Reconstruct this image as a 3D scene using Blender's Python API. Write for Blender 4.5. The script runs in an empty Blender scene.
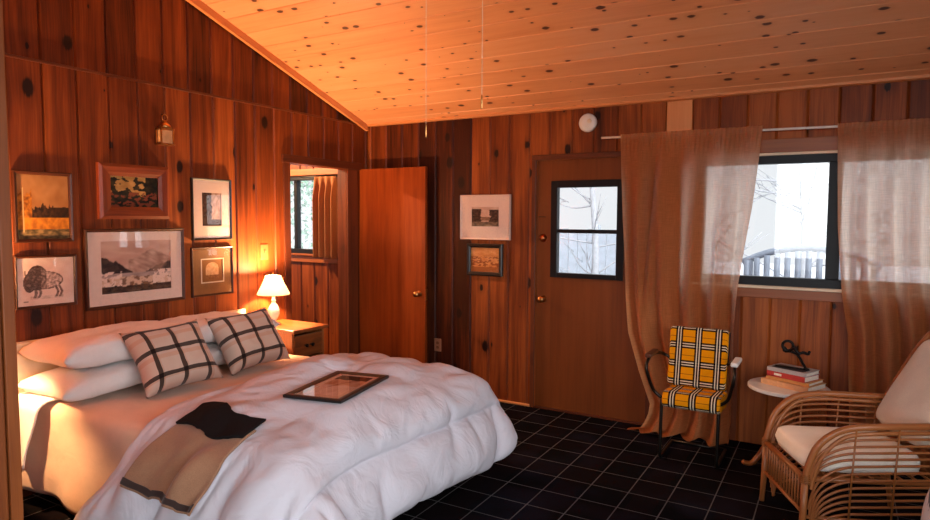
import bpy, bmesh, math, random
import numpy as np
from mathutils import Vector, Matrix, noise as mnoise

C = bpy.context.scene.collection
PI = math.pi
random.seed(5)

# ------------------------------------------------------------------ helpers
def srgb(r, g, b):
    f = lambda c: (c / 12.92 if c <= .04045 else ((c + .055) / 1.055) ** 2.4)
    return (f(r / 255), f(g / 255), f(b / 255), 1.0)

class MB:
    """collects verts / faces / uvs / tones and links them as ONE mesh object"""
    def __init__(s):
        s.v = []; s.f = []; s.uv = []; s.tone = []; s.sm = []; s.col = None
    def face(s, idx, uv=None, tone=0.0, sm=False):
        s.f.append(tuple(idx)); s.uv.append(uv or [(0, 0)] * len(idx)); s.tone.append(tone); s.sm.append(sm)
    def add(s, vs):
        n = len(s.v); s.v += [tuple(v) for v in vs]; return n
    def box(s, a, b, grain=2, tone=0.0, M=None):
        (x0, y0, z0), (x1, y1, z1) = a, b
        P = [(x0,y0,z0),(x1,y0,z0),(x1,y1,z0),(x0,y1,z0),(x0,y0,z1),(x1,y0,z1),(x1,y1,z1),(x0,y1,z1)]
        ou, ov = random.random() * 9, random.random() * 9
        n = s.add([tuple(M @ Vector(p)) for p in P] if M else P)
        for q, ax in (((0,3,2,1),2),((4,5,6,7),2),((0,1,5,4),1),((2,3,7,6),1),((1,2,6,5),0),((3,0,4,7),0)):
            o = [i for i in range(3) if i != ax]
            if grain == o[0]: o = [o[1], o[0]]
            s.face([n + i for i in q], [(P[i][o[0]] + ou, P[i][o[1]] + ov) for i in q], tone)
        return s
    def tube(s, pts, r, n=8, caps=True, closed=False, flat=1.0):
        pts = [Vector(p) for p in pts]; m = len(pts)
        rs = r if isinstance(r, (list, tuple)) else [r] * m
        base = len(s.v); up = None; L = 0; ls = []
        for i, p in enumerate(pts):
            if closed: t = (pts[(i + 1) % m] - pts[i - 1])
            else: t = pts[min(i + 1, m - 1)] - pts[max(i - 1, 0)]
            if t.length < 1e-9: t = Vector((0, 0, 1))
            t.normalize()
            if up is None:
                up = Vector((0, 0, 1)) if abs(t.z) < .9 else Vector((1, 0, 0))
            up = (up - t * up.dot(t))
            if up.length < 1e-6: up = t.orthogonal()
            up.normalize(); sd = t.cross(up)
            if i: L += (p - pts[i - 1]).length
            ls.append(L)
            for k in range(n):
                a = 2 * PI * k / n
                s.v.append(tuple(p + (sd * math.cos(a) + up * (math.sin(a) * flat)) * rs[i]))
        rng = range(m if closed else m - 1)
        for i in rng:
            j = (i + 1) % m
            for k in range(n):
                k2 = (k + 1) % n
                a = 2 * PI * rs[i]
                s.face([base + i*n + k, base + i*n + k2, base + j*n + k2, base + j*n + k],
                       [(a*k/n, ls[i]), (a*(k+1)/n, ls[i]), (a*(k+1)/n, ls[j]), (a*k/n, ls[j])], sm=True)
        if caps and not closed:
            s.face([base + k for k in range(n)][::-1], sm=False)
            s.face([base + (m-1)*n + k for k in range(n)], sm=False)
        return s
    def lathe(s, prof, n=24, c=(0, 0, 0), caps=True):
        b = len(s.v); m = len(prof); L = 0
        for (r, z) in prof:
            for k in range(n):
                a = 2 * PI * k / n
                s.v.append((c[0] + r*math.cos(a), c[1] + r*math.sin(a), c[2] + z))
        for i in range(m - 1):
            for k in range(n):
                k2 = (k + 1) % n
                s.face([b+i*n+k, b+i*n+k2, b+(i+1)*n+k2, b+(i+1)*n+k],
                       [(k/n, i/m), ((k+1)/n, i/m), ((k+1)/n, (i+1)/m), (k/n, (i+1)/m)], sm=True)
        if caps:
            s.face([b + k for k in range(n)][::-1]); s.face([b + (m-1)*n + k for k in range(n)])
        return s
    def grid(s, fn, nu, nv, uvs=(1, 1), sm=True, closed_u=False):
        b = len(s.v)
        for j in range(nv + 1):
            for i in range(nu + 1):
                s.v.append(tuple(fn(i / nu, j / nv)))
        for j in range(nv):
            for i in range(nu):
                q = [b + j*(nu+1) + i, b + j*(nu+1) + i + 1, b + (j+1)*(nu+1) + i + 1, b + (j+1)*(nu+1) + i]
                s.face(q, [(i/nu*uvs[0], j/nv*uvs[1]), ((i+1)/nu*uvs[0], j/nv*uvs[1]),
                           ((i+1)/nu*uvs[0], (j+1)/nv*uvs[1]), (i/nu*uvs[0], (j+1)/nv*uvs[1])], sm=sm)
        return s
    def prism(s, poly, z0, z1, M=None):
        n = len(poly)
        vs = [(x, y, z0) for x, y in poly] + [(x, y, z1) for x, y in poly]
        b = s.add([tuple(M @ Vector(v)) for v in vs] if M else vs)
        s.face([b + i for i in range(n)][::-1], [poly[i] for i in range(n)][::-1])
        s.face([b + n + i for i in range(n)], list(poly))
        for i in range(n):
            j = (i + 1) % n
            s.face([b+i, b+j, b+n+j, b+n+i], [(0, 0), (.1, 0), (.1, .1), (0, .1)])
        return s
    def build(s, name, mat, parent=None, bevel=0, solid=0, sub=0, merge=False, colors=None, seg=2):
        me = bpy.data.meshes.new(name)
        me.from_pydata(s.v, [], s.f)
        uv = me.uv_layers.new(name='UVMap')
        flat = [c for f in s.uv for p in f for c in p]
        uv.data.foreach_set('uv', flat)
        if any(s.tone):
            at = me.attributes.new('tone', 'FLOAT', 'FACE'); at.data.foreach_set('value', s.tone)
        if colors is not None:
            ca = me.attributes.new('col', 'FLOAT_COLOR', 'POINT')
            ca.data.foreach_set('color', [c for q in colors for c in q])
        me.polygons.foreach_set('use_smooth', s.sm)
        if merge:
            bm = bmesh.new(); bm.from_mesh(me)
            bmesh.ops.remove_doubles(bm, verts=bm.verts, dist=1e-5)
            bmesh.ops.recalc_face_normals(bm, faces=bm.faces)
            bm.to_mesh(me); bm.free()
        me.materials.append(mat)
        o = bpy.data.objects.new(name, me); C.objects.link(o)
        if parent: o.parent = parent
        if bevel:
            m = o.modifiers.new('bevel', 'BEVEL'); m.width = bevel; m.segments = seg; m.limit_method = 'ANGLE'
            m.angle_limit = math.radians(40)
        if solid:
            m = o.modifiers.new('solid', 'SOLIDIFY'); m.thickness = solid; m.offset = 0
        if sub:
            m = o.modifiers.new('sub', 'SUBSURF'); m.levels = sub; m.render_levels = sub
        return o

def spline(P, n=8):
    """Catmull-Rom through points"""
    P = [Vector(p) for p in P]; out = []
    Q = [P[0] * 2 - P[1]] + P + [P[-1] * 2 - P[-2]]
    for i in range(1, len(Q) - 2):
        a, b, c, d = Q[i-1], Q[i], Q[i+1], Q[i+2]
        for k in range(n):
            t = k / n
            out.append(.5 * ((2*b) + (c - a)*t + (2*a - 5*b + 4*c - d)*t*t + (3*b - a - 3*c + d)*t**3))
    out.append(P[-1]); return out

def thing(name, label, cat, loc=(0, 0, 0), rz=0.0, group=None):
    o = bpy.data.objects.new(name, None); C.objects.link(o)
    o.empty_display_size = .05
    o.location = loc; o.rotation_euler = (0, 0, rz); return tag(o, label, cat, group)
def tag(o, label, cat, group=None):
    o['label'] = label; o['category'] = cat
    if group: o['group'] = group
    return o
def struct(o):
    o['kind'] = 'structure'; return o
def fbm(p, o=3):
    return mnoise.fractal(Vector(p), 1.0, 2.0, o)
def nz(x, y, z=0.0):
    return mnoise.noise(Vector((x, y, z)))
def sst(a, b, x):
    t = min(1, max(0, (x - a) / (b - a))); return t*t*(3 - 2*t)

# ------------------------------------------------------------------ materials
class NT:
    def __init__(s, name):
        s.m = bpy.data.materials.new(name); s.m.use_nodes = True; s.t = s.m.node_tree
        s.t.nodes.clear(); s.out = s.n('ShaderNodeOutputMaterial')
    def n(s, typ, **kw):
        nd = s.t.nodes.new(typ)
        for k, v in kw.items(): setattr(nd, k, v)
        return nd
    def l(s, a, b): s.t.links.new(a, b)
    def math(s, op, a, b=None, c=None, clamp=False):
        nd = s.n('ShaderNodeMath', operation=op); nd.use_clamp = clamp
        for i, x in enumerate((a, b, c)):
            if x is None: continue
            if isinstance(x, (int, float)): nd.inputs[i].default_value = x
            else: s.l(x, nd.inputs[i])
        return nd.outputs[0]
    def ramp(s, fac, stops, interp='LINEAR'):
        r = s.n('ShaderNodeValToRGB'); r.color_ramp.interpolation = interp
        e = r.color_ramp.elements
        while len(e) < len(stops): e.new(.5)
        for i, (p, c) in enumerate(stops):
            e[i].position = p; e[i].color = c if len(c) == 4 else (*c, 1)
        s.l(fac, r.inputs[0]); return r.outputs[0]
    def mix(s, f, a, b, blend='MIX'):
        nd = s.n('ShaderNodeMix', data_type='RGBA', blend_type=blend)
        for x, i in ((f, 0), (a, 6), (b, 7)):
            if isinstance(x, (int, float)): nd.inputs[i].default_value = x
            elif isinstance(x, tuple): nd.inputs[i].default_value = x
            else: s.l(x, nd.inputs[i])
        return nd.outputs[2]
    def noise(s, vec, scale, detail=3, rough=.55, dim='3D', dist=0):
        nd = s.n('ShaderNodeTexNoise', noise_dimensions=dim)
        nd.inputs['Scale'].default_value = scale; nd.inputs['Detail'].default_value = detail
        nd.inputs['Roughness'].default_value = rough; nd.inputs['Distortion'].default_value = dist
        s.l(vec, nd.inputs['Vector']); return nd.outputs['Fac']
    def xyz(s, x, y, z=0.0):
        nd = s.n('ShaderNodeCombineXYZ')
        for i, q in enumerate((x, y, z)):
            if isinstance(q, (int, float)): nd.inputs[i].default_value = q
            else: s.l(q, nd.inputs[i])
        return nd.outputs[0]
    def uv(s):
        nd = s.n('ShaderNodeUVMap'); nd.uv_map = 'UVMap'
        sp = s.n('ShaderNodeSeparateXYZ'); s.l(nd.outputs[0], sp.inputs[0]); return sp.outputs[0], sp.outputs[1]
    def obj(s):
        return s.n('ShaderNodeTexCoord').outputs['Object']
    def bump(s, h, strength=.2, dist=.01):
        b = s.n('ShaderNodeBump'); b.inputs['Strength'].default_value = strength; b.inputs['Distance'].default_value = dist
        s.l(h, b.inputs['Height']); return b.outputs[0]
    def bsdf(s, col, rough=.5, metal=0, bump=None, spec=.5, sheen=0, coat=0, trans=0):
        p = s.n('ShaderNodeBsdfPrincipled')
        for x, k in ((col, 'Base Color'), (rough, 'Roughness')):
            if isinstance(x, (tuple, int, float)): p.inputs[k].default_value = x
            else: s.l(x, p.inputs[k])
        p.inputs['Metallic'].default_value = metal; p.inputs['Specular IOR Level'].default_value = spec
        p.inputs['Sheen Weight'].default_value = sheen; p.inputs['Coat Weight'].default_value = coat
        p.inputs['Coat Roughness'].default_value = .2
        p.inputs['Transmission Weight'].default_value = trans
        if bump: s.l(bump, p.inputs['Normal'])
        s.l(p.outputs[0], s.out.inputs[0]); return p

def wood(name, dark, mid, light, knot=.5, rough=.42, spec=.4, ku=5.0, kv=2.2, kdark=(.02, .007, .004, 1), contrast=1.0, kthr=.62, ksz=.42):
    t = NT(name); u, v = t.uv()
    at = t.n('ShaderNodeAttribute'); at.attribute_name = 'tone'; tone = at.outputs['Fac']
    off = t.math('MULTIPLY', tone, 41.7)
    wob = t.noise(t.xyz(t.math('MULTIPLY', u, 6), t.math('MULTIPLY', v, 1.6), off), 1, 2)
    uu = t.math('ADD', u, t.math('MULTIPLY', wob, .05))
    n1 = t.noise(t.xyz(t.math('MULTIPLY', uu, 26), t.math('MULTIPLY', v, .9), off), 1, 3)
    n2 = t.noise(t.xyz(t.math('MULTIPLY', uu, 160), t.math('MULTIPLY', v, 4), off), 1, 2)
    n3 = t.noise(t.xyz(t.math('MULTIPLY', u, 4), t.math('MULTIPLY', v, 1.0), off), 1, 2)
    f = t.math('ADD', t.math('MULTIPLY', t.math('SUBTRACT', n1, .5), 1.1 * contrast),
               t.math('ADD', t.math('MULTIPLY', t.math('SUBTRACT', n2, .5), .55 * contrast),
                      t.math('MULTIPLY', t.math('SUBTRACT', n3, .5), .9 * contrast)))
    f = t.math('ADD', t.math('ADD', f, .5), tone, clamp=True)
    col = t.ramp(f, [(0, dark), (.5, mid), (1, light)])
    h = t.math('MULTIPLY', n2, .3)
    if knot:
        vo = t.n('ShaderNodeTexVoronoi', voronoi_dimensions='2D', feature='F1')
        vo.inputs['Scale'].default_value = 1
        t.l(t.xyz(t.math('MULTIPLY', u, ku), t.math('MULTIPLY', v, kv)), vo.inputs['Vector'])
        sp = t.n('ShaderNodeSeparateColor'); t.l(vo.outputs['Color'], sp.inputs[0])
        size = t.math('MULTIPLY', t.math('SUBTRACT', sp.outputs[0], kthr, clamp=True), ksz)
        d = t.math('ADD', vo.outputs['Distance'], t.math('MULTIPLY', t.math('SUBTRACT', n2, .5), .10))
        halo = t.math('SUBTRACT', 1.0, t.math('DIVIDE', d, t.math('ADD', t.math('MULTIPLY', size, 2.4), .0001)), clamp=True)
        core = t.math('MULTIPLY', t.math('SUBTRACT', 1.0, t.math('DIVIDE', d, t.math('ADD', size, .0001)), clamp=True), 3.5, clamp=True)
        col = t.mix(t.math('MULTIPLY', halo, .55 * knot), col, tuple(dark[:3]) + (1,))
        col = t.mix(t.math('MULTIPLY', core, knot), col, kdark)
    t.bsdf(col, rough, spec=spec, bump=t.bump(h, .15, .004)); return t.m

def plain(name, col, rough=.5, metal=0, spec=.5, nscale=0, namp=.12, sheen=0, bumps=0, coat=0):
    t = NT(name); c = col; b = None
    if nscale:
        n = t.noise(t.obj(), nscale, 4)
        d = tuple(x * (1 - namp) for x in col[:3]) + (1,); e = tuple(min(1, x * (1 + namp)) for x in col[:3]) + (1,)
        c = t.ramp(n, [(.3, d), (.7, e)])
        if bumps: b = t.bump(n, bumps, .01)
    t.bsdf(c, rough, metal, b, spec, sheen, coat); return t.m

def fabric(name, col, rough=.9, weave=500, amp=.1, sheen=.2, wr=0.0):
    t = NT(name); o = t.obj()
    n = t.noise(o, weave, 2); n2 = t.noise(o, 9, 3)
    d = tuple(x * (1 - amp) for x in col[:3]) + (1,); e = tuple(min(1, x * (1 + amp)) for x in col[:3]) + (1,)
    c = t.ramp(t.math('ADD', t.math('MULTIPLY', n, .6), t.math('MULTIPLY', n2, .4)), [(.3, d), (.7, e)])
    h = t.math('ADD', t.math('MULTIPLY', n, .15), t.math('MULTIPLY', t.noise(o, 14, 3, dist=.6), wr))
    t.bsdf(c, rough, bump=t.bump(h, .5, .012), spec=.15, sheen=sheen); return t.m

def duvet_cotton():
    t = NT('white_duvet_cotton'); o = t.obj()
    a = t.noise(o, 5.5, 3, .5, dist=1.6); b = t.noise(o, 15, 3, .55, dist=1.0); c = t.noise(o, 500, 1)
    h = t.math('ADD', t.math('ADD', t.math('MULTIPLY', a, 1.3), t.math('MULTIPLY', b, .2)), t.math('MULTIPLY', c, .01))
    t.bsdf(srgb(205, 200, 208), .9, bump=t.bump(h, .30, .04), spec=.12); return t.m

def colattr(name, rough=.7, spec=.2):
    t = NT(name); a = t.n('ShaderNodeAttribute'); a.attribute_name = 'col'
    t.bsdf(a.outputs['Color'], rough, spec=spec); return t.m

def glass(name, tint=(1, 1, 1, 1), refl=1.0):
    t = NT(name)
    tr = t.n('ShaderNodeBsdfTransparent'); tr.inputs[0].default_value = tint
    gl = t.n('ShaderNodeBsdfGlossy'); gl.inputs['Roughness'].default_value = .02
    lw = t.n('ShaderNodeLayerWeight'); lw.inputs[0].default_value = .5
    fres = t.math('ADD', .04, t.math('MULTIPLY', t.math('POWER', lw.outputs['Facing'], 5), .9))
    mx = t.n('ShaderNodeMixShader')
    t.l(t.math('MULTIPLY', fres, refl), mx.inputs[0]); t.l(tr.outputs[0], mx.inputs[1]); t.l(gl.outputs[0], mx.inputs[2])
    t.l(mx.outputs[0], t.out.inputs[0]); return t.m

def stripes(t, x, bands, base, period):
    """bands: list of (centre, halfwidth, value) in 0..1 of the period -> mask"""
    fr = t.math('FRACT', t.math('DIVIDE', x, period)); m = None
    for c, w in bands:
        k = t.math('LESS_THAN', t.math('ABSOLUTE', t.math('SUBTRACT', fr, c)), w)
        m = k if m is None else t.math('MAXIMUM', m, k)
    return m

def plaid_cover():
    t = NT('yellow_plaid_wool'); u, v = t.uv()
    P = .125
    y = srgb(224, 143, 12); w = srgb(226, 214, 196); k = srgb(16, 16, 20); r = srgb(110, 30, 24)
    c = y
    kb = ((.36, .046), (.50, .040), (.64, .046)); wb = ((.432, .027), (.568, .027))
    c = t.mix(stripes(t, v, ((.05, .012),), 0, P), c, r)
    c = t.mix(t.math('MULTIPLY', stripes(t, v, wb, 0, P), .8), c, w)
    c = t.mix(t.math('MULTIPLY', stripes(t, v, kb, 0, P), .95), c, k)
    c = t.mix(t.math('MULTIPLY', stripes(t, u, wb, 0, P), .85), c, w)
    c = t.mix(t.math('MULTIPLY', stripes(t, u, kb, 0, P), .95), c, k)
    n = t.noise(t.obj(), 260, 2)
    t.bsdf(t.mix(.25, c, t.mix(n, (0, 0, 0, 1), (1, .9, .6, 1)), 'OVERLAY'), .95, bump=t.bump(n, .35, .004), spec=.05, sheen=0); return t.m

def plaid_pillow():
    t = NT('brown_check_wool'); u, v = t.uv()
    c = srgb(192, 168, 152); k = srgb(24, 14, 13); o = srgb(184, 124, 84)
    c = t.mix(t.math('MULTIPLY', stripes(t, u, ((.26, .05), (.74, .05)), 0, .30), .35), c, o)
    c = t.mix(t.math('MULTIPLY', stripes(t, v, ((.26, .05), (.74, .05)), 0, .24), .35), c, o)
    c = t.mix(t.math('MULTIPLY', stripes(t, u, ((.5, .085),), 0, .145), .9), c, k)
    c = t.mix(t.math('MULTIPLY', stripes(t, v, ((.5, .085),), 0, .145), .9), c, k)
    n = t.noise(t.obj(), 300, 2)
    t.bsdf(c, .95, bump=t.bump(n, .4, .004), spec=.1, sheen=.15); return t.m

def carpet():
    t = NT('plaid_carpet')
    sp = t.n('ShaderNodeSeparateXYZ'); t.l(t.obj(), sp.inputs[0])
    P = .2165
    u = t.math('SUBTRACT', sp.outputs[0], 1.994 - P/2 - P*20); v = t.math('SUBTRACT', sp.outputs[1], -.375 - P/2 - P*60)
    n = t.noise(t.obj(), 90, 3, .6); nf = t.noise(t.obj(), 420, 2)
    blue = t.math('MULTIPLY', t.math('SUBTRACT', t.noise(t.obj(), 2.3, 2), .48, clamp=True), 5, clamp=True)
    base = t.mix(blue, srgb(24, 21, 22), srgb(32, 31, 40))
    base = t.mix(t.math('MULTIPLY', n, .6), base, srgb(8, 7, 8))
    # faint wide bands of the tartan
    wide = t.math('MAXIMUM', stripes(t, u, ((.5, .16),), 0, P*2), stripes(t, v, ((.5, .16),), 0, P*2))
    base = t.mix(t.math('MULTIPLY', wide, .25), base, srgb(36, 22, 24))
    # thin double lines
    line = t.math('MAXIMUM', t.math('MAXIMUM', stripes(t, u, ((.5, .014),), 0, P), stripes(t, v, ((.5, .014),), 0, P)),
                  t.math('MULTIPLY', t.math('MAXIMUM', stripes(t, u, ((.08, .010), (.92, .010)), 0, P*2), stripes(t, v, ((.08, .010), (.92, .010)), 0, P*2)), .0))
    wear = t.math('ADD', .3, t.math('MULTIPLY', t.noise(t.obj(), 5, 2), .75), clamp=True)
    col = t.mix(t.math('MULTIPLY', t.math('MULTIPLY', line, wear), t.math('ADD', .55, t.math('MULTIPLY', nf, .6)), clamp=True), base, srgb(118, 112, 114))
    t.bsdf(col, .95, bump=t.bump(nf, .6, .006), spec=.0, sheen=0); return t.m

def linen():
    t = NT('sheer_linen'); u, v = t.uv()
    wv = t.noise(t.xyz(t.math('MULTIPLY', u, 210), t.math('MULTIPLY', v, 9)), 1, 2)
    wh = t.noise(t.xyz(t.math('MULTIPLY', u, 9), t.math('MULTIPLY', v, 210)), 1, 2)
    w = t.math('MULTIPLY', t.math('ADD', wv, wh), .5)
    c = t.ramp(w, [(.3, srgb(172, 94, 50)), (.7, srgb(196, 118, 70))])
    d = t.n('ShaderNodeBsdfDiffuse'); t.l(c, d.inputs[0])
    tl = t.n('ShaderNodeBsdfTranslucent'); tl.inputs[0].default_value = srgb(246, 222, 198)
    tr = t.n('ShaderNodeBsdfTransparent')
    m1 = t.n('ShaderNodeMixShader'); m1.inputs[0].default_value = .42
    t.l(d.outputs[0], m1.inputs[1]); t.l(tl.outputs[0], m1.inputs[2])
    m2 = t.n('ShaderNodeMixShader')
    t.l(t.math('ADD', .19, t.math('MULTIPLY', t.math('SUBTRACT', w, .5), 1.1), clamp=True), m2.inputs[0])
    t.l(m1.outputs[0], m2.inputs[1]); t.l(tr.outputs[0], m2.inputs[2])
    t.l(m2.outputs[0], t.out.inputs[0]); return t.m

def cowhide():
    t = NT('cowhide'); n = t.noise(t.obj(), 8.5, 3, .5, dist=.5)
    c = t.ramp(n, [(.0, srgb(20, 16, 18)), (.41, srgb(20, 16, 18)), (.44, srgb(228, 222, 220)), (1, srgb(236, 232, 230))])
    f = t.noise(t.obj(), 200, 2)
    t.bsdf(c, .7, bump=t.bump(f, .4, .005), spec=.2, sheen=.3); return t.m

def shade_mat():
    t = NT('white_glass_shade')
    d = t.n('ShaderNodeBsdfDiffuse'); d.inputs[0].default_value = (.9, .82, .7, 1)
    tl = t.n('ShaderNodeBsdfTranslucent'); tl.inputs[0].default_value = (.95, .85, .7, 1)
    m = t.n('ShaderNodeMixShader'); m.inputs[0].default_value = .65
    t.l(d.outputs[0], m.inputs[1]); t.l(tl.outputs[0], m.inputs[2]); t.l(m.outputs[0], t.out.inputs[0]); return t.m

def emit(name, col, s):
    t = NT(name); e = t.n('ShaderNodeEmission'); e.inputs[0].default_value = col; e.inputs[1].default_value = s
    t.l(e.outputs[0], t.out.inputs[0]); return t.m

M = {}
M['wall'] = wood('knotty_wall_pine', srgb(56, 20, 7), srgb(118, 54, 19), srgb(168, 88, 36), knot=.95, rough=.5, spec=.22, ku=4.4, kv=2.7, kdark=srgb(26, 11, 8), ksz=.36, kthr=.55)
M['ceil'] = wood('knotty_ceiling_pine', srgb(200, 126, 78), srgb(230, 160, 110), srgb(240, 180, 134), knot=.9, rough=.45, ku=9.5, kv=5.6, kdark=srgb(56, 18, 8), contrast=.45, kthr=.42, ksz=.31)
M['ctrim'] = wood('ceiling_trim_pine', srgb(190, 112, 60), srgb(214, 140, 84), srgb(228, 160, 104), knot=0, contrast=.5)
M['trim'] = wood('dark_trim_wood', srgb(56, 22, 10), srgb(92, 42, 18), srgb(120, 60, 26), knot=.3)
M['jamb'] = wood('jamb_wood', srgb(104, 48, 18), srgb(142, 74, 30), srgb(168, 96, 44), knot=.2, contrast=.7)
M['door'] = wood('oiled_door_veneer', srgb(88, 32, 10), srgb(134, 57, 17), srgb(160, 78, 28), knot=0, rough=.36, contrast=.85, spec=.25)
M['entry'] = wood('entry_door_wood', srgb(76, 34, 13), srgb(110, 55, 22), srgb(132, 70, 32), knot=0, rough=.35, contrast=.6)
M['red_wood'] = wood('carved_red_wood', srgb(78, 28, 10), srgb(120, 52, 22), srgb(150, 74, 34), knot=0)
M['stand'] = wood('nightstand_wood', srgb(92, 44, 18), srgb(130, 70, 32), srgb(158, 92, 48), knot=.3, rough=.35)
M['walnut'] = wood('walnut', srgb(50, 22, 10), srgb(82, 40, 18), srgb(110, 58, 28), knot=0)
M['rattan'] = wood('rattan_cane', srgb(112, 58, 28), srgb(160, 94, 50), srgb(192, 128, 78), knot=0, rough=.35, contrast=.9)
M['bind'] = wood('cane_binding', srgb(110, 58, 24), srgb(150, 88, 40), srgb(176, 112, 58), knot=0, rough=.4)
M['table_wood'] = wood('table_pedestal_wood', srgb(110, 56, 22), srgb(156, 88, 40), srgb(180, 110, 56), knot=0)
M['black_frame'] = plain('black_frame_paint', srgb(24, 20, 20), .35, nscale=30)
M['black_metal'] = plain('black_window_metal', srgb(17, 17, 20), .45, 0, .25, nscale=12)
M['dark_wood'] = wood('dark_picture_wood', srgb(40, 17, 8), srgb(66, 30, 14), srgb(88, 44, 20), knot=0)
M['gold_wood'] = wood('gilt_wood', srgb(140, 92, 40), srgb(176, 124, 62), srgb(200, 150, 84), knot=0)
M['mat_pink'] = plain('mount_board', srgb(226, 200, 184), .9, nscale=60, namp=.04)
M['mat_gold'] = plain('gold_mount', srgb(140, 92, 44), .6, nscale=20)
M['cream'] = plain('cream_paint', srgb(228, 206, 176), .6, nscale=20, namp=.05)
M['art'] = colattr('painted_art')
M['glass'] = glass('window_glass')
M['picglass'] = glass('picture_glass', refl=.9)
M['sheet'] = fabric('peach_sheet', srgb(226, 190, 164), wr=.5)
M['white'] = fabric('white_cotton', srgb(232, 224, 220), wr=.8)
M['duvet'] = duvet_cotton()
M['throw'] = fabric('tan_wool', srgb(150, 108, 82), weave=250, wr=.4, amp=.2)
M['throw_dark'] = fabric('charcoal_wool', srgb(22, 18, 19), weave=250, wr=.4, sheen=0)
M['throw_brown'] = fabric('brown_wool_band', srgb(58, 42, 38), weave=250)
M['yellow'] = plaid_cover(); M['check'] = plaid_pillow(); M['carpet'] = carpet(); M['linen'] = linen(); M['cow'] = cowhide()
M['bench'] = plain('grey_bench_paint', srgb(104, 112, 124), .8, nscale=8)
M['brown_linen'] = fabric('brown_linen', srgb(138, 92, 58), wr=.3)
M['tan_linen'] = fabric('tan_linen', srgb(150, 92, 50), wr=.3)
M['oat'] = fabric('oatmeal_linen', srgb(216, 204, 186), weave=220, wr=.25)
M['cushion'] = fabric('cream_cushion', srgb(240, 230, 216), weave=350, wr=.25)
M['brass'] = plain('aged_brass', srgb(196, 142, 84), .28, 1, nscale=20)
M['copper'] = plain('copper', srgb(206, 118, 70), .3, 1, nscale=30)
M['steel'] = plain('chromed_tube', srgb(120, 116, 112), .22, 1, nscale=15)
M['iron'] = plain('wrought_iron', srgb(34, 28, 26), .4, .8, nscale=40)
M['dark_iron'] = plain('dark_tube_metal', srgb(52, 46, 42), .35, .9, nscale=30)
M['ceramic'] = plain('white_ceramic', srgb(236, 228, 216), .2, coat=.5, nscale=10, namp=.03)
M['plastic'] = plain('white_plastic', srgb(226, 216, 206), .45, nscale=10, namp=.03)
M['beige_plate'] = plain('beige_plate', srgb(112, 66, 34), .45, nscale=10, namp=.03)
M['brown_plate'] = plain('brown_plate', srgb(150, 104, 78), .45, nscale=10, namp=.03)
M['marble'] = plain('pale_table_stone', srgb(224, 214, 206), .25, nscale=14, namp=.06)
M['book_red'] = plain('red_cloth_cover', srgb(178, 48, 42), .6, nscale=60)
M['book_peach'] = plain('peach_cloth_cover', srgb(216, 156, 108), .6, nscale=60)
M['book_orange'] = plain('ochre_cloth_cover', srgb(206, 140, 76), .6, nscale=60)
M['book_grey'] = plain('grey_cover', srgb(176, 164, 158), .6, nscale=60)
M['book_dark'] = plain('dark_cover_print', srgb(40, 36, 40), .5, nscale=60)
M['pages'] = plain('book_pages', srgb(226, 214, 198), .9, nscale=200, namp=.12)
M['amber'] = plain('amber_panel', srgb(214, 170, 120), .3, nscale=30)
M['snow'] = plain('snow', (.30, .31, .33, 1), .9, nscale=3, namp=.05)
M['bark'] = plain('frosted_bark', srgb(126, 128, 132), .9, nscale=20)
M['fence'] = plain('weathered_fence', srgb(126, 132, 140), .9, nscale=8)
M['leaf'] = plain('pale_foliage', srgb(96, 120, 104), .8, nscale=5, namp=.3)
M['base'] = plain('dark_bed_base', srgb(60, 46, 40), .8, nscale=30)
M['bulb'] = emit('warm_bulb', (1, .72, .42, 1), 14)

# ------------------------------------------------------------------ room shell
H0 = 2.397; SL = .341                       # ceiling height at the back wall, slope towards the camera
XR, YF, XA = 5.5, -6.4, -2.3                # right wall, front wall, far wall of the next room
def zc(y): return H0 - SL * min(y, 0)

def boards(mb, O, U, V, N, edges, vlo, vhi, holes=(), depth=.06, ch=.010, tones=None, amp=.2, seed=1):
    rnd = random.Random(seed); O, U, V, N = map(Vector, (O, U, V, N))
    for bi in range(len(edges) - 1):
        ua, ub = edges[bi], edges[bi + 1]
        tone = (tones or {}).get(bi, rnd.uniform(-amp, amp)); ou, ov = rnd.random() * 30, rnd.random() * 30
        cuts = sorted({ua, ub} | {h[i] for h in holes for i in (0, 1) if ua < h[i] < ub})
        for a, b in zip(cuts, cuts[1:]):
            mid = (a + b) / 2
            spans = [(vlo, None)]
            for h in sorted((h for h in holes if h[0] <= mid <= h[1]), key=lambda h: h[2]):
                lo, hi = spans.pop()
                if h[2] > lo + 1e-4: spans.append((lo, h[2]))
                spans.append((h[3], hi))
            ca = ch if a == ua else 0; cb = ch if b == ub else 0
            sec = [(a, -depth), (a, -ca), (a + ca, 0), (b - cb, 0), (b, -cb), (b, -depth)]
            sec = [p for i, p in enumerate(sec) if i == 0 or (p != sec[i-1])]
            for lo, hi in spans:
                n = len(sec); vs = []; uvs = []
                for k in (0, 1):
                    for (u, d) in sec:
                        z = (hi if hi is not None else vhi(u)) if k else lo
                        vs.append(O + U*u + V*z + N*d); uvs.append((u + ou, z + ov))
                s = mb.add(vs)
                mb.face([s + i for i in range(n)][::-1], [uvs[i] for i in range(n)][::-1], tone)
                mb.face([s + n + i for i in range(n)], [uvs[n + i] for i in range(n)], tone)
                for i in range(n):
                    j = (i + 1) % n
                    if i == n - 1: q = [(0, 0)] * 4
                    mb.face([s+i, s+j, s+n+j, s+n+i], [uvs[i], uvs[j], uvs[n+j], uvs[n+i]], tone)
    return mb
def fix_normals(o):
    bm = bmesh.new(); bm.from_mesh(o.data); bmesh.ops.recalc_face_normals(bm, faces=bm.faces); bm.to_mesh(o.data); bm.free(); return o
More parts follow.
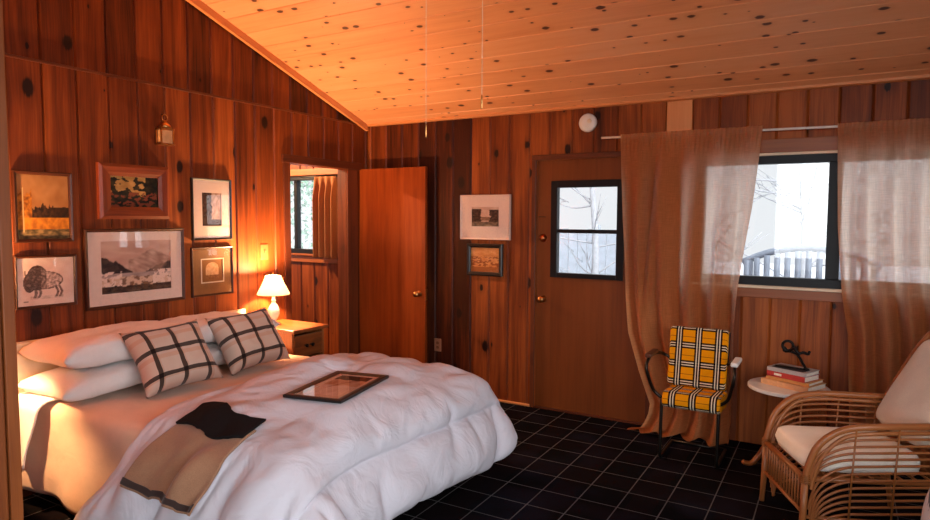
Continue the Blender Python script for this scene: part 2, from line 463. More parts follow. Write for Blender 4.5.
def edges_(a, b, off, p):
    k0 = math.ceil((a - off) / p + 1e-6); e = [a]
    x = off + k0 * p
    while x < b - .02:
        if x - e[-1] > .02: e.append(x)
        x += p
    e.append(b); return e

# floor (carpet) spans both rooms
mb = MB().box((XA, YF, -.06), (XR, .1, 0)); struct(mb.build('floor', M['carpet']))

# back wall
W2 = (2.95, 4.78, 1.10, 1.985); W1 = (-1.55, -.34, 1.185, 1.965); D2 = (1.725, 2.625, -.01, 2.012)
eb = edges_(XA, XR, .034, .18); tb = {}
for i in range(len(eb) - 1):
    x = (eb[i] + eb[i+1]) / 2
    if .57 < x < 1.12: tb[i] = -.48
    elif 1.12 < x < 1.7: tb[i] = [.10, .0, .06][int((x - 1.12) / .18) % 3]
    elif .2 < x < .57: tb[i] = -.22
    elif 2.73 < x < 2.92: tb[i] = .8  # tone raised to paint in the lit highlight on this board
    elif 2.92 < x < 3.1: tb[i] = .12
    elif 3.28 < x < 3.9: tb[i] = [.30, .36, .26, .34][int((x - 3.28) / .18) % 4]  # boards at the window: light falling on them put into a raised tone
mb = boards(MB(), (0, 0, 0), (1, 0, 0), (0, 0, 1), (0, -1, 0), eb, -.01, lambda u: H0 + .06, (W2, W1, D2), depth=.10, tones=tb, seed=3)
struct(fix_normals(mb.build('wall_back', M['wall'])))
# left wall: lower boards up to the ledge, upper boards to the ceiling slope, doorway cut through
DW = (-1.005, -.31, -.01, 1.985)
el = edges_(YF, 0, -2.84, .187)
mb = boards(MB(), (0, 0, 0), (0, 1, 0), (0, 0, 1), (1, 0, 0), el, -.01, lambda u: min(2.4, zc(u) + .05), (DW,), depth=.10, seed=8, amp=.22)
boards(mb, (-.012, 0, 0), (0, 1, 0), (0, 0, 1), (1, 0, 0), el, 2.4, lambda u: max(2.401, zc(u) + .05), depth=.088, seed=11, tones={k: -.14 + .16*math.sin(k*2.3) for k in range(60)})
struct(fix_normals(mb.build('wall_left', M['wall'])))
mb = MB().box((-.012, YF, 2.392), (.006, -.002, 2.408), 1); struct(mb.build('trim_1', M['trim'], bevel=.003))
# right and front walls with big unseen windows added for daylight (behind the camera)
W3 = (-5.3, -2.7, .75, 2.55); W4 = (2.9, 5.1, .7, 2.7)
mb = boards(MB(), (XR, 0, 0), (0, 1, 0), (0, 0, 1), (-1, 0, 0), edges_(YF, 0, 0, .18), -.01, lambda u: zc(u) + .05, (W3,), depth=.10, seed=21)
struct(fix_normals(mb.build('wall_right', M['wall'])))
mb = boards(MB(), (0, YF, 0), (1, 0, 0), (0, 0, 1), (0, 1, 0), edges_(XA, XR, 0, .18), -.01, lambda u: zc(YF) + .05, (W4,), depth=.10, seed=22)
struct(fix_normals(mb.build('wall_front', M['wall'])))
# next room: far wall, cross wall, flat ceiling
mb = boards(MB(), (XA, 0, 0), (0, 1, 0), (0, 0, 1), (1, 0, 0), edges_(YF, 0, 0, .18), -.01, lambda u: zc(u) + .05, ((-1.7, -.5, .9, 2.0),), depth=.10, seed=23)
struct(fix_normals(mb.build('wall_far', M['wall'])))
mb = boards(MB(), (0, -2.2, 0), (1, 0, 0), (0, 0, 1), (0, 1, 0), edges_(XA, -.1, 0, .18), -.01, lambda u: 2.5, (), depth=.08, seed=24)
struct(fix_normals(mb.build('wall_cross', M['wall'])))
# short partition whose end shows at the left edge of the view
mb = MB().box((0.0, -3.85, 0), (1.385, -3.68, 3.66), 2); struct(mb.build('wall_near', M['jamb'], bevel=.004))
mb = MB().box((1.385, -3.70, 0), (1.403, -3.661, 3.62), 2, -.1).box((1.385, -3.85, 0), (1.4, -3.706, 2.12), 2, -.12).box((1.385, -3.90, 2.12), (1.4, -3.706, 3.64), 2, .3)
struct(mb.build('trim_2', M['jamb'], bevel=.004))
# ceiling: tongue and groove boards that follow the slope
ln = math.hypot(1, SL); Uc = Vector((0, -1, SL)) / ln; Nc = Vector((0, -SL, -1)).normalized()
mb = boards(MB(), (0, .1, H0 - SL*.1), Uc, (1, 0, 0), Nc, edges_(0, 6.95, .225, .176), XA, lambda u: XR + .1, (), depth=.06, ch=.006, seed=31, amp=.13)
struct(fix_normals(mb.build('ceiling', M['ceil'])))
# trims where ceiling meets walls
mb = MB().box((0, -.022, H0 - .004), (XR, 0, H0 + .04), 0).box((0, -.05, H0 - .002), (XR, -.02, H0 + .04), 0)
struct(mb.build('trim_3', M['ctrim'], bevel=.004))
mb = MB(); a = Vector((0, -.03, zc(-.03))); e = Vector((0, YF, zc(YF)))
for x0, x1, h in ((0, .03, .055),):
    n = mb.add([(x0, a.y, a.z - h), (x1, a.y, a.z - h), (x1, a.y, a.z + .02), (x0, a.y, a.z + .02), (x0, e.y, e.z - h), (x1, e.y, e.z - h), (x1, e.y, e.z + .02), (x0, e.y, e.z + .02)])
    for q in ((0,1,2,3),(7,6,5,4),(1,5,6,2),(0,4,5,1),(3,7,4,0),(2,6,7,3)): mb.face([n + i for i in q], [(mb.v[n+i][2]*.3, mb.v[n+i][1]) for i in q])
struct(fix_normals(mb.build('trim_4', M['ctrim'])))
# baseboard strip beside the entry door
mb = MB().box((1.12, -.022, 0), (1.69, 0, .022), 0); struct(mb.build('baseboard_back', M['ctrim'], bevel=.008))
# doorway casing in the left wall
mb = MB().box((0, -1.075, 0), (.018, -1.005, 2.0), 2, -.1).box((0, -1.09, 1.985), (.024, -.12, 2.05), 1, -.15).box((0, -.31, 0), (.018, -.175, 1.985), 2, .1)
mb.box((-.1, -1.02, 0), (0, -1.003, 1.985), 2).box((-.1, -.312, 0), (0, -.295, 1.985), 2)
struct(mb.build('trim_5', M['trim'], bevel=.004))
# entry door casing
mb = MB().box((1.685, -.016, 0), (1.722, 0, 2.05), 2).box((1.685, -.02, 2.014), (2.68, 0, 2.055), 0).box((2.63, -.016, 0), (2.68, 0, 2.02), 2)
struct(mb.build('trim_6', M['trim'], bevel=.004))

# doors
def door_knob(parent, x, y, z, mat='brass', s=1):
    k = MB().lathe([(.026*s, 0), (.028*s, .004), (.012*s, .008), (.010*s, .03), (.02*s, .036), (.027*s, .048), (.026*s, .058), (.012*s, .066), (.001, .067)], 20)
    o = k.build('knob', M[mat], parent); o.location = (x, y, z); o.rotation_euler = (PI/2, 0, 0); return o
# door_1: interior door swung open against the back wall
d1 = MB().box((-.03, -.135, .012), (.735, -.100, 1.993), 2).build('door_1', M['door'], bevel=.003); struct(d1)
door_knob(d1, .672, -.135, .885)
MB().box((.7365, -.13, .83), (.738, -.105, .93)).build('latch_plate', M['brass'], d1)
for z in (.25, 1.75):
    MB().tube([(-.034, -.14, z), (-.034, -.14, z + .09)], .007, 10).build('hinge', M['brass'], d1)
# door_2: entry door with glazed upper half
g0, g1, h0, h1 = 1.848, 2.438, 1.082, 1.848
mb = MB()
mb.box((1.725, .012, .012), (g0, .055, 2.0125), 2, .02).box((g1, .012, .012), (2.625, .055, 2.0125), 2, .02)
mb.box((g0, .012, .012), (g1, .055, h0), 2, .02).box((g0, .012, h1), (g1, .055, 2.0125), 2, .02)
d2 = struct(mb.build('door_2', M['entry']))
w = .055
mb = MB().box((g0, -.004, h0), (g0 + w, .05, h1)).box((g1 - w, -.004, h0), (g1, .05, h1)).box((g0 + w, -.004, h0), (g1 - w, .05, h0 + w - .018)).box((g0 + w, -.004, h1 - w), (g1 - w, .05, h1))
mb.box((g0 + w, .0, 1.436), (g1 - w, .045, 1.466))
mb.build('glazing_frame', M['black_metal'], d2, bevel=.003)
MB().box((g0 + w, .024, 1.12), (g1 - w, .028, 1.79)).build('pane', M['glass'], d2)
door_knob(d2, 1.786, .012, .90)
kn = MB().lathe([(.032, 0), (.034, .006), (.022, .012), (.026, .02), (.014, .03), (.001, .034)], 8).build('deadbolt', M['copper'], d2)
kn.location = (1.781, .012, 1.393); kn.rotation_euler = (PI/2, 0, 0)
MB().box((1.742, .0, 1.56), (1.80, .014, 1.566)).build('chain_latch', M['dark_iron'], d2)
MB().box((1.722, -.01, 0), (2.63, .08, .010), 0).build('threshold', M['trim'], d2)

# windows
def window(name, r, axis, fw, mull=None, fy=(.0, .07), stile=None):
    """axis 'y' : in the back wall (x,z rectangle)"""
    u0, u1, z0, z1 = r
    T = {'back': Matrix(), 'right': Matrix.Translation((XR, 0, 0)) @ Matrix.Rotation(-PI/2, 4, 'Z'), 'front': Matrix.Translation((0, YF, 0)) @ Matrix.Rotation(PI, 4, 'Z'),
         'far': Matrix.Translation((XA, 0, 0)) @ Matrix.Rotation(PI/2, 4, 'Z')}[axis]
    if axis in ('right', 'front'): u0, u1 = -u1, -u0
    mb = MB()
    mb.box((u0, fy[0], z0), (u0 + fw, fy[1], z1), M=T).box((u1 - fw, fy[0], z0), (u1, fy[1], z1), M=T)
    mb.box((u0 + fw, fy[0], z0), (u1 - fw, fy[1], z0 + fw), M=T).box((u0 + fw, fy[0], z1 - fw), (u1 - fw, fy[1], z1), M=T)
    for m, w in (mull or []):
        mb.box((m - w/2, fy[0] + .008, z0 + fw), (m + w/2, fy[1], z1 - fw), M=T)
    o = struct(mb.build(name, M['black_metal'], bevel=.003))
    y = (fy[0] + fy[1]) / 2
    xs = [u0 + fw] + [x for m, w in (mull or []) for x in (m - w/2, m + w/2)] + [u1 - fw]
    for k in range(0, len(xs), 2):
        MB().box((xs[k], y - .002, z0 + fw), (xs[k+1], y + .002, z1 - fw), M=T).build('pane', M['glass'], o)
    return o
w1 = window('window_1', W1, 'back', .045, [(-.945, .04)])
w2 = window('window_2', W2, 'back', .062, [(3.808, .078)])
w3 = window('window_3', W3, 'right', .06, [(4.0, .06)])
w4 = window('window_4', W4, 'front', .06, [(-4.0, .06)])
w5 = window('window_5', (-1.7, -.5, .9, 2.0), 'far', .05, [(-1.1, .05)])  # unseen window, added to light the next room
# casings of the two visible windows (head, sill, pale stop strip)
MB().box((2.86, -.018, 1.995), (4.86, 0, 2.085), 0, .1).box((2.86, -.02, 1.02), (4.86, 0, 1.085), 0, .05).build('casing', M['jamb'], w2, bevel=.003)
MB().box((2.93, -.028, 1.976), (4.80, .0, 1.994), 0).box((2.93, -.045, 1.086), (4.80, .02, 1.104), 0).build('sill', M['cream'], w2, bevel=.003)
MB().box((-1.62, -.02, 1.967), (-.28, 0, 2.03), 0, .3).box((-1.62, -.02, 1.10), (-.28, 0, 1.165), 0, .1).build('casing', M['jamb'], w1, bevel=.003)
MB().box((-1.6, -.04, 1.166), (-.30, .01, 1.184), 0).build('sill', M['jamb'], w1, bevel=.003)

MB().box((2.737, -.004, 2.03), (2.911, 0, 2.392), 2).build('trim_7', M['ctrim'], bevel=.002)['kind'] = 'structure'   # paler patch: lit highlight on this board painted in as colour

# ------------------------------------------------------------------ pictures
def lerp(a, b, t): return tuple(a[i] + (b[i] - a[i]) * t for i in range(3))
def n2(u, v, s, k=0): return min(1, max(0, .5 + .85 * fbm((u * s + k, v * s + k * .37, k * 1.7), 3)))
def art_autumn(u, v):
    sky = lerp((150, 98, 52), (176, 124, 74), n2(u, v, 3)); c = sky
    hill = .50 + .06 * nz(u * 5, 3)
    if v < hill - .02: c = (58, 40, 24)
    if .32 < v < .50 + .10 * nz(u * 9, 5) + .09 * nz(u * 30, 1) and .22 < u < .74: c = lerp((34, 22, 16), (80, 50, 26), n2(u, v, 16))
    if .33 < v < .5 and u > .7: c = lerp((40, 26, 18), (60, 38, 22), n2(u, v, 14))
    if u < .28 and v < .72 + .15 * nz(u * 16, 2) and v > .3: c = lerp((196, 120, 36), (112, 62, 22), n2(u, v, 15, 3))
    if v < .33: c = lerp((206, 128, 36), (160, 92, 28), n2(u, v, 12, 2))
    if v < .15: c = lerp((72, 60, 36), (150, 120, 76), n2(u * .4, v, 22, 2))
    if abs(u - .11) < .012 and .1 < v < .8: c = (206, 170, 110)
    return c
def art_bison(u, v):
    p = lerp((228, 190, 168), (236, 204, 184), n2(u, v, 6)); x, y = (u - .5) * 1.3, v - .5
    body = ((x + .02) / .42) ** 2 + ((y - .02) / .19) ** 2; hump = ((x + .2) / .24) ** 2 + ((y - .08) / .26) ** 2
    head = ((x + .38) / .14) ** 2 + ((y + .02) / .20) ** 2
    ink = 0
    if min(body, hump, head) < 1:
        ink = .30 + .6 * n2(u + .4 * v, v - u * .3, 20) - (.35 if x > .0 else 0) + (.25 if min(head, hump) < 1 and x < -.12 else 0)
        e = min(body, hump, head)
        if e > .82: ink += .35
    for lx, w in ((-.26, .035), (-.16, .03), (.24, .03), (.33, .03)):
        if abs(x - lx - .03 * math.sin(y * 20)) < w and -.34 < y < -.1: ink = max(ink, .5 + .3 * n2(u, v, 30))
    if -.37 < y < -.31 and -.36 < x < .4: ink = max(ink, .25 * n2(u, v, 14))
    if abs(x + .47) < .02 and .14 < y < .24: ink = .7
    if .1 < (u) < .18 and .07 < v < .10: ink = .5
    return lerp(p, (58, 38, 34), min(.9, max(0, ink)))
def art_forest(u, v):
    f = n2(u, v, 7); c = lerp((18, 20, 20), (58, 48, 28), f)
    if v > .45 + .25 * nz(u * 4, 2) + .1 * nz(u * 14, 8) and u < .75 and n2(u, v, 6, 4) > .42: c = lerp((150, 112, 60), (188, 146, 86), n2(u, v, 5))
    if v < .5 and n2(u, v, 10, 6) > .58: c = (120, 62, 40)
    return c
def art_fjord(u, v):
    c = lerp((214, 176, 156), (192, 150, 132), n2(u * .5, v, 5, 3))
    if v < .62 + .20 * math.exp(-((u - .72) / .2) ** 2) + .04 * nz(u * 12, 1) and u > .38: c = lerp((152, 116, 102), (206, 170, 150), n2(u + v, v, 9))
    if u > .62 and v < .40 + .5 * (u - .62) + .05 * nz(u * 16, 3) and v > .32: c = lerp((56, 48, 48), (140, 108, 92), n2(u, v, 12, 5))
    if v < .72 - .75 * u - .04 * nz(u * 20, 4) + .0 and v < .7: c = lerp((44, 36, 38), (84, 66, 60), n2(u, v, 12))
    if v < .62 - 1.1 * abs(u - .2) + .03 * nz(u * 30, 4): c = lerp((40, 32, 36), (70, 56, 52), n2(u, v, 12))
    if v < .38: c = lerp((150, 130, 124), (182, 156, 146), n2(u * .3, v, 24))
    if v < .30 + .05 * nz(u * 6, 9): c = lerp((214, 178, 152), (128, 96, 76), sst(.45, .62, n2(u, v, 13, 2)))
    if (u < .28 or u > .72) and v < .42 and v > .12 and n2(u, v, 16, 8) > .52: c = (232, 204, 186)
    if v < .13 + .03 * nz(u * 8, 2): c = lerp((52, 38, 34), (96, 74, 60), n2(u, v, 14))
    return c
def art_tree(u, v):
    c = lerp((150, 120, 104), (196, 166, 150), n2(u, v, 6))
    if u < .5 + .1 * nz(v * 8, 3): c = lerp((40, 26, 22), (92, 62, 50), n2(u, v, 12))
    if v < .2: c = (70, 50, 44)
    return c
def art_arch(u, v):
    c = (150, 98, 50)
    x = abs(u - .5); top = .60 + math.sqrt(max(0, .30 ** 2 - min(x, .3) ** 2)) * .9
    if x < .30 and .24 < v < top: c = lerp((226, 178, 128), (206, 152, 100), n2(u, v, 8))
    if x < .30 and .14 < v < .3 + .04 * nz(u * 30, 1): c = lerp((120, 72, 36), (176, 120, 70), n2(u, v, 16))
    return c
def art_road(u, v):
    c = lerp((196, 160, 140), (214, 180, 158), n2(u, v, 5))
    if u < .34 + .12 * nz(v * 8, 1) and v < .9: c = lerp((40, 30, 26), (92, 70, 54), n2(u, v, 13))
    if u > .66 + .1 * nz(v * 9, 5) and v < .85: c = lerp((46, 34, 30), (100, 74, 58), n2(u, v, 12))
    if .34 < u < .66 and .3 < v < .5: c = lerp((120, 96, 76), (160, 120, 96), n2(u, v, 12))
    if v < .24: c = lerp((90, 74, 58), (150, 122, 98), n2(u, v, 10))
    return c
def art_town(u, v):
    c = lerp((206, 130, 66), (230, 164, 100), n2(u * .5, v, 7))
    if v < .62 and n2(u, v * 2, 9, 2) > .52: c = (150, 82, 36)
    if v < .2: c = (168, 98, 48)
    return c
def art_portrait(u, v):
    c = lerp((226, 196, 184), (240, 216, 204), n2(u, v, 4))
    if u > .50 + .10 * nz(v * 4, 2): c = lerp((196, 140, 112), (226, 184, 160), n2(u, v, 5, 5))
    if u > .78 + .04 * nz(v * 9, 2): c = lerp((30, 20, 20), (64, 46, 40), n2(u, v, 16))
    if abs(v - .5 - .25 * math.sin(u * 5)) < .02 and u > .4: c = (120, 70, 52)
    return c

def picture(label, loc, rz, w, h, fr, mat_m, art_fn, fmat, mmat=None, dep=.022, inner=None, group=None, glazed=True, tilt=0, name='framed_picture', flat=False):
    """fr = frame width; mat_m = (left, right, bottom, top) mount widths; local x right, z up, face -y"""
    root = thing(name, label, 'picture', loc, rz, group)
    root.rotation_euler = (-PI/2 if flat else 0, tilt, rz)
    if flat: root.rotation_euler = (-PI/2, 0, rz)
    mb = MB(); W, Hh = w/2, h/2
    prof = [(0, 0), (0, dep*.8), (fr*.25, dep), (fr*.7, dep*.85), (fr, dep*.6), (fr, 0)]
    cor = [(-1, -1), (1, -1), (1, 1), (-1, 1)]; rings = []
    for (o, d) in prof:
        rings.append(mb.add([(sx*(W - o), -d, sz*(Hh - o)) for sx, sz in cor]))
    for i in range(len(prof) - 1):
        for k in range(4):
            k2 = (k + 1) % 4; hor = k in (0, 2)
            q = [rings[i] + k, rings[i] + k2, rings[i+1] + k2, rings[i+1] + k]
            mb.face(q, [((mb.v[j][2] + mb.v[j][1], mb.v[j][0]) if hor else (mb.v[j][0] + mb.v[j][1], mb.v[j][2])) for j in q])
    mb.face([rings[-1] + k for k in range(4)][::-1] if False else [rings[0] + k for k in range(4)])
    fix_normals(mb.build('frame', M[fmat], root))
    ml, mr, mbt, mt = mat_m
    ax0, ax1, az0, az1 = -W + fr + ml, W - fr - mr, -Hh + fr + mbt, Hh - fr - mt
    if mmat:
        m2 = MB()
        for a, b in (((-W+fr, 0), (ax0, 1)), ((ax1, 0), (W-fr, 1))):
            m2.box((a[0], -dep*.5, -Hh+fr), (b[0], -dep*.25, Hh-fr))
        m2.box((ax0, -dep*.5, -Hh+fr), (ax1, -dep*.25, az0)).box((ax0, -dep*.5, az1), (ax1, -dep*.25, Hh-fr))
        m2.build('mount', M[mmat], root)
    if inner:
        i2 = MB(); b = inner[0]
        i2.box((ax0-b, -dep*.56, az0-b), (ax0, -dep*.3, az1+b)).box((ax1, -dep*.56, az0-b), (ax1+b, -dep*.3, az1+b)).box((ax0, -dep*.56, az0-b), (ax1, -dep*.3, az0)).box((ax0, -dep*.56, az1), (ax1, -dep*.3, az1+b))
        i2.build('inner_fillet', M[inner[1]], root)
    nu, nv = 84, max(24, int(84 * (az1 - az0) / (ax1 - ax0))); nv = min(nv, 110)
    g = MB().grid(lambda u, v: (ax0 + (ax1 - ax0)*u, -dep*.3, az0 + (az1 - az0)*v), nu, nv, sm=False)
    cols = [srgb(*art_fn(i/nu, j/nv)) for j in range(nv+1) for i in range(nu+1)]
    g.build('artwork', M['art'], root, colors=cols)
    if glazed:
        MB().box((-W+fr, -dep*.62, -Hh+fr), (W-fr, -dep*.56, Hh-fr)).build('glass', M['picglass'], root)
    return root
R90 = PI/2
G1 = 'framed pictures on the headboard wall'; G2 = 'framed pictures beside the entry door'
picture('autumn landscape painting in narrow dark frame, top left on the bed wall', (0, -2.862, 1.600), R90, .308, .392, .020, (0, 0, 0, 0), art_autumn, 'dark_wood', group=G1, glazed=False)
picture('sketch of a bison on pale paper, lower left on the bed wall', (0, -2.862, 1.186), R90, .325, .292, .014, (0, 0, 0, 0), art_bison, 'dark_wood', group=G1, tilt=.012)
picture('small dark forest painting in a wide carved reddish wooden frame', (0, -2.328, 1.703), R90, .463, .337, .075, (0, 0, 0, 0), art_forest, 'red_wood', dep=.035, inner=(.016, 'gold_wood'), group=G1, glazed=False)
picture('largest framed print, mountain lake scene with a wide pale mount above the pillows', (0, -2.318, 1.232), R90, .662, .485, .020, (.078, .078, .068, .056), art_fjord, 'dark_wood', 'mat_pink', group=G1)
picture('portrait format print in pale mount above the arch picture, reflecting the window', (0, -1.752, 1.603), R90, .330, .430, .014, (.07, .07, .085, .085), art_tree, 'black_frame', 'mat_pink', group=G1)
picture('small pale arch print in brown mount with dark frame, nearest the lamp', (0, -1.758, 1.166), R90, .345, .345, .014, (.07, .07, .085, .075), art_arch, 'dark_wood', 'mat_gold', inner=(.008, 'cream'), group=G1)
picture('pale framed print with a small dark landscape, left of the entry door', (1.258, 0, 1.558), 0, .474, .378, .014, (.093, .093, .098, .088), art_road, 'mat_pink', 'mat_pink', group=G2, dep=.03)
picture('small orange print in thick black frame hung under the pale print', (1.258, 0, 1.199), 0, .340, .272, .034, (0, 0, 0, 0), art_town, 'black_frame', group=G2, dep=.03)

# ------------------------------------------------------------------ small wall things
s = thing('smoke_detector', 'round white smoke detector high on the wall above the entry door', 'smoke detector', (2.146, 0, 2.282))
o = MB().lathe([(.070, 0), (.070, .016), (.062, .026), (.03, .032), (.001, .033)], 32).build('housing', M['plastic'], s); o.rotation_euler = (PI/2, 0, 0)
o = MB().lathe([(.018, 0), (.018, .004), (.001, .005)], 20).build('test_button', M['cream'], s); o.location = (.02, -.030, .01); o.rotation_euler = (PI/2, 0, 0)
s = thing('light_switch', 'beige light switch plate on the bed wall above the lamp', 'switch', (0, -1.275, 1.281))
MB().box((0, -.037, -.06), (.006, .037, .06)).build('plate', M['beige_plate'], s, bevel=.004)
MB().box((.006, -.006, -.012), (.014, .006, .012)).build('toggle', M['beige_plate'], s, bevel=.002)
s = thing('wall_outlet', 'brown outlet plate low on the dark boards beside the open door', 'outlet', (.783, 0, .42))
MB().box((-.036, -.006, -.058), (.036, 0, .058)).build('plate', M['brown_plate'], s, bevel=.004)
for z in (-.02, .02): MB().box((-.014, -.009, z - .013), (.014, -.006, z + .013)).build('socket', M['beige_plate'], s, bevel=.004)
# small lantern ornament
s = thing('wall_lantern', 'small glazed brass lantern ornament hung high on the bed wall', 'lantern', (.0, -2.118, 2.02))
L = MB()
for y in (-.045, .045):
    for x in (.006, .056): L.box((x - .004, y - .004, 0), (x + .004, y + .004, .095))
L.box((.0, -.05, -.006), (.062, .05, .004)).box((.0, -.05, .092), (.062, .05, .102))
L.build('cage', M['brass'], s)
MB().box((.006, -.036, .006), (.054, .036, .09)).build('amber_glass', M['amber'], s)
MB().lathe([(.045, 0), (.03, .025), (.026, .03), (.012, .045), (.001, .05)], 12, (.031, 0, .102)).build('roof', M['brass'], s)
MB().tube([(.031 + 0*math.cos(a), .02*math.cos(a), .17 + .02*math.sin(a)) for a in [i*PI/8 for i in range(16)]], .003, 6, closed=True).build('ring', M['brass'], s)
MB().tube([(.0, 0, .195), (.032, 0, .19)], .003, 6).build('hook', M['iron'], s)
# pull chains
for (x, y, zb, lab) in ((2.788, -3.2, 1.783, 'left of two thin pull chains hanging down from the ceiling'), (2.973, -3.2, 1.85, 'right of two thin pull chains hanging down from the ceiling')):
    s = thing('pull_chain', lab, 'pull chain', (x, y, zb), group='ceiling pull chains')
    MB().tube([(0, 0, .04), (0, 0, zc(y) - zb)], .0008, 6).build('chain', M['cream'], s)
    MB().lathe([(.001, 0), (.002, .004), (.0025, .015), (.0018, .035), (.001, .04)], 10).build('pull_weight', M['brass'], s)

# ------------------------------------------------------------------ bed
BX0, BX1, BY0, BY1, BZ = .06, 2.04, -3.02, -1.50, .57     # mattress block
bed = thing('bed', 'large double bed with a pale headboard against the panelled wall', 'bed', (1.05, -2.26, 0))
bo = Vector((1.05, -2.26, 0))
def lb(a): return tuple(Vector(a) - bo)
def loc(mb): mb.v = [lb(v) for v in mb.v]; return mb
loc(MB().box((BX0, BY0 + .05, .12), (BX1 - .06, BY1 - .05, .30))).build('box_spring', M['base'], bed, bevel=.02)
loc(MB().box((BX0, BY0 + .02, .30), (BX1, BY1 - .02, BZ - .012))).build('mattress', M['white'], bed, bevel=.05, seg=4)
for x in (BX0 + .12, BX1 - .25):
    for y in (BY0 + .18, BY1 - .18):
        loc(MB().lathe([(.025, 0), (.035, .12)], 14, (x, y, 0))).build('leg', M['walnut'], bed)
hb = [(-3.10, .15), (-1.46, .15), (-1.46, .84)] + [(-1.46 - 1.64*k/16, .865) for k in range(1, 16)] + [(-3.10, .84)]
loc(MB().box((.005, -3.085, .12), (.045, -1.495, .868), 1)).build('headboard', M['cream'], bed, bevel=.012, seg=3)

# fitted sheet hanging over the near side
def rounded(e, r):
    """excess length past the edge -> (outward, down)"""
    q = r * PI / 2
    if e <= 0: return 0, 0
    if e < q: return r * math.sin(e / r), r * (1 - math.cos(e / r))
    return r, r + (e - q)
def sheet_fn(u, v):
    x = .08 + 1.62 * u; q = -1.28 + (-3.50 + 1.28) * v
    yf = BY1 - .02; yn = BY0 + .03; r = .05; z = BZ + .012
    if q > yf: o, d = rounded(q - yf, r); y = yf + o; z -= d
    elif q < yn: o, d = rounded(yn - q, r); y = yn - o; z -= d
    else: y = q; d = 0
    wr = .010 * nz(x * 3.2, q * 2.6, 4) + .004 * nz(x * 9, q * 7, 1)
    if d > .1 and q < yn:
        y -= .018 * sst(.1, .45, d) * (1 + math.sin(x * 13 + 2 * nz(x * 2, 3))) + .025 * sst(.25, .5, d) * (.5 + nz(x * 4, q * 4, 2))
        z += .02 * nz(x * 5, 8) * sst(.3, .5, d)
    else: z += wr
    return (x, y, z)
o = MB().grid(sheet_fn, 70, 90, (1.6, 2.2)).build('bed_sheet', M['sheet'], solid=.006)
tag(o, 'peach fitted sheet stretched over the mattress and hanging down its near side', 'sheet')

# white sheet turned down at the head, hanging at the near corner
def flap_fn(u, v):
    q = -1.60 + (-3.40 + 1.60) * v; xe = .30 + .24 * sst(.45, .05, v) * 0 - .10 * sst(.70, 1.0, v) + .02 * nz(v * 6, 2)
    x = .075 + (xe - .0) * u
    yn = BY0 - .0; r = .06; z = BZ + .030
    if q < yn: o, d = rounded(yn - q, r); y = yn - o - .012; z -= d
    else: y = q; d = 0
    if d > .05: y -= .025 * (1 + math.sin(x * 30)) * sst(.05, .4, d)
    z += .006 * nz(x * 9, q * 5)
    return (x, y, z)
o = MB().grid(flap_fn, 20, 80, (.3, 1.9)).build('bed_sheet', M['white'], solid=.008)
tag(o, 'white flat sheet under the pillows hanging over the near head corner', 'sheet')

# pillows
def pillow(name, label, cat, mat, loc_, rot, w, h, t, seed=0, group=None, pinch=.10, wr=.012, sub=0, uvs=None, expo=.42):
    mb = MB(); n = 30
    for sgn in (1, -1):
        def fn(u, v):
            a, b = 2*u - 1, 2*v - 1
            x = w/2 * a * (1 - pinch * (1 - b*b)**1 * a * a); y = h/2 * b * (1 - pinch * (1 - a*a) * b * b)
            e = max(0, (1 - a**4)) * max(0, (1 - b**4))
            th = t/2 * e ** expo
            th += wr * e * (nz(a * 2.2 + seed, b * 2.2, seed) + .5 * nz(a * 6 + seed, b * 5, seed + 3))
            return (x, y, sgn * max(0, th))
        mb.grid(fn, n, n, uvs or (w, h))
    o = mb.build(name, M[mat], merge=True)
    o.location = loc_; o.rotation_euler = rot
    tag(o, label, cat, group); return o
GP = 'white bed pillows'
# local: x = width (along bed width), y = height, z = thickness -> rotate so width runs along world Y
pillow('bed_pillow', 'white pillow at the bottom of the near stack by the left edge', 'pillow', 'white', (.335, -2.70, .678), (0, math.radians(-4), R90), .78, .48, .14, 1, GP)
pillow('bed_pillow', 'plump white pillow on top of the near stack under the mountain print', 'pillow', 'white', (.305, -2.66, .836), (0, math.radians(-2), R90), .80, .48, .165, 2, GP)
pillow('bed_pillow', 'white pillow at the bottom of the far stack toward the lamp', 'pillow', 'white', (.335, -1.98, .676), (0, 0, R90), .70, .48, .135, 3, GP)
pillow('bed_pillow', 'plump white pillow on top of the far stack toward the lamp', 'pillow', 'white', (.305, -1.98, .828), (0, math.radians(2), R90), .70, .48, .155, 4, GP)
# plaid cushions leaning on the pillows
GC = 'plaid cushions leaning on the pillows'
def cushion(label, cx, cy, cz, lean, yaw, roll, seed):
    o = pillow('plaid_cushion', label, 'cushion', 'check', (cx, cy, cz), (0, 0, 0), .46, .40, .20, seed, GC, pinch=.15, wr=.012, expo=.6)
    # width along Y, height up, leaning back towards the headboard
    m = Matrix.Rotation(yaw, 4, 'Z') @ Matrix.Rotation(-lean, 4, 'Y') @ Matrix(((0, 0, 1, 0), (1, 0, 0, 0), (0, 1, 0, 0), (0, 0, 0, 1))) @ Matrix.Rotation(roll, 4, 'Z')
    o.rotation_euler = m.to_euler(); return o
cushion('brown checked plaid cushion nearer the left edge of the bed', .665, -2.545, .775, math.radians(36), math.radians(-6), math.radians(3), 11)
cushion('brown checked plaid cushion nearer the lamp', .635, -1.985, .777, math.radians(35), math.radians(-4), math.radians(3), 12)

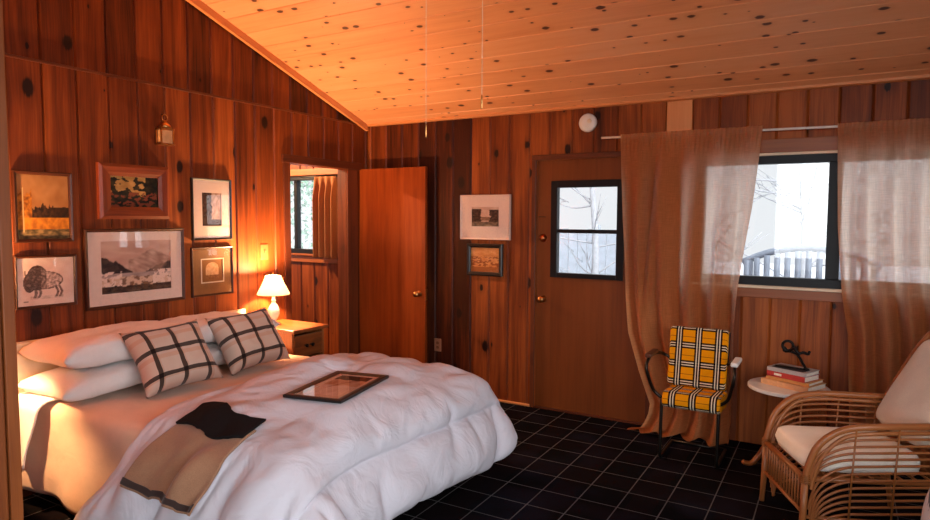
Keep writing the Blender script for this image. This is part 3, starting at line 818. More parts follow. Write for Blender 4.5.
# duvet -------------------------------------------------------------
# draped cloth of the duvet in millimetres: per row of the grid the first value, then the steps to the next
DUVET = [
1094,20,19,20,21,20,21,21,22,23,24,24,24,25,24,25,25,25,24,24,23,22,8,19,20,23,24,24,24,23,23,7,21,23,16,15,22,16,21,18,-6,-2,13,10,11,9,10,18,23,20,22,24,20,3,9,9,8,7,6,8,10,
1090,23,22,22,22,22,21,22,22,23,24,24,25,24,23,24,26,25,24,24,24,23,15,16,19,15,22,23,23,24,23,21,21,12,15,23,10,22,22,23,-11,12,11,-1,10,10,19,18,20,20,18,20,19,20,9,8,5,3,3,5,-3,
1086,23,26,23,24,23,23,22,23,23,24,25,25,24,25,22,24,25,25,24,21,24,22,9,23,19,15,23,23,24,24,23,20,15,7,23,23,13,16,19,16,7,9,-3,5,15,21,16,20,21,20,16,15,13,9,14,3,-1,2,-2,-3,
1083,26,24,26,24,24,24,24,22,24,24,25,25,25,22,26,24,21,25,23,25,24,22,20,9,20,19,23,21,24,24,23,19,21,5,22,24,17,21,17,0,16,10,-1,8,14,22,15,21,21,20,19,14,13,8,4,-4,-3,-2,1,-2,
1083,22,28,27,24,25,25,23,25,22,25,25,25,26,21,25,24,24,22,25,22,25,22,19,23,15,20,17,23,22,23,23,10,20,19,23,22,21,19,22,-10,19,10,1,10,16,22,16,22,20,19,17,13,5,1,-9,-2,-1,1,4,4,
1084,22,28,27,24,25,25,24,26,24,24,24,26,25,25,21,25,22,24,23,24,22,23,21,22,21,17,18,21,22,23,22,15,17,21,22,23,23,20,22,-13,18,12,1,13,18,22,17,21,20,16,17,-1,-2,-2,5,6,7,8,8,-20,
1087,23,27,26,25,24,25,25,25,21,26,25,26,25,26,24,21,24,22,23,23,23,22,23,22,23,21,18,18,21,22,23,17,18,21,22,23,24,22,19,-13,19,10,4,14,21,21,18,20,19,15,11,6,-3,10,6,8,9,9,-17,-24,
1092,22,25,26,26,25,25,21,26,22,25,26,25,26,25,25,23,22,21,23,23,23,23,23,23,23,23,21,20,17,21,22,20,17,22,23,23,23,22,20,-13,19,10,7,16,21,22,19,19,16,10,6,9,14,11,10,10,7,-4,-26,-19,
1099,20,23,26,25,24,25,21,25,25,25,24,26,25,25,24,23,23,22,22,23,23,23,24,22,24,23,22,18,21,22,21,20,21,20,23,23,24,22,20,-13,21,9,10,18,20,21,23,15,7,11,11,17,13,12,11,9,8,-10,-15,-19,
1108,22,16,25,24,25,23,21,25,25,25,25,25,25,25,24,23,22,23,22,23,23,24,24,24,22,23,23,21,20,21,22,21,21,21,23,22,24,23,21,-12,22,8,13,18,22,19,22,5,7,18,18,15,12,12,11,13,-20,-12,7,-14,
1096,26,26,25,24,24,24,21,25,24,25,25,25,24,25,24,23,23,23,23,24,20,24,25,25,24,23,21,22,21,22,21,22,22,22,23,22,23,24,22,-10,23,7,16,18,23,10,16,5,20,20,17,13,11,12,15,-9,10,-24,-19,3,
1097,27,26,25,23,24,24,21,25,25,24,25,25,24,25,24,23,23,23,24,24,18,25,25,26,24,23,22,22,22,22,22,22,22,23,23,23,22,24,23,-5,21,9,19,21,20,-6,13,21,22,17,15,12,10,12,13,5,-2,-23,-24,-23,
1098,26,28,24,23,24,24,22,25,24,25,24,25,24,23,25,24,24,22,25,25,15,25,27,25,23,25,21,24,22,22,23,22,23,23,24,23,22,23,23,2,16,18,20,12,19,-12,22,21,18,17,13,12,10,10,10,7,2,-18,-28,-29,
1097,29,26,25,23,24,24,23,24,24,25,24,25,25,22,24,25,24,23,25,25,13,27,26,26,24,21,24,24,22,24,23,23,23,24,23,23,24,22,22,10,16,20,10,13,18,-11,25,16,17,14,13,11,10,10,10,6,1,-9,-28,-28,
1098,28,27,25,23,24,23,24,24,24,26,24,24,25,21,25,24,24,24,24,21,24,22,24,27,21,25,25,24,23,24,23,23,24,24,24,23,24,22,23,19,17,6,14,12,19,-10,21,14,13,12,12,11,10,10,8,6,2,-7,-26,-19,
1100,27,27,25,24,23,24,23,24,25,25,25,23,24,23,24,24,24,25,24,21,26,19,25,26,22,25,25,25,25,23,23,25,23,24,24,24,24,23,24,23,11,4,17,11,13,-14,20,14,12,12,10,10,9,9,8,6,3,-4,-18,-29,
1102,27,27,25,24,24,22,25,22,25,25,25,23,25,23,24,23,25,23,25,22,26,19,27,23,24,25,25,24,26,24,24,24,24,25,24,25,23,24,23,19,14,9,6,17,5,-20,15,11,12,14,7,7,8,6,9,10,9,-1,-17,-25,
1104,27,27,24,25,24,22,25,21,26,25,25,23,24,23,24,24,24,22,26,23,26,21,25,23,25,26,25,22,26,26,26,22,25,25,25,24,24,23,22,20,9,13,6,14,4,-18,20,1,4,6,6,6,6,5,7,9,11,-4,0,-22,
1106,27,27,24,25,24,22,25,22,25,24,26,24,23,22,24,25,24,25,21,25,26,23,23,24,25,25,26,22,26,26,26,23,26,25,23,25,24,23,22,19,13,6,12,9,4,-20,20,16,10,7,6,6,5,1,5,-13,-6,13,-19,-4,
1109,26,27,25,24,24,22,24,23,24,25,25,25,23,22,25,23,26,25,24,21,26,25,21,26,24,25,25,23,26,26,26,26,25,24,20,25,25,23,22,20,15,9,6,9,2,-22,18,18,15,14,10,6,6,3,3,-8,-8,-11,3,-17,
1111,27,27,24,24,24,23,23,23,25,25,25,23,25,22,24,23,26,24,26,21,25,26,22,24,24,25,25,24,26,26,27,24,26,19,23,26,25,24,19,21,15,10,7,7,4,-26,22,20,15,14,15,8,6,2,2,-2,-4,-7,-20,-15,
1115,27,25,25,24,23,24,22,23,25,25,25,23,24,23,23,24,25,25,25,22,26,25,25,22,24,25,24,25,26,25,27,25,23,19,25,25,27,23,17,20,16,11,8,7,6,-28,27,19,18,15,12,9,6,2,1,-1,-1,-7,-15,-26,
1119,28,23,25,23,24,25,20,23,25,26,24,23,22,26,22,25,23,25,25,24,25,25,25,23,24,24,25,25,26,24,26,25,20,23,25,26,26,23,17,18,16,13,10,3,10,-28,20,27,16,13,13,10,7,2,2,1,0,-7,-16,-29,
1123,28,22,26,22,24,25,24,18,26,26,25,22,21,26,21,26,23,25,25,24,26,25,25,23,24,24,24,26,25,24,25,25,20,25,25,25,26,22,17,16,20,13,10,0,10,-28,24,21,18,14,13,10,7,4,2,1,-1,-6,-16,-29,
1127,28,21,26,22,24,25,25,18,25,26,25,22,20,26,22,25,23,25,25,25,25,25,25,24,23,24,25,25,25,24,24,24,23,24,24,25,26,21,14,24,18,14,10,-3,7,-27,16,22,22,16,13,12,4,8,5,0,-1,-7,-18,-28,
1131,25,23,26,22,24,25,25,20,24,25,26,21,20,25,25,22,24,25,24,25,25,26,24,24,24,24,24,24,25,24,24,24,23,24,24,26,23,21,17,25,18,9,16,-6,3,-25,22,19,16,15,15,14,11,8,3,-1,-3,-7,-19,-27,
1134,23,25,25,23,24,25,24,24,22,24,25,21,21,24,25,22,25,25,22,26,26,25,24,23,25,24,24,24,24,24,24,24,23,24,24,25,23,17,25,22,17,8,19,1,-9,-23,17,15,14,14,14,14,14,19,6,-1,-6,-9,-18,-26,
1137,22,25,26,23,24,24,24,24,23,23,23,24,24,21,24,22,26,24,22,26,26,25,23,24,26,23,24,24,23,24,24,25,23,22,24,24,23,20,25,20,10,15,20,2,-17,-17,17,20,18,17,14,13,8,9,14,-3,-13,-12,-9,-26,
1139,23,25,25,24,24,24,24,24,23,23,24,23,21,24,24,22,25,24,22,26,26,24,23,26,23,23,25,24,24,23,24,24,24,22,24,23,22,23,21,15,16,22,12,4,-6,-24,27,18,17,15,13,12,12,8,3,-2,-6,-11,-19,-24,
1142,23,26,25,23,24,23,24,24,23,23,23,23,23,23,25,22,24,23,24,25,25,23,25,23,23,25,26,24,24,23,23,24,23,23,23,23,21,22,19,20,18,17,14,4,-3,-24,28,11,21,15,14,12,10,7,3,-1,-4,-11,-25,-20,
1146,24,25,24,24,22,23,24,24,23,23,23,23,23,24,24,23,24,22,24,24,24,25,23,22,25,26,25,25,23,23,23,23,23,23,23,23,21,20,20,19,19,17,16,2,-4,-23,28,21,7,19,12,12,9,7,4,1,-4,-11,-21,-24,
1151,23,25,23,24,22,23,24,23,23,23,23,23,23,24,24,23,24,22,24,24,24,23,22,24,26,26,25,25,24,23,20,23,24,23,23,22,23,22,20,17,20,18,13,-1,-6,-21,24,27,15,7,17,9,8,7,3,1,-4,-10,-19,-24,
1156,22,25,23,23,22,23,24,22,22,23,23,24,24,23,24,23,23,23,23,24,23,24,23,24,26,26,26,24,25,23,19,22,24,22,23,22,24,24,22,19,13,21,10,-6,-6,-19,25,20,18,16,12,10,7,6,4,0,-5,-10,-17,-23,
1159,23,25,22,22,23,23,22,22,23,21,25,23,25,24,23,23,23,23,23,23,24,23,24,24,26,26,26,25,22,26,20,18,24,22,23,23,24,24,23,22,18,12,-10,-6,-5,-10,20,20,19,16,18,13,8,7,4,-1,-5,-10,-16,-22,
1163,22,24,23,22,23,22,21,22,20,24,25,26,24,24,22,23,23,22,23,23,24,23,24,25,26,26,25,25,22,25,21,19,22,23,22,23,24,23,24,24,6,6,6,13,-8,-19,24,9,14,14,15,16,10,7,5,0,-3,-10,-16,-22,
1168,20,24,23,22,22,21,20,21,22,24,25,26,25,24,22,23,22,23,23,23,23,24,24,25,25,25,26,24,24,22,21,21,22,22,22,22,21,23,22,24,24,8,8,1,-4,-22,26,16,4,10,11,13,12,7,2,0,3,-10,-15,-21,
1170,20,24,23,22,21,18,22,21,23,25,25,25,24,24,24,22,23,23,22,23,23,24,25,24,25,25,24,24,23,22,22,22,22,22,22,23,23,23,21,22,20,17,5,1,-5,-23,23,28,9,4,7,9,10,6,3,4,-4,-8,-13,-21,
1170,22,24,23,21,18,23,19,21,24,25,25,25,25,24,24,23,21,24,21,24,22,25,24,24,24,25,23,23,23,24,22,22,22,23,23,20,25,23,17,19,20,22,8,1,-7,-24,24,28,17,8,4,4,6,8,7,-7,-6,-6,-8,-22,
1171,22,25,23,16,23,22,21,22,21,25,26,25,25,24,24,23,20,24,24,21,22,25,24,24,24,24,23,24,24,23,22,21,22,23,23,19,24,25,22,19,18,17,9,3,-10,-23,26,26,18,12,6,3,1,9,6,0,-5,-7,-17,-21,
1173,23,24,22,15,19,21,22,23,25,25,26,25,25,24,26,22,19,24,25,20,24,23,24,24,24,23,25,24,24,23,18,22,23,22,24,19,23,24,22,20,18,14,11,5,-11,-23,25,28,18,12,8,3,0,8,6,2,-3,-9,-18,-22,
1176,22,24,21,16,19,19,22,25,25,25,25,26,25,24,25,22,20,24,24,21,23,23,24,23,25,24,25,25,23,21,16,24,23,22,22,21,21,22,22,18,19,15,12,7,-12,-22,27,27,17,12,8,4,1,6,6,2,-1,-9,-17,-23,
1178,22,24,20,16,18,20,25,23,25,25,24,26,25,25,24,22,21,23,23,23,22,23,24,23,24,25,26,24,23,15,20,25,22,23,21,21,21,20,18,22,13,13,14,15,-13,-21,26,29,16,11,8,5,3,4,4,2,-1,-8,-14,-24,
1179,21,25,20,14,19,23,25,25,24,25,24,23,23,25,24,23,23,22,23,23,22,23,23,23,25,25,25,24,21,15,22,25,22,23,21,21,21,17,20,16,23,17,14,-7,0,-19,28,26,17,10,8,5,2,4,2,1,-3,-11,-7,-21,
1180,20,25,21,11,24,20,24,23,25,25,25,25,23,24,24,23,23,23,23,22,22,23,23,24,24,24,26,23,19,16,24,23,24,23,20,21,23,20,12,23,11,24,7,11,-19,-11,27,28,17,9,7,5,2,4,3,-5,-3,0,-13,-20,
1181,19,24,21,13,23,18,24,24,24,25,25,26,24,24,24,23,23,23,22,23,23,22,23,24,23,25,25,23,16,19,25,22,25,23,19,21,24,21,19,10,22,9,21,5,-10,-17,27,24,17,8,6,4,5,4,-1,1,4,-9,-13,-19,
1181,19,23,21,15,20,21,22,24,25,25,25,25,25,24,22,25,23,22,23,23,23,22,23,23,23,25,25,21,16,22,24,23,25,22,18,22,24,22,20,18,3,21,15,0,1,-18,24,23,14,8,5,7,7,5,4,7,-8,-9,-12,-19,
1181,19,22,21,18,20,21,22,23,24,25,25,25,25,21,25,24,22,24,24,22,23,22,22,23,23,24,25,20,17,24,22,24,25,21,17,24,24,22,20,18,13,1,18,9,0,-20,22,20,13,7,10,9,8,10,10,-11,-10,-11,-14,-5,
1180,20,22,21,18,21,23,21,23,23,24,25,24,23,25,24,23,23,24,23,23,22,23,22,22,23,23,24,20,19,25,21,25,24,17,21,24,24,21,20,17,15,11,-1,10,8,-20,20,16,13,11,11,10,10,6,6,8,-7,-9,-26,-23,
1180,19,22,24,15,21,22,24,23,24,23,23,25,23,24,24,23,24,23,23,24,23,22,20,22,23,23,23,21,21,23,23,24,22,17,24,24,22,21,19,16,16,14,9,6,1,-20,19,15,14,12,11,11,11,9,9,-2,1,-11,-20,-24,
1180,19,22,25,14,20,22,23,23,23,24,25,24,24,24,24,24,23,23,23,24,23,24,21,17,23,23,23,21,22,22,24,23,21,19,24,23,22,21,20,18,18,6,7,12,2,-19,18,15,13,13,11,12,12,7,7,8,-4,-11,-19,-24,
1178,20,23,24,15,19,22,23,23,24,24,24,24,25,24,24,22,24,24,23,23,24,25,22,14,23,23,22,22,22,22,23,20,21,23,24,23,22,22,20,16,17,18,7,-1,7,-20,17,15,14,13,11,14,12,10,7,2,-4,-11,-18,-23,
1175,21,24,24,17,16,22,23,24,23,24,25,24,24,25,22,24,25,21,24,24,25,24,23,20,15,23,23,21,22,22,22,21,23,23,22,23,22,23,22,21,17,15,9,4,-5,-18,17,14,14,14,10,16,12,9,6,1,-5,-10,-18,-23,
1171,23,24,24,20,14,20,24,23,25,24,24,24,25,22,24,25,24,23,22,25,24,23,25,21,14,23,23,22,21,22,22,22,22,20,21,22,22,22,23,23,23,14,9,2,-6,-16,17,13,16,12,10,18,9,7,5,1,-4,-10,-16,-25,
1167,23,26,24,21,15,18,24,24,24,24,24,24,24,24,24,25,22,25,22,25,22,24,24,22,16,23,22,22,21,23,21,22,22,22,23,22,23,22,22,20,18,17,10,2,-7,-15,17,13,15,9,18,12,7,6,5,1,-3,-9,-16,-21,
1162,24,26,25,22,18,16,23,25,24,24,24,23,24,24,24,24,24,24,24,24,21,24,24,21,19,22,22,23,20,23,22,22,22,23,22,23,22,16,18,18,18,19,20,-4,-2,-17,20,12,12,15,12,10,7,6,4,1,-2,-7,-19,-15,
1158,24,27,25,23,20,16,22,24,25,24,23,24,24,24,24,24,24,24,23,24,22,23,23,22,21,22,22,22,21,22,22,23,23,23,22,21,21,22,19,19,17,17,11,-6,4,-16,18,13,12,11,9,9,8,6,4,1,-1,-3,-8,-24,
1155,25,27,23,25,21,17,22,23,25,23,24,24,24,24,24,24,24,23,24,23,22,23,23,23,22,21,22,22,22,22,21,22,23,24,23,23,22,19,19,21,17,15,1,9,-3,-16,17,15,11,7,7,8,6,6,3,1,-5,-3,7,-21,
1152,26,27,23,24,22,20,20,24,23,24,23,24,25,24,25,24,24,23,22,23,23,23,23,22,23,22,22,21,22,22,22,23,22,22,24,23,23,21,21,18,18,13,9,1,-4,-19,21,14,12,6,1,3,3,4,4,4,6,9,-4,-19,
1151,28,25,21,25,22,21,21,23,23,23,23,25,25,23,25,24,24,23,23,22,23,23,24,23,22,22,22,22,22,22,23,22,24,23,24,22,22,22,22,20,16,12,8,-2,-3,-20,23,13,13,10,7,8,6,6,5,3,2,-3,-14,-14,
1150,29,23,22,24,22,21,22,23,22,23,24,25,24,25,24,24,23,23,23,23,23,24,24,23,22,21,22,22,23,22,23,23,23,23,24,24,23,23,20,22,16,11,5,-6,1,-19,22,12,15,11,10,10,8,6,4,1,-2,-5,-11,-19,
1150,29,21,23,23,23,21,22,23,22,23,24,24,25,24,24,24,23,23,23,24,23,24,25,23,21,22,22,22,22,23,22,23,23,24,24,24,24,24,23,20,16,9,3,-8,5,-20,21,13,17,10,14,10,8,5,3,0,-2,-6,-13,-21,
1152,27,20,24,22,22,22,22,23,23,23,24,24,24,24,24,23,23,23,24,23,25,24,24,23,22,21,22,23,22,22,23,23,23,23,23,24,25,24,23,21,17,8,-1,-5,6,-21,21,14,18,9,16,10,6,5,3,0,-1,-6,-16,-23,
1154,26,20,22,23,22,22,23,22,23,24,23,24,24,24,23,24,23,23,23,24,23,24,24,24,23,21,22,23,22,22,23,23,23,22,23,22,24,23,25,23,16,8,-3,0,6,-23,20,17,17,10,15,8,8,7,-3,-4,-4,4,-25,-23,
1156,25,21,22,22,23,22,22,23,23,23,23,24,23,24,24,23,24,24,24,23,24,24,23,23,22,22,22,23,22,22,23,23,23,23,21,24,24,23,18,24,19,6,-2,4,6,-25,20,18,16,12,10,9,8,6,8,-1,-2,-19,-16,-10,
1158,25,22,22,22,22,23,22,23,22,24,23,23,23,24,23,24,24,24,25,23,24,23,23,22,21,23,22,23,22,22,23,24,22,24,24,18,25,24,21,16,21,5,3,2,8,-24,19,19,14,12,10,8,8,12,4,0,-3,-5,-14,-24,
1160,25,23,23,22,22,22,23,22,23,23,23,23,23,23,25,23,25,24,23,24,24,23,22,20,23,23,22,23,22,22,23,24,23,23,24,24,18,24,20,21,14,6,4,4,9,-25,23,16,14,15,10,11,8,6,2,-2,-2,-4,-8,-27,
1163,26,24,23,22,22,22,22,22,23,23,23,24,23,21,25,24,25,24,22,23,24,23,22,21,23,23,21,23,22,22,23,24,23,24,24,23,24,18,23,17,11,7,6,8,9,-22,19,13,15,18,10,10,4,1,-1,-1,-2,-1,-4,-21,
1168,25,25,23,22,22,22,23,22,23,21,23,24,22,23,24,24,25,23,22,23,24,22,21,23,22,23,22,22,22,23,22,23,24,24,24,24,23,23,16,18,10,9,8,12,7,-23,15,16,17,9,15,-5,-2,-3,-2,-2,-2,-2,-1,-4,
1170,25,26,23,22,23,22,22,23,23,23,20,23,23,23,24,24,24,23,21,24,23,21,23,22,23,22,22,22,22,23,22,23,24,24,25,23,23,24,18,14,12,10,9,15,7,-23,19,12,8,9,8,10,2,-5,5,-10,0,6,6,-20,
1170,26,26,23,23,23,21,23,22,23,23,23,22,20,24,23,24,24,23,22,23,23,23,21,23,22,22,22,22,22,23,22,23,24,24,25,24,23,23,19,15,12,12,10,17,8,-24,16,2,7,9,9,9,7,8,9,2,-4,8,-14,-26,
1170,26,26,23,23,22,24,21,23,21,24,23,22,24,19,25,22,24,23,22,23,23,21,23,22,23,22,22,22,22,23,22,23,23,25,24,25,24,24,20,16,13,13,10,18,9,-26,20,12,12,10,9,8,9,2,5,6,3,-17,-12,-13,
1169,26,26,22,24,21,24,21,23,23,21,24,24,22,24,20,24,22,23,22,22,23,22,23,22,23,22,23,21,22,23,22,23,23,24,25,25,25,25,20,17,16,12,13,17,13,-28,17,17,19,14,12,9,9,6,4,4,-1,-16,-10,-13,
1168,25,26,22,23,24,20,23,22,23,22,22,24,24,24,22,21,23,22,22,22,22,23,23,22,23,23,22,22,22,22,22,23,23,23,25,25,25,25,22,19,18,15,15,15,18,-30,26,17,15,12,11,11,8,7,5,4,-12,8,-15,-15,
1168,23,24,21,23,25,18,24,23,22,24,22,22,23,24,24,21,22,23,22,22,22,23,23,23,23,22,22,22,22,22,22,22,23,24,24,25,25,24,23,17,21,19,16,18,20,-27,25,13,13,12,12,11,10,10,8,7,1,0,-13,-15,
1174,13,22,22,23,23,18,24,24,25,21,25,21,23,22,23,23,22,22,22,23,22,23,23,24,23,23,19,23,22,22,23,21,23,23,24,25,25,25,22,18,21,16,20,20,17,-24,27,8,11,10,11,10,10,9,9,9,9,14,-15,-20,
1156,23,24,23,21,23,19,22,24,26,24,22,24,21,23,22,22,22,22,23,22,23,23,23,24,24,23,17,23,23,23,22,21,23,22,24,25,25,25,23,17,22,12,21,21,21,-18,23,26,17,12,10,10,9,9,9,7,7,8,-19,-23,
1150,21,25,22,21,23,19,22,24,25,26,24,22,23,22,22,22,21,22,22,23,22,23,25,24,25,23,14,24,23,23,21,22,24,20,24,25,26,25,22,20,21,12,17,23,23,-12,26,18,26,20,14,12,9,11,11,10,6,-11,-25,-15,
1148,16,24,22,22,20,23,19,23,25,26,26,24,23,22,21,22,21,21,22,23,22,23,24,26,26,23,12,24,24,23,21,22,24,19,24,25,26,25,23,21,20,14,12,22,25,-3,25,23,17,25,20,17,14,13,12,11,-13,-9,-5,-24,
1150,8,24,21,21,19,21,21,23,24,26,26,25,23,23,22,21,20,22,22,22,23,22,24,26,26,24,13,25,21,24,20,23,24,19,24,25,26,25,24,19,23,17,6,20,23,6,24,26,17,25,22,21,19,15,13,13,-1,-6,-17,-26,
1134,16,25,18,21,18,22,22,23,23,25,26,26,24,23,22,22,20,21,22,22,22,23,24,25,26,25,15,24,21,24,21,24,22,19,23,25,26,26,24,18,25,19,13,5,24,12,23,27,20,25,22,23,22,17,15,13,8,0,-28,-24,
1119,21,25,17,21,18,23,21,23,23,25,26,26,25,24,21,24,20,19,22,22,23,21,25,26,25,26,20,21,20,25,21,24,19,21,23,25,25,26,24,17,26,21,15,-2,25,17,22,26,24,23,24,23,25,20,17,7,16,8,-28,-27,
1104,24,24,18,21,19,23,22,21,24,25,26,26,26,20,25,25,21,16,22,23,23,21,25,25,27,25,22,21,21,25,22,22,21,19,23,25,25,25,23,19,25,21,18,-2,18,23,22,26,24,25,23,25,25,23,19,12,11,5,-30,-22,
1089,27,20,21,22,19,24,23,20,23,25,26,26,26,22,25,25,21,16,24,19,24,24,23,25,25,25,24,23,21,26,24,20,25,15,23,24,25,23,23,19,25,22,20,5,10,23,23,26,24,24,25,22,25,27,3,15,15,13,-17,-28,
1073,24,23,23,23,19,23,25,23,21,24,26,26,26,24,25,24,22,16,24,18,23,25,25,24,24,25,22,26,23,26,26,20,25,13,23,25,25,21,19,22,26,23,20,13,6,18,26,23,24,25,26,25,24,23,11,-7,13,16,15,-26,
1057,24,23,25,23,20,23,24,25,22,24,25,27,25,26,25,23,23,17,23,17,23,25,25,25,23,24,24,25,26,26,26,24,23,12,23,25,25,19,14,25,27,24,21,16,7,14,23,26,24,24,25,24,21,25,20,11,-2,-2,21,0,
1039,23,27,25,23,22,24,24,24,25,23,25,26,27,25,25,25,22,20,20,16,23,25,26,24,24,24,25,26,25,26,25,26,25,9,25,26,22,19,14,23,26,26,23,17,13,7,26,22,24,23,23,22,24,23,20,18,-22,7,13,30,
1023,25,27,26,24,23,24,24,24,24,24,26,26,26,26,26,24,21,17,24,15,23,26,26,23,24,26,26,26,25,25,25,23,26,12,27,26,14,24,17,17,27,26,25,19,14,4,25,26,25,18,23,18,22,20,18,24,15,-4,22,16,
1011,25,28,26,25,24,24,24,23,24,25,25,27,26,26,26,25,16,17,25,15,25,27,26,23,24,26,27,26,26,24,22,24,25,18,27,25,9,26,26,6,26,26,27,22,15,4,25,26,27,12,23,28,14,10,24,25,27,14,3,19,
1003,25,28,26,25,25,24,22,24,24,24,26,27,27,26,26,25,2,26,26,15,27,27,26,25,23,27,28,26,26,24,23,19,22,26,27,24,19,19,10,15,25,27,27,25,17,4,26,25,28,21,20,7,13,27,29,24,30,3,19,11,
997,26,27,27,25,25,20,25,24,22,25,26,26,28,27,26,25,-1,23,25,26,21,27,26,26,25,27,28,26,24,25,25,20,24,25,25,18,12,24,10,19,23,27,27,28,20,3,22,30,26,12,26,0,28,29,29,29,28,2,23,4,
995,26,28,25,25,23,21,24,24,24,21,25,27,28,28,27,26,2,21,20,20,27,27,27,27,27,28,28,26,25,22,26,26,25,11,21,17,17,16,17,23,23,26,28,28,25,3,20,31,18,16,14,18,26,29,29,29,27,17,-9,24,
997,26,25,25,24,17,25,25,24,26,16,24,28,28,28,27,27,15,3,19,25,27,27,28,28,28,29,28,24,27,26,27,25,18,10,9,17,25,26,8,23,29,23,27,27,29,1,22,16,18,24,26,29,9,27,28,28,26,14,-6,33,
1001,23,24,24,24,23,23,21,18,13,26,28,28,28,28,26,24,2,28,13,25,28,28,27,29,29,30,26,28,28,27,26,20,1,22,0,24,26,25,10,27,28,28,29,26,14,13,16,20,27,20,27,12,26,29,29,28,-6,10,22,32,
-1235,-9,-9,-8,-8,-8,-7,-6,-6,-5,-6,-6,-5,-5,-4,-5,-5,-6,-6,-8,-9,-10,-19,14,12,3,2,1,1,-2,0,0,-6,-6,-13,12,1,-3,-8,-4,12,17,20,20,20,22,20,11,4,0,0,4,2,9,-4,-7,-13,-15,-14,-13,-9,
-1252,11,-3,-4,-5,-7,-7,-6,-5,-4,-4,-9,-2,-6,-12,2,-4,-5,-6,-8,-10,-10,-18,-18,15,19,8,6,5,4,2,-13,-12,-21,18,-6,20,-6,-6,-7,14,-15,19,23,21,21,14,24,5,6,-14,13,-2,-5,-7,-9,-16,-17,-16,-14,-7,
-1269,13,9,0,-1,-3,-5,-6,-6,-4,-3,-1,-6,-6,-6,-13,5,-4,-7,-9,-14,-7,-12,-20,-7,15,18,9,6,3,-1,-8,-13,-20,23,6,6,-21,18,4,-15,-23,21,22,23,19,13,22,14,2,1,-18,-5,-8,-7,-5,-17,-17,-15,-12,-7,
-1288,12,15,5,3,1,-3,-5,-8,0,-4,-1,-5,-6,-12,4,-6,-13,0,-10,-3,-10,-12,-12,-20,12,13,4,12,5,-2,-5,-14,-13,23,5,3,-17,-3,15,-23,-17,21,22,21,19,11,22,14,5,1,-1,-9,-11,-17,-21,-16,-16,-13,-13,-8,
-1308,19,12,6,5,4,-1,-7,1,-11,6,-1,-4,-4,-15,1,-6,-5,-12,1,-9,-4,-10,-13,-6,-18,12,16,3,10,-2,-5,-20,13,14,-4,9,-9,-12,7,-23,-13,20,22,20,18,7,22,13,4,-1,-3,-8,-17,-17,-13,-16,-16,-15,-14,-11,
-1327,20,13,7,8,3,3,-8,3,-7,-7,10,-3,-3,-6,-14,-1,-9,-2,-9,1,-7,-7,-9,-2,-10,-15,15,10,6,-2,-2,-17,14,11,3,4,-3,-11,-4,-20,-13,20,22,19,15,5,21,9,2,-2,-2,-12,-15,-16,-15,-15,-11,-9,-7,-18,
-1344,18,15,7,7,-4,7,5,-5,-11,5,5,-1,-6,-1,-5,-14,-3,-8,1,-4,-5,-4,-4,-4,-5,-8,-14,15,8,-1,0,-13,14,7,5,4,-1,-6,-12,-19,-12,20,22,18,12,3,19,2,3,-2,-6,-9,-15,0,-16,-9,-4,-9,-22,-12,
-1362,18,16,7,4,-1,-2,10,-2,-9,8,0,-1,0,-3,-5,-6,-8,-7,-2,-2,-2,-1,-3,-2,-3,-5,-8,-11,15,-2,3,-9,15,4,4,3,-1,-6,-10,-19,-10,21,21,16,7,2,18,1,-2,-6,-7,-8,9,-6,-7,-10,-11,-19,-15,-17,
-1381,19,16,5,3,-3,-2,11,-3,4,0,-3,1,-1,-2,-4,-5,-6,-4,-2,0,0,1,-1,-8,0,-3,-6,-13,8,0,-2,9,-4,12,3,2,0,-5,-9,-20,-5,21,20,13,10,0,12,-6,-7,-5,-5,11,-4,-6,-7,-9,-11,-19,-14,-18,
-1401,18,18,-1,4,0,-4,11,2,1,0,-2,0,-1,-1,-4,-4,-4,-2,-3,5,2,3,0,-4,-10,-3,-2,-5,-8,6,-1,6,-4,11,4,-4,7,-3,-8,-20,-1,22,19,13,7,-4,0,-8,-6,-3,12,-3,-5,-6,-6,-6,0,-16,-21,-21,
-1401,7,8,-1,1,1,-2,9,3,1,0,0,-1,0,-2,-3,-3,-6,3,-2,1,11,2,1,-3,-4,-6,-6,-4,-4,-1,0,4,-3,10,3,-5,9,0,-6,-22,5,22,18,3,11,-11,-7,-8,1,9,-2,-4,-6,-4,-3,-7,3,-9,-8,-27,
-1413,-7,8,4,0,1,-2,8,2,2,1,0,0,-1,-2,-2,-3,-5,6,-1,-2,14,3,1,-1,-4,-5,-5,-5,-3,-1,0,2,-1,7,2,-4,10,0,-2,-23,11,22,8,7,0,-13,-8,4,2,-2,-3,-5,-5,-4,-3,-2,-1,-4,-13,3,
-1430,-8,0,6,1,1,0,6,2,2,3,0,-1,-1,-4,0,-2,-4,8,0,-5,16,4,1,-2,-7,-2,-7,1,-3,0,-1,1,3,3,2,-3,8,-2,4,-20,18,13,6,-4,0,-12,-1,0,-2,-4,-4,-4,-4,-4,-3,-2,-1,-2,-9,2,
-1453,-2,-4,3,2,2,1,4,2,4,3,-4,1,-1,-5,2,-2,-2,7,2,-6,17,2,2,-3,-4,-7,2,0,-6,6,-2,-2,3,4,2,-2,6,-2,9,-15,16,7,-4,-3,-1,-9,-2,-3,-4,-4,-4,-4,-4,-4,-4,-2,-1,1,2,-10,
-1479,1,-2,1,2,2,2,3,4,3,2,-2,-4,1,-5,3,-2,3,4,-4,10,7,-6,4,1,-6,1,1,1,-5,0,7,-5,3,1,5,-1,5,-2,8,-9,14,-5,-3,-3,0,-9,-3,-5,-4,-4,-5,-4,-4,-4,-4,-3,-1,0,4,-8,
-1506,2,0,1,1,2,3,3,4,3,2,-2,-4,0,-4,2,2,2,1,-2,9,5,-7,4,2,-5,4,4,1,0,-6,8,1,-3,4,1,5,1,1,3,2,-2,-6,-1,-3,-3,-4,-6,-5,-5,-4,-4,-5,-4,-4,-4,-4,-2,0,4,7,
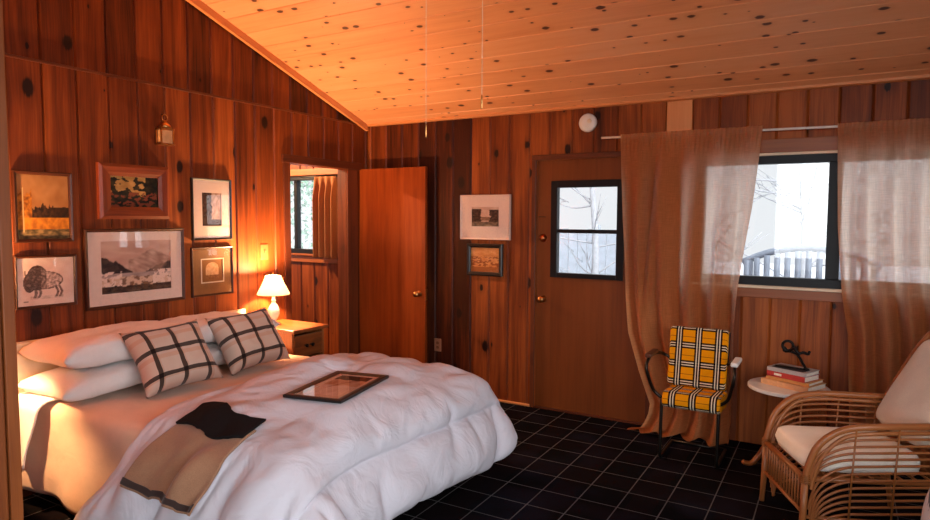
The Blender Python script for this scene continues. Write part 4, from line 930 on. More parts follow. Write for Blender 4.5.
-1532,1,2,0,2,1,4,2,5,3,1,-1,-3,-1,-1,-1,3,0,3,-1,8,2,-7,2,5,-3,4,2,6,1,-6,7,-3,4,1,3,2,2,1,1,-1,-2,-4,-4,-1,-3,-2,-4,-2,-5,-8,-2,-1,-2,1,-10,-9,-7,-2,5,7,
-1559,2,1,1,1,1,4,3,5,1,1,2,-2,-2,-2,0,4,-2,4,1,5,2,-6,0,4,1,2,1,7,4,1,0,-5,4,3,2,2,1,1,-1,0,-4,-2,-4,-1,-2,-3,-1,-5,-3,-2,-1,0,0,1,0,-8,-18,9,-19,17,
-1586,2,2,1,1,1,4,2,5,1,4,0,-1,-2,-3,3,2,-2,2,4,4,0,-3,-3,3,3,1,1,7,3,0,3,-4,5,2,1,1,2,0,-1,-1,-2,-4,-2,-1,-2,-3,-1,0,0,-1,-1,-1,-1,-4,0,-11,-4,-4,4,4,
-1612,2,1,1,1,2,4,2,4,3,2,1,0,-2,-3,0,3,1,-2,4,4,1,-2,-3,1,3,1,3,5,3,0,3,1,1,1,1,1,2,0,-1,-1,-2,-2,-3,-1,-1,-3,-1,0,0,0,0,-1,-1,-2,-2,-6,-7,-9,9,-2,
-1639,2,3,0,1,1,3,4,3,3,2,1,0,0,-4,-1,3,1,-2,2,5,1,0,-3,-1,4,1,4,3,3,2,1,0,1,1,1,2,2,0,-1,-2,-1,-2,-2,-1,-1,-3,-1,0,0,0,1,-1,-1,-3,-2,-2,-3,-2,-7,-2,
-1666,2,4,0,0,2,2,4,3,3,2,0,0,2,-3,-3,2,2,-1,1,4,1,1,-1,-2,2,2,3,3,2,1,1,1,1,1,0,3,2,0,-1,-1,-1,-1,-2,-2,-1,-2,-1,0,1,-1,0,-1,-1,-2,-2,-2,-2,-3,-3,-7,
-1693,3,4,0,0,1,2,3,3,3,2,0,0,2,-1,-4,1,2,1,0,3,2,1,0,-1,1,1,2,3,2,0,1,1,1,0,1,3,1,0,0,-1,0,-1,-2,-1,-2,-3,0,0,0,-1,0,-1,-1,-2,-1,-2,-2,-2,-4,-6,
-1720,2,5,1,-1,1,2,2,3,2,2,1,-1,3,0,-4,0,2,2,1,2,2,1,1,-1,0,1,2,2,1,1,1,0,0,2,0,2,1,1,0,0,0,-1,-1,-2,-3,-1,-2,-1,0,-1,0,-1,0,-1,-1,-2,-2,-3,-3,-1,
-1747,2,4,1,-1,2,1,2,1,3,2,1,-1,2,2,-3,-1,2,2,2,2,2,1,0,0,1,1,1,1,1,1,1,0,0,1,0,2,1,0,1,1,0,0,-1,-3,-4,-1,0,-2,-1,-1,-1,0,0,0,-1,-2,-2,-3,-3,0,
-1774,2,4,1,-1,1,1,2,1,2,2,0,0,2,2,-1,-3,3,2,2,2,2,1,0,1,1,1,1,1,1,0,1,0,1,0,0,1,1,0,1,2,0,-1,0,-3,-4,-1,0,-3,-1,-1,-1,0,0,1,-1,-2,-2,-3,-2,0,
-1801,2,3,1,0,1,1,1,1,1,2,0,-1,3,2,-1,-1,2,2,3,1,2,0,1,1,1,2,1,1,1,0,1,0,0,0,0,1,0,1,1,0,0,0,0,-1,-5,0,-1,-1,-1,0,-1,0,-1,-2,0,-2,-3,-2,-2,1,
-1828,2,2,1,1,1,1,1,1,1,0,0,-1,3,2,0,-1,2,1,3,2,1,0,2,1,2,2,2,1,0,0,0,1,0,-1,1,0,0,0,1,0,1,-1,1,-1,-3,-2,-2,0,0,1,0,-1,-3,-2,0,-2,-2,-1,-3,1,
-1855,2,1,1,2,1,2,0,1,0,0,1,-2,3,1,1,0,1,1,2,2,0,1,1,3,2,5,2,0,-1,0,0,0,0,0,0,0,0,0,0,1,0,0,0,0,-1,-2,1,-2,-1,0,-1,-1,-1,-2,-2,-2,-1,-1,-3,2,
-1882,1,2,1,2,1,2,0,1,0,1,0,-2,2,1,1,0,1,2,1,1,1,1,2,2,6,3,0,0,0,-1,0,0,0,0,1,0,0,0,0,0,0,0,0,-1,0,-1,-1,-2,-1,-1,0,-1,-2,-1,-2,-1,-1,-1,0,0,
-1909,2,1,1,2,1,2,1,0,1,0,0,0,0,1,1,0,0,2,1,1,1,1,1,7,3,2,0,0,0,0,0,0,0,0,0,1,0,0,0,-1,0,0,-1,-1,0,0,-2,-1,-2,-1,0,-1,-1,-1,-2,-1,-1,0,0,1,
-1935,1,1,1,2,1,2,1,1,1,0,0,0,0,0,1,0,0,2,1,1,0,1,4,4,3,1,1,1,0,0,-1,0,0,0,1,0,1,0,0,-1,-1,0,-1,-2,0,2,-3,-2,-1,-1,-1,0,-1,-1,-1,-1,-1,0,0,2,
-1960,0,1,1,1,2,1,2,1,2,-1,0,0,0,0,0,1,0,1,1,0,1,2,3,3,2,1,2,0,1,0,-1,0,0,1,0,1,0,1,0,0,-4,0,-2,-1,0,3,-4,-1,-1,-2,0,0,-1,-1,-1,-1,0,0,1,1,
-1986,-1,1,1,2,1,2,2,2,0,6,0,-6,-1,0,1,0,1,0,1,1,0,2,2,2,1,2,1,1,1,0,0,0,0,1,0,1,0,1,0,0,-1,-4,5,0,-1,-2,0,-1,-2,-2,-3,-1,-1,0,-1,-1,0,1,0,2,
-2012,-1,1,1,1,2,2,2,2,5,3,1,-1,-3,-2,-3,1,0,0,1,0,1,1,1,1,1,1,1,1,1,1,1,0,1,0,1,0,0,0,0,0,0,0,1,5,-2,-4,2,-5,-1,-2,-1,-2,-1,-1,-1,0,0,0,1,2,
-2038,-1,1,1,1,1,3,3,2,4,1,1,-1,-1,-2,-1,-1,0,1,0,0,0,1,0,0,1,1,1,1,1,2,1,1,0,1,1,0,0,1,0,0,-1,2,1,1,-1,-3,2,0,-6,-2,-1,-1,-1,-1,-1,0,-1,1,0,2,
-2064,0,0,1,1,1,4,2,2,2,0,1,-1,0,-1,-1,0,0,1,-1,0,0,0,1,0,0,1,1,2,1,2,1,1,0,1,1,0,0,0,0,-1,-1,2,1,0,0,-2,2,1,-2,-4,-2,-2,-1,0,-1,0,-1,0,1,1,
-2090,0,0,1,0,3,1,2,3,1,0,0,0,0,0,0,-1,0,0,0,0,-1,1,0,1,0,1,2,1,2,1,1,1,0,1,0,0,0,0,-1,0,0,-1,1,1,-1,0,0,2,-1,-2,-2,-2,-1,-1,0,0,0,0,0,1,
-2117,0,1,0,2,0,1,2,2,2,0,0,0,1,0,-1,0,-2,1,0,-1,0,0,1,0,1,2,1,2,1,2,1,1,1,0,0,-1,0,-1,0,0,-1,-1,1,0,0,0,0,1,0,-1,-1,-2,-1,-1,0,1,0,0,0,1,
-2144,1,0,0,2,1,2,1,0,1,0,0,1,-1,1,0,-1,-1,0,1,-2,1,0,1,0,2,1,1,2,2,2,1,1,1,-1,0,-1,0,-1,-1,-1,-1,0,0,0,1,0,0,1,-1,0,-1,-1,-1,0,0,0,1,0,1,1,
-2171,1,1,0,1,0,1,0,1,0,0,1,0,1,0,0,0,-1,0,0,-1,1,0,1,1,0,3,1,2,1,2,2,1,0,0,-1,0,-1,-1,-1,-1,-1,-1,0,0,0,1,0,1,-1,0,0,-1,0,-1,0,0,0,1,1,1,
-2197,1,1,0,0,-1,0,4,-2,0,-1,0,1,0,1,1,0,-1,0,0,0,0,0,1,1,2,1,1,1,1,3,2,0,2,-1,0,-1,0,-1,0,-3,0,-1,-1,-2,1,1,0,0,0,0,0,0,0,0,0,-1,0,1,1,2,
-2223,0,1,0,0,-2,5,0,0,0,-1,-1,-2,4,-1,0,0,0,0,0,0,0,0,1,0,1,1,1,0,2,3,1,1,2,0,0,0,0,-1,-1,0,-4,0,-1,1,-3,2,0,0,-1,1,0,0,1,0,-1,0,0,2,-1,2,
-2250,0,1,0,-1,1,2,-1,1,0,-2,-1,-1,3,0,0,0,0,1,0,0,0,0,0,0,0,1,0,1,2,3,0,2,2,0,1,0,0,1,-2,-1,-2,-3,0,1,-1,0,0,-1,0,1,0,1,0,1,0,0,0,0,0,1,
-2276,-1,1,0,-1,0,1,0,0,0,0,0,0,0,0,0,0,1,0,1,0,0,0,0,-1,-1,1,0,1,2,2,1,2,1,1,1,1,0,0,1,-3,-2,-2,-2,0,2,0,-1,-1,0,1,1,1,1,0,1,-1,1,-1,0,0,
-2303,0,0,-1,-1,0,0,0,0,0,-1,0,0,0,1,1,0,1,1,0,0,0,0,0,0,-2,0,0,1,2,1,2,2,1,1,2,0,1,0,0,0,-3,-4,-1,1,1,0,-1,-1,1,1,2,1,1,0,1,0,-1,0,-1,0,
-2329,0,-1,0,-1,-1,-1,-1,-1,0,0,0,0,0,2,0,0,2,0,1,0,1,0,0,-1,-1,-1,-1,1,2,1,2,1,1,2,2,1,0,0,0,0,0,-3,-3,0,2,0,0,-1,1,2,1,1,1,1,1,1,0,1,1,-6,
-2355,-1,0,-1,-1,-1,-1,-1,-2,0,-1,0,0,1,1,0,1,1,1,1,0,1,1,0,-1,-1,-2,-1,1,2,0,2,1,1,3,1,1,0,0,1,-1,0,0,-3,1,0,1,0,0,1,0,1,2,1,1,2,2,2,3,-3,4,
-2381,-1,-1,-1,-1,-2,-1,-1,-1,-1,0,-1,0,1,0,1,1,1,1,1,1,1,0,0,0,-1,-2,-1,1,0,1,1,0,2,3,1,2,0,0,0,1,0,0,-1,0,0,1,0,0,0,1,1,1,1,2,1,2,2,2,3,3,
-2408,-1,-2,0,-2,-2,-1,-1,-1,-1,-1,0,0,0,1,1,1,1,1,1,1,1,1,0,0,-2,-1,-1,0,0,1,0,1,2,2,3,0,0,1,1,0,1,0,0,-1,1,1,-1,0,1,1,0,1,1,1,2,2,1,3,2,4,
-2434,-2,-2,-1,-2,-2,-1,-1,-1,-1,-1,0,-1,1,1,0,3,0,1,1,1,1,0,1,-1,0,-1,-1,0,0,0,1,2,1,2,1,0,1,1,1,0,1,2,0,-2,1,1,0,0,0,1,1,0,1,1,1,1,2,2,3,3,
-2461,-2,-2,-1,-2,-3,-1,-2,-1,-1,-1,0,0,1,0,3,0,0,2,0,1,1,0,0,1,0,0,-1,1,0,0,1,1,1,1,1,0,0,1,1,2,2,0,1,0,-1,1,0,0,0,1,0,1,0,0,1,1,2,3,3,3,
-2487,-3,-2,-1,-3,-3,-2,-1,-2,-1,0,-1,2,-1,3,-1,0,1,2,0,0,1,2,-1,1,1,0,1,0,1,0,1,0,1,3,1,1,0,1,0,0,0,1,1,0,1,1,-1,0,0,0,1,0,0,0,1,1,2,3,3,4,
-2514,-3,-2,-2,-2,-4,-3,-1,-1,-1,0,0,0,2,0,-1,0,2,0,0,1,3,0,-1,1,2,1,1,0,1,1,0,1,1,2,2,1,1,1,-1,-2,0,1,1,1,1,1,0,0,-1,0,1,-1,0,1,0,1,2,3,4,4,
-2543,-2,-2,-2,-2,-4,-3,-2,0,-1,0,0,1,0,0,0,1,1,0,-1,1,3,1,0,1,2,1,1,0,1,1,1,1,1,1,1,2,0,2,1,1,0,0,-3,2,1,2,-1,0,-1,0,-1,0,0,0,1,1,2,3,4,4,
-2572,-2,-1,-2,-2,-3,-4,-2,-1,1,0,0,0,0,0,0,1,0,1,0,1,2,1,2,1,1,1,1,0,2,0,1,1,0,2,1,1,2,2,1,1,0,0,-3,3,1,1,-1,0,0,0,-1,-1,0,-1,1,1,2,3,6,1,
-2602,-1,-1,-2,-2,-3,-3,-2,0,0,0,1,-1,0,0,1,1,1,1,0,1,2,1,2,1,1,1,1,0,1,1,1,1,1,0,0,2,2,1,1,2,0,0,-1,2,1,1,0,0,0,0,-1,-1,-1,-1,1,2,5,3,0,2,
-2631,-2,-1,-2,-1,-2,-3,-2,0,1,0,-1,0,-1,1,1,1,1,1,2,1,1,1,2,2,1,0,1,1,1,0,1,2,-1,0,1,2,1,2,1,1,1,1,0,1,1,2,0,0,0,0,0,0,-1,0,0,1,2,4,-1,1,
-2661,-1,-2,-2,0,-2,-1,-1,-1,0,0,-1,-1,1,6,1,0,0,0,0,1,2,1,1,2,1,1,1,1,1,0,1,0,1,1,1,0,1,1,2,2,0,1,0,1,2,1,0,1,1,0,1,2,1,1,1,0,-1,-1,-1,-1,
-2691,-1,-3,-1,0,0,-1,-1,0,0,1,1,0,1,1,1,0,1,0,1,1,1,0,2,2,1,1,1,1,1,0,1,0,0,1,1,1,1,1,0,3,1,0,1,2,1,1,1,1,1,1,1,1,1,1,0,-1,0,-2,-1,-2,
-2721,-1,-2,-1,1,0,-1,0,0,-1,1,1,0,1,0,2,1,1,0,1,0,2,1,0,2,2,1,1,1,2,-1,1,0,0,0,1,0,1,1,1,2,1,1,1,3,2,1,0,2,1,1,1,1,0,0,0,-1,-1,-1,-3,-1,
-2751,0,-3,1,1,0,0,0,0,0,0,1,1,2,1,0,1,0,0,0,0,1,1,2,1,3,1,1,1,2,-1,1,0,0,1,-1,0,0,1,1,1,2,2,2,3,2,1,1,2,1,0,1,1,0,0,-1,-1,-1,-2,-3,-1,
-2780,0,-2,2,0,1,0,0,1,0,1,1,1,0,0,1,0,1,0,1,2,1,2,1,0,1,1,1,1,1,0,0,1,0,1,1,1,1,1,-5,1,2,2,4,2,3,1,1,2,1,1,0,1,0,0,0,-1,-1,-5,2,-1,
-2807,-1,-1,2,1,0,1,0,0,1,0,0,1,0,1,0,0,1,1,1,1,1,2,1,1,1,1,1,1,1,-1,1,1,1,0,0,0,1,0,0,-2,1,4,3,3,4,0,2,2,1,0,1,0,1,0,0,0,0,-6,-2,4,
-2835,0,-1,2,1,0,1,0,0,1,0,0,0,0,1,0,0,1,1,1,1,1,1,2,2,2,1,1,0,1,-1,1,0,2,-1,1,-1,1,-1,1,0,0,4,3,3,4,0,2,3,1,1,0,0,0,0,0,0,-1,1,0,-5,
-2863,1,0,1,1,1,0,1,0,0,0,0,0,0,-1,0,0,1,1,4,-1,1,2,1,4,2,-1,2,0,0,0,0,0,2,1,-1,0,-1,-1,2,1,1,4,3,3,4,0,2,3,1,1,1,0,-1,-1,-1,0,0,1,0,0,
-2889,0,1,1,0,1,1,0,0,-1,0,0,1,-1,-2,0,0,1,3,4,-2,1,2,3,4,0,0,1,0,1,-1,0,1,1,0,1,-2,1,-1,2,1,3,4,3,3,4,-2,3,2,2,2,0,0,-2,-1,0,0,0,0,1,10,
-2917,1,1,1,1,1,0,1,1,1,-4,0,0,-2,-1,2,-2,1,3,5,-2,1,2,5,0,1,1,1,0,0,0,0,1,0,0,1,1,-3,1,2,3,3,4,3,4,4,-2,2,2,1,2,0,3,4,3,4,0,2,2,-5,-3,
-2943,1,1,1,0,1,2,-1,1,1,2,-5,-3,1,-3,1,2,-1,3,5,0,-1,4,1,3,1,0,1,0,0,0,0,0,0,0,0,1,0,-1,3,4,4,3,4,5,4,-3,5,-1,2,1,2,2,4,2,6,-2,2,7,7,-15,
-2970,0,1,1,1,1,2,1,-1,1,1,2,-4,-6,0,4,-3,1,3,4,1,-2,3,5,0,2,0,1,0,0,0,-1,-1,0,-1,0,1,0,1,3,4,5,4,4,6,4,-2,3,1,1,2,1,1,3,4,8,15,19,2,-18,-6,
-2999,1,1,0,1,2,1,5,-1,-2,1,1,2,-1,-7,0,5,-3,2,3,2,0,5,0,2,0,1,1,0,0,-1,-1,-1,-1,0,-1,0,1,0,4,5,5,6,4,6,5,-3,4,10,9,4,2,-3,7,18,14,12,8,-18,-19,-8,
-3027,1,4,-3,6,-4,2,5,1,1,-4,0,1,3,2,-8,1,5,-1,3,1,2,1,1,1,1,1,0,1,-1,0,-1,-1,-2,-1,-1,0,0,1,4,6,6,6,5,6,7,-3,1,11,14,8,10,8,10,9,8,8,2,1,-24,-5,
-3053,1,5,-4,8,0,-5,3,4,0,5,-7,-1,1,2,5,-6,1,3,3,1,1,1,0,1,1,1,1,0,0,-1,0,-1,-2,-1,-2,-1,0,1,4,5,6,7,6,7,8,-6,7,11,8,9,9,9,9,10,8,8,-1,19,-2,-2,
-3074,-2,9,-7,7,3,-8,-1,4,5,0,7,-7,-3,1,2,6,-3,3,2,1,0,0,0,1,1,1,1,2,1,-1,-2,-1,-2,-2,-3,-2,0,1,4,8,4,6,6,6,7,-1,2,11,9,8,9,9,10,9,10,9,13,11,2,-3,
-3091,-9,11,-3,-1,6,-8,-3,0,4,7,1,7,-2,-4,1,2,1,4,1,0,0,-2,0,0,0,2,9,-1,0,0,3,-6,-2,-6,-2,-1,0,-2,4,10,4,9,3,4,5,9,-3,8,9,10,10,9,10,9,9,9,10,12,-1,-4,
-3105,-10,2,4,-5,4,-7,-5,-1,1,4,8,2,7,1,-1,1,1,2,1,0,-2,-3,-2,0,2,4,14,-2,-2,2,5,-8,-3,-8,-5,-3,-1,1,5,10,4,14,4,1,3,17,4,-10,15,13,9,9,8,9,8,8,7,10,-3,-5,
-3121,-9,-2,5,-6,2,-6,-5,-4,-1,1,5,8,4,6,3,1,3,2,1,-2,-4,-4,-2,3,-2,7,18,-4,-3,4,6,-8,-4,-10,-7,-5,-1,2,6,9,6,15,8,-4,0,21,-3,10,-4,12,11,10,10,9,11,10,6,-2,-3,-5,
-3133,-13,-3,2,1,-6,-2,-8,-5,-3,1,1,6,7,8,5,4,5,4,0,-3,-6,-6,1,0,-3,9,21,-5,-5,6,8,-7,-5,-12,-8,-6,-2,2,7,8,8,13,13,1,-7,23,-11,8,11,-2,9,11,11,12,11,11,-2,-2,11,-15,
-3144,-15,-1,-7,8,-8,-6,-6,-5,-4,-2,1,5,8,8,7,6,8,1,3,-4,-6,-7,-5,-2,2,9,21,4,-12,5,11,-6,-6,-13,-9,-6,-4,2,6,13,3,12,19,8,-13,21,-10,1,11,-3,7,9,11,12,11,12,10,7,-8,-17,
-3159,-14,2,-12,10,-10,-5,-5,-6,-5,-3,0,4,7,9,11,4,9,7,-2,-4,-6,-7,-5,-3,2,7,19,8,-12,4,11,0,-10,-13,-9,-7,-3,0,5,15,0,11,17,20,-13,21,-15,-4,8,-2,7,7,9,11,11,12,13,11,-13,-15,
-3174,-12,1,-12,10,-11,0,-10,-6,-5,-4,0,3,6,10,13,2,12,12,-6,-4,-5,-10,-2,4,-7,4,15,13,-12,4,10,5,-13,-12,-10,-6,-4,-2,6,15,-1,10,16,23,-4,17,-16,-9,0,6,4,6,4,10,12,13,12,14,-14,-15,
-3186,-10,-3,-12,9,-10,4,-9,-9,-7,-4,-2,3,5,16,8,2,12,18,-8,-6,0,-12,4,1,-2,-8,13,14,-12,3,10,10,-12,-14,-9,-7,-4,-5,7,15,-1,10,13,23,15,7,-18,-7,-4,-1,4,2,5,8,11,13,13,15,11,-22,
-3199,-5,-11,-9,7,-9,4,1,-13,-9,-6,-1,2,5,14,3,7,13,19,0,-15,-3,1,-11,0,5,-6,10,11,-12,3,9,14,-4,-19,-11,-7,-4,11,-11,15,-2,9,12,22,22,8,-16,-4,-6,-10,-1,7,4,2,24,8,9,11,25,-18,
-3211,-11,-9,-7,8,-11,9,1,-6,-14,-6,-3,3,4,7,7,9,12,19,5,-17,-7,-2,1,-5,1,-1,12,-1,-10,4,7,16,3,-21,-11,-7,1,17,-20,11,-4,8,13,19,23,15,-13,-14,-9,-4,-7,2,4,10,22,23,19,-10,21,19,
-3224,-11,-12,-5,8,-11,9,4,-2,-11,-8,-4,1,4,6,7,9,12,17,9,-16,-10,-3,0,0,1,0,4,-7,0,4,6,9,12,-22,-10,-6,7,19,-24,2,-5,8,12,19,24,20,-19,-13,-11,-8,-2,3,13,2,16,24,18,21,-2,33,
-3239,-13,-10,-4,9,-9,0,8,-2,0,-8,-4,-1,2,5,8,9,12,14,14,-17,-10,-4,0,10,-5,-3,-3,0,3,4,6,8,8,-23,-9,-3,14,19,-24,-16,3,6,11,18,23,25,-17,-20,-11,10,-12,6,5,7,15,19,21,15,16,12,
-3253,-14,-10,-2,8,-7,1,1,2,1,-3,0,-1,2,5,7,8,15,19,6,-19,-10,-2,3,14,-10,-6,-2,2,5,5,9,10,-8,-22,-6,4,24,11,-23,-23,0,5,7,18,22,27,-20,-17,-8,18,-11,21,6,-3,20,-12,26,5,19,14,
-3266,-13,-9,-3,6,-4,1,3,4,-1,1,1,0,3,7,7,4,22,20,-5,-21,-7,1,6,14,-13,-7,-1,5,6,5,14,-10,-7,-20,1,9,27,-4,-5,-29,-5,8,-2,15,22,28,-21,-16,-4,25,-11,-1,13,20,3,0,-5,12,16,12,
-3277,-12,-9,-3,2,4,1,12,-4,1,7,-3,1,3,8,9,9,25,-4,0,-23,0,4,8,12,-14,-5,0,7,5,3,12,-17,-15,-9,4,13,20,19,-25,-23,-10,-2,1,10,22,29,-19,-18,2,19,20,-28,15,0,0,-1,-2,15,13,14,
-3288,-11,-8,-2,8,1,15,3,-5,12,0,-2,4,2,6,10,12,27,-16,-11,10,-17,7,8,6,-12,-2,2,7,11,-7,7,-16,-11,-10,10,21,22,2,-25,-18,-12,-7,-4,6,20,29,-23,-9,13,27,-1,-30,-1,-1,-1,1,-1,15,13,15,
-3298,-10,-6,6,5,11,13,-7,4,9,16,-8,2,4,6,10,13,27,-19,7,-17,-3,3,6,-6,0,-1,3,8,12,-15,-5,-5,-2,2,3,20,21,-20,-19,-12,-13,-9,-6,-4,17,31,-25,0,24,25,-25,-22,-12,-3,-2,-1,-1,14,25,1,
-3308,-9,7,9,9,17,-5,0,8,6,24,-12,7,7,8,9,11,22,-3,-15,-8,-2,-1,0,1,0,1,3,14,-7,-7,1,2,2,2,-5,20,-6,3,-25,-13,-2,-14,-10,-8,0,31,-25,26,24,-17,-8,5,-30,-13,-9,-4,0,15,24,-6,
-3319,11,11,11,10,9,9,7,4,1,6,8,9,8,9,11,12,11,-1,-18,-6,0,4,-5,0,1,3,8,-5,1,2,2,2,-8,10,-10,-2,1,9,-25,-6,-6,-6,-5,-2,-6,-4,14,2,13,12,-7,-25,-15,-2,-3,0,-15,-8,-3,-2,
342,2,1,0,-1,-1,-4,-6,-7,-7,-6,-5,-4,-5,-5,-3,-3,-3,-3,-2,-1,-1,12,-5,-7,-4,-3,-1,0,5,7,-22,-9,-5,13,-15,8,17,-7,-11,-18,-19,0,0,1,3,1,-9,-10,-12,-13,0,6,23,-2,-1,-1,-5,-7,-10,-14,
362,8,0,-2,-2,-3,-3,-5,-6,-7,-6,-2,-7,-5,1,-7,-4,-4,-3,-3,-2,-2,5,7,-5,-2,-4,-4,-3,-5,-4,-4,-4,1,-7,1,-10,-5,6,5,-18,-11,-1,7,2,2,-9,1,-11,-13,-8,-2,4,11,-4,-2,-3,-5,-7,-11,-22,
382,10,6,-2,-2,-3,-4,-5,-6,-5,-6,-5,-5,-5,-4,1,-7,-4,-3,-4,0,-4,-1,11,-1,-3,-2,-3,-3,-5,-4,-5,-4,-1,-6,-7,-6,-1,1,-12,-10,-4,1,8,4,-4,-8,0,-6,-13,-12,-5,-7,-3,-4,10,-4,-6,-8,-15,-22,
404,8,9,2,-2,-2,-4,-5,-5,-6,-5,-4,-5,-4,-5,-3,-4,-3,-4,-3,-3,-3,-2,-1,13,-4,-2,-4,-1,-4,-5,-6,-3,-3,-6,-7,-6,-3,-9,-5,-5,-6,2,5,2,-3,-10,1,-6,-10,-13,-12,-8,-3,-3,-1,-8,-7,-11,-16,-21,
426,12,6,2,0,-1,-3,-6,-4,-7,-2,-4,-5,-4,-4,-4,-5,-4,-4,-2,-3,-3,-2,-1,-1,3,-3,3,-4,-2,-5,-5,-6,-4,-3,-7,-6,-7,-6,-8,-1,-6,0,4,0,-3,-11,2,-7,-12,-14,-13,-9,-9,-7,-10,-8,-9,-11,-15,-22,
449,12,6,2,2,-1,-1,-6,-3,-7,-7,2,-5,-4,-5,-5,-4,-6,-2,-4,-2,-3,-2,-2,-3,-2,1,2,0,-3,-5,-5,-6,-3,-4,-6,-6,-8,-6,-9,0,-7,0,4,-1,-6,-11,1,-9,-13,-15,-13,-16,-12,-11,-8,-9,-9,-12,-18,-7,
472,11,7,3,0,-8,4,2,-6,-11,0,0,-4,-5,-3,-5,-7,-4,-5,-1,-3,-3,-2,-3,-2,-3,-3,-1,4,-1,-5,-4,-6,-3,-5,-5,-6,-7,-8,-8,0,-8,0,3,-2,-8,-12,0,-15,-12,-16,-16,-16,-13,-9,-10,-11,-12,-14,-7,-6,
493,11,9,3,-1,-6,-7,10,-4,-9,2,-3,-5,-2,-3,-5,-5,-7,-5,-3,-3,-1,-2,-2,-2,-3,-3,-3,-3,5,-6,-2,-6,-2,-5,-5,-6,-7,-7,-9,0,-9,1,0,-4,-10,-12,-1,-16,-16,-19,-19,-16,-6,-12,-12,-13,-14,-14,0,-10,
512,13,10,1,-2,-8,-7,11,-5,1,-2,-7,-1,-3,-3,-5,-6,-5,-5,-3,-2,-1,-1,-1,-4,-1,-3,-4,-3,1,-4,-6,0,-9,1,-5,-6,-6,-8,-8,-1,-9,0,0,-7,-9,-13,-4,-21,-21,-19,-18,-6,-14,-13,-15,-14,-16,-12,-17,-9,
528,10,17,-7,2,-5,-8,10,1,-2,-4,-4,-3,-3,-3,-5,-6,-5,-3,-4,2,0,0,-1,-3,-4,-4,-2,-4,-4,-2,-4,-2,-8,2,-5,-9,-2,-7,-8,-3,-8,0,-2,-7,-10,-16,-13,-23,-22,-15,-7,-16,-16,-16,-16,-14,-11,-15,-13,-13,
552,10,10,-7,-1,-3,-6,9,0,-2,-3,-2,-3,-3,-4,-5,-5,-8,2,-4,-2,8,1,-1,-3,-4,-4,-5,-4,-4,-4,-3,-2,-7,1,-4,-10,0,-6,-8,-5,-8,1,-4,-13,-7,-21,-20,-23,-13,-9,-17,-18,-19,-17,-14,-19,-20,5,-17,-8,
577,-8,11,2,-4,-1,-6,9,-1,-1,-2,-2,-2,-3,-5,-4,-5,-8,5,-3,-5,11,2,0,-2,-4,-5,-6,-5,-4,-4,-4,-2,-5,-1,-4,-8,0,-5,-7,-8,-5,0,-11,-11,-18,-22,-21,-11,-11,-17,-19,-21,-20,-18,-19,-22,-23,-12,10,-18,
599,-9,-3,7,-2,0,-4,7,-1,0,0,-2,-4,-2,-9,0,-4,-7,7,-2,-6,13,2,0,-3,-9,-2,-9,-1,-5,-3,-4,-3,-2,-3,-3,-8,0,-7,-2,-11,-2,-7,-12,-20,-18,-21,-14,-13,-16,-18,-21,-21,-21,-22,-21,-24,-25,-18,3,-9,
616,-5,-8,2,1,0,-1,3,0,3,1,-7,-1,-3,-11,3,-3,-4,7,-1,-6,15,0,1,-5,-7,-10,0,-3,-7,1,-4,-6,-2,-2,-3,-6,-2,-7,0,-11,-3,-13,-20,-20,-17,-22,-10,-18,-18,-19,-20,-22,-22,-23,-23,-25,-25,-26,-12,6,
627,-1,-6,-2,0,1,2,1,3,3,0,-5,-9,1,-11,4,-3,2,3,-8,10,7,-14,9,0,-12,0,-2,-1,-7,-5,3,-8,-2,-4,0,-6,-3,-8,0,-12,-6,-23,-18,-20,-16,-20,-15,-20,-19,-20,-21,-22,-22,-23,-24,-25,-26,-27,-18,21,
635,1,-5,-2,0,0,3,3,5,4,-1,-5,-9,-1,-9,1,2,0,1,-4,11,4,-17,8,3,-12,2,1,0,-4,-9,4,-4,-7,-2,-4,-1,-5,-6,-5,-7,-21,-24,-16,-20,-22,-20,-15,-20,-20,-20,-22,-22,-22,-23,-24,-25,-26,-28,-24,5,
643,-2,1,-6,1,-2,7,2,10,3,0,-4,-10,-3,-5,-6,5,-3,5,-1,9,2,-16,0,9,-9,3,-4,8,-2,-9,2,-10,1,-4,-3,-4,-5,-6,-8,-15,-20,-23,-23,-16,-25,-18,-23,-22,-19,-18,-23,-23,-24,-24,-21,-22,-24,-27,-24,14,
652,-2,-3,-3,0,-3,10,1,12,-2,2,2,-9,-6,-9,-1,5,-7,10,1,9,-1,-14,-6,11,-4,0,-5,11,3,-4,-5,-13,1,-3,-4,-5,-6,-8,-11,-16,-23,-21,-23,-20,-24,-19,-16,-25,-24,-23,-23,-24,-24,-25,-25,-22,-16,-25,-24,-6,
656,-1,-1,-3,-1,-2,10,3,11,1,5,-3,-6,-8,-11,5,4,-9,1,16,5,-3,-11,-11,7,3,-4,-3,12,3,-8,1,-12,2,-5,-9,-7,-4,-10,-12,-17,-22,-24,-21,-22,-26,-16,-19,-20,-23,-23,-24,-24,-25,-26,-25,-19,-24,-24,-21,-29,
658,1,0,-1,-2,-1,10,5,9,5,2,-2,-3,-9,-11,-3,10,-3,-7,9,15,-3,-9,-12,-2,9,-7,3,10,3,-8,4,-6,-6,-10,-17,-3,-1,-9,-14,-17,-20,-24,-24,-23,-26,-16,-22,-20,-20,-20,-24,-24,-26,-25,-26,-24,-22,-22,-29,-23,
661,2,4,-3,-2,0,8,8,7,5,3,-2,-9,1,-11,-7,10,1,-7,5,15,-2,-5,-12,-7,7,-5,6,7,4,-2,-3,-11,-3,-20,-13,0,3,-11,-17,-16,-20,-23,-24,-25,-27,-13,-20,-20,-22,-21,-22,-24,-26,-26,-26,-25,-25,-26,-20,-26,
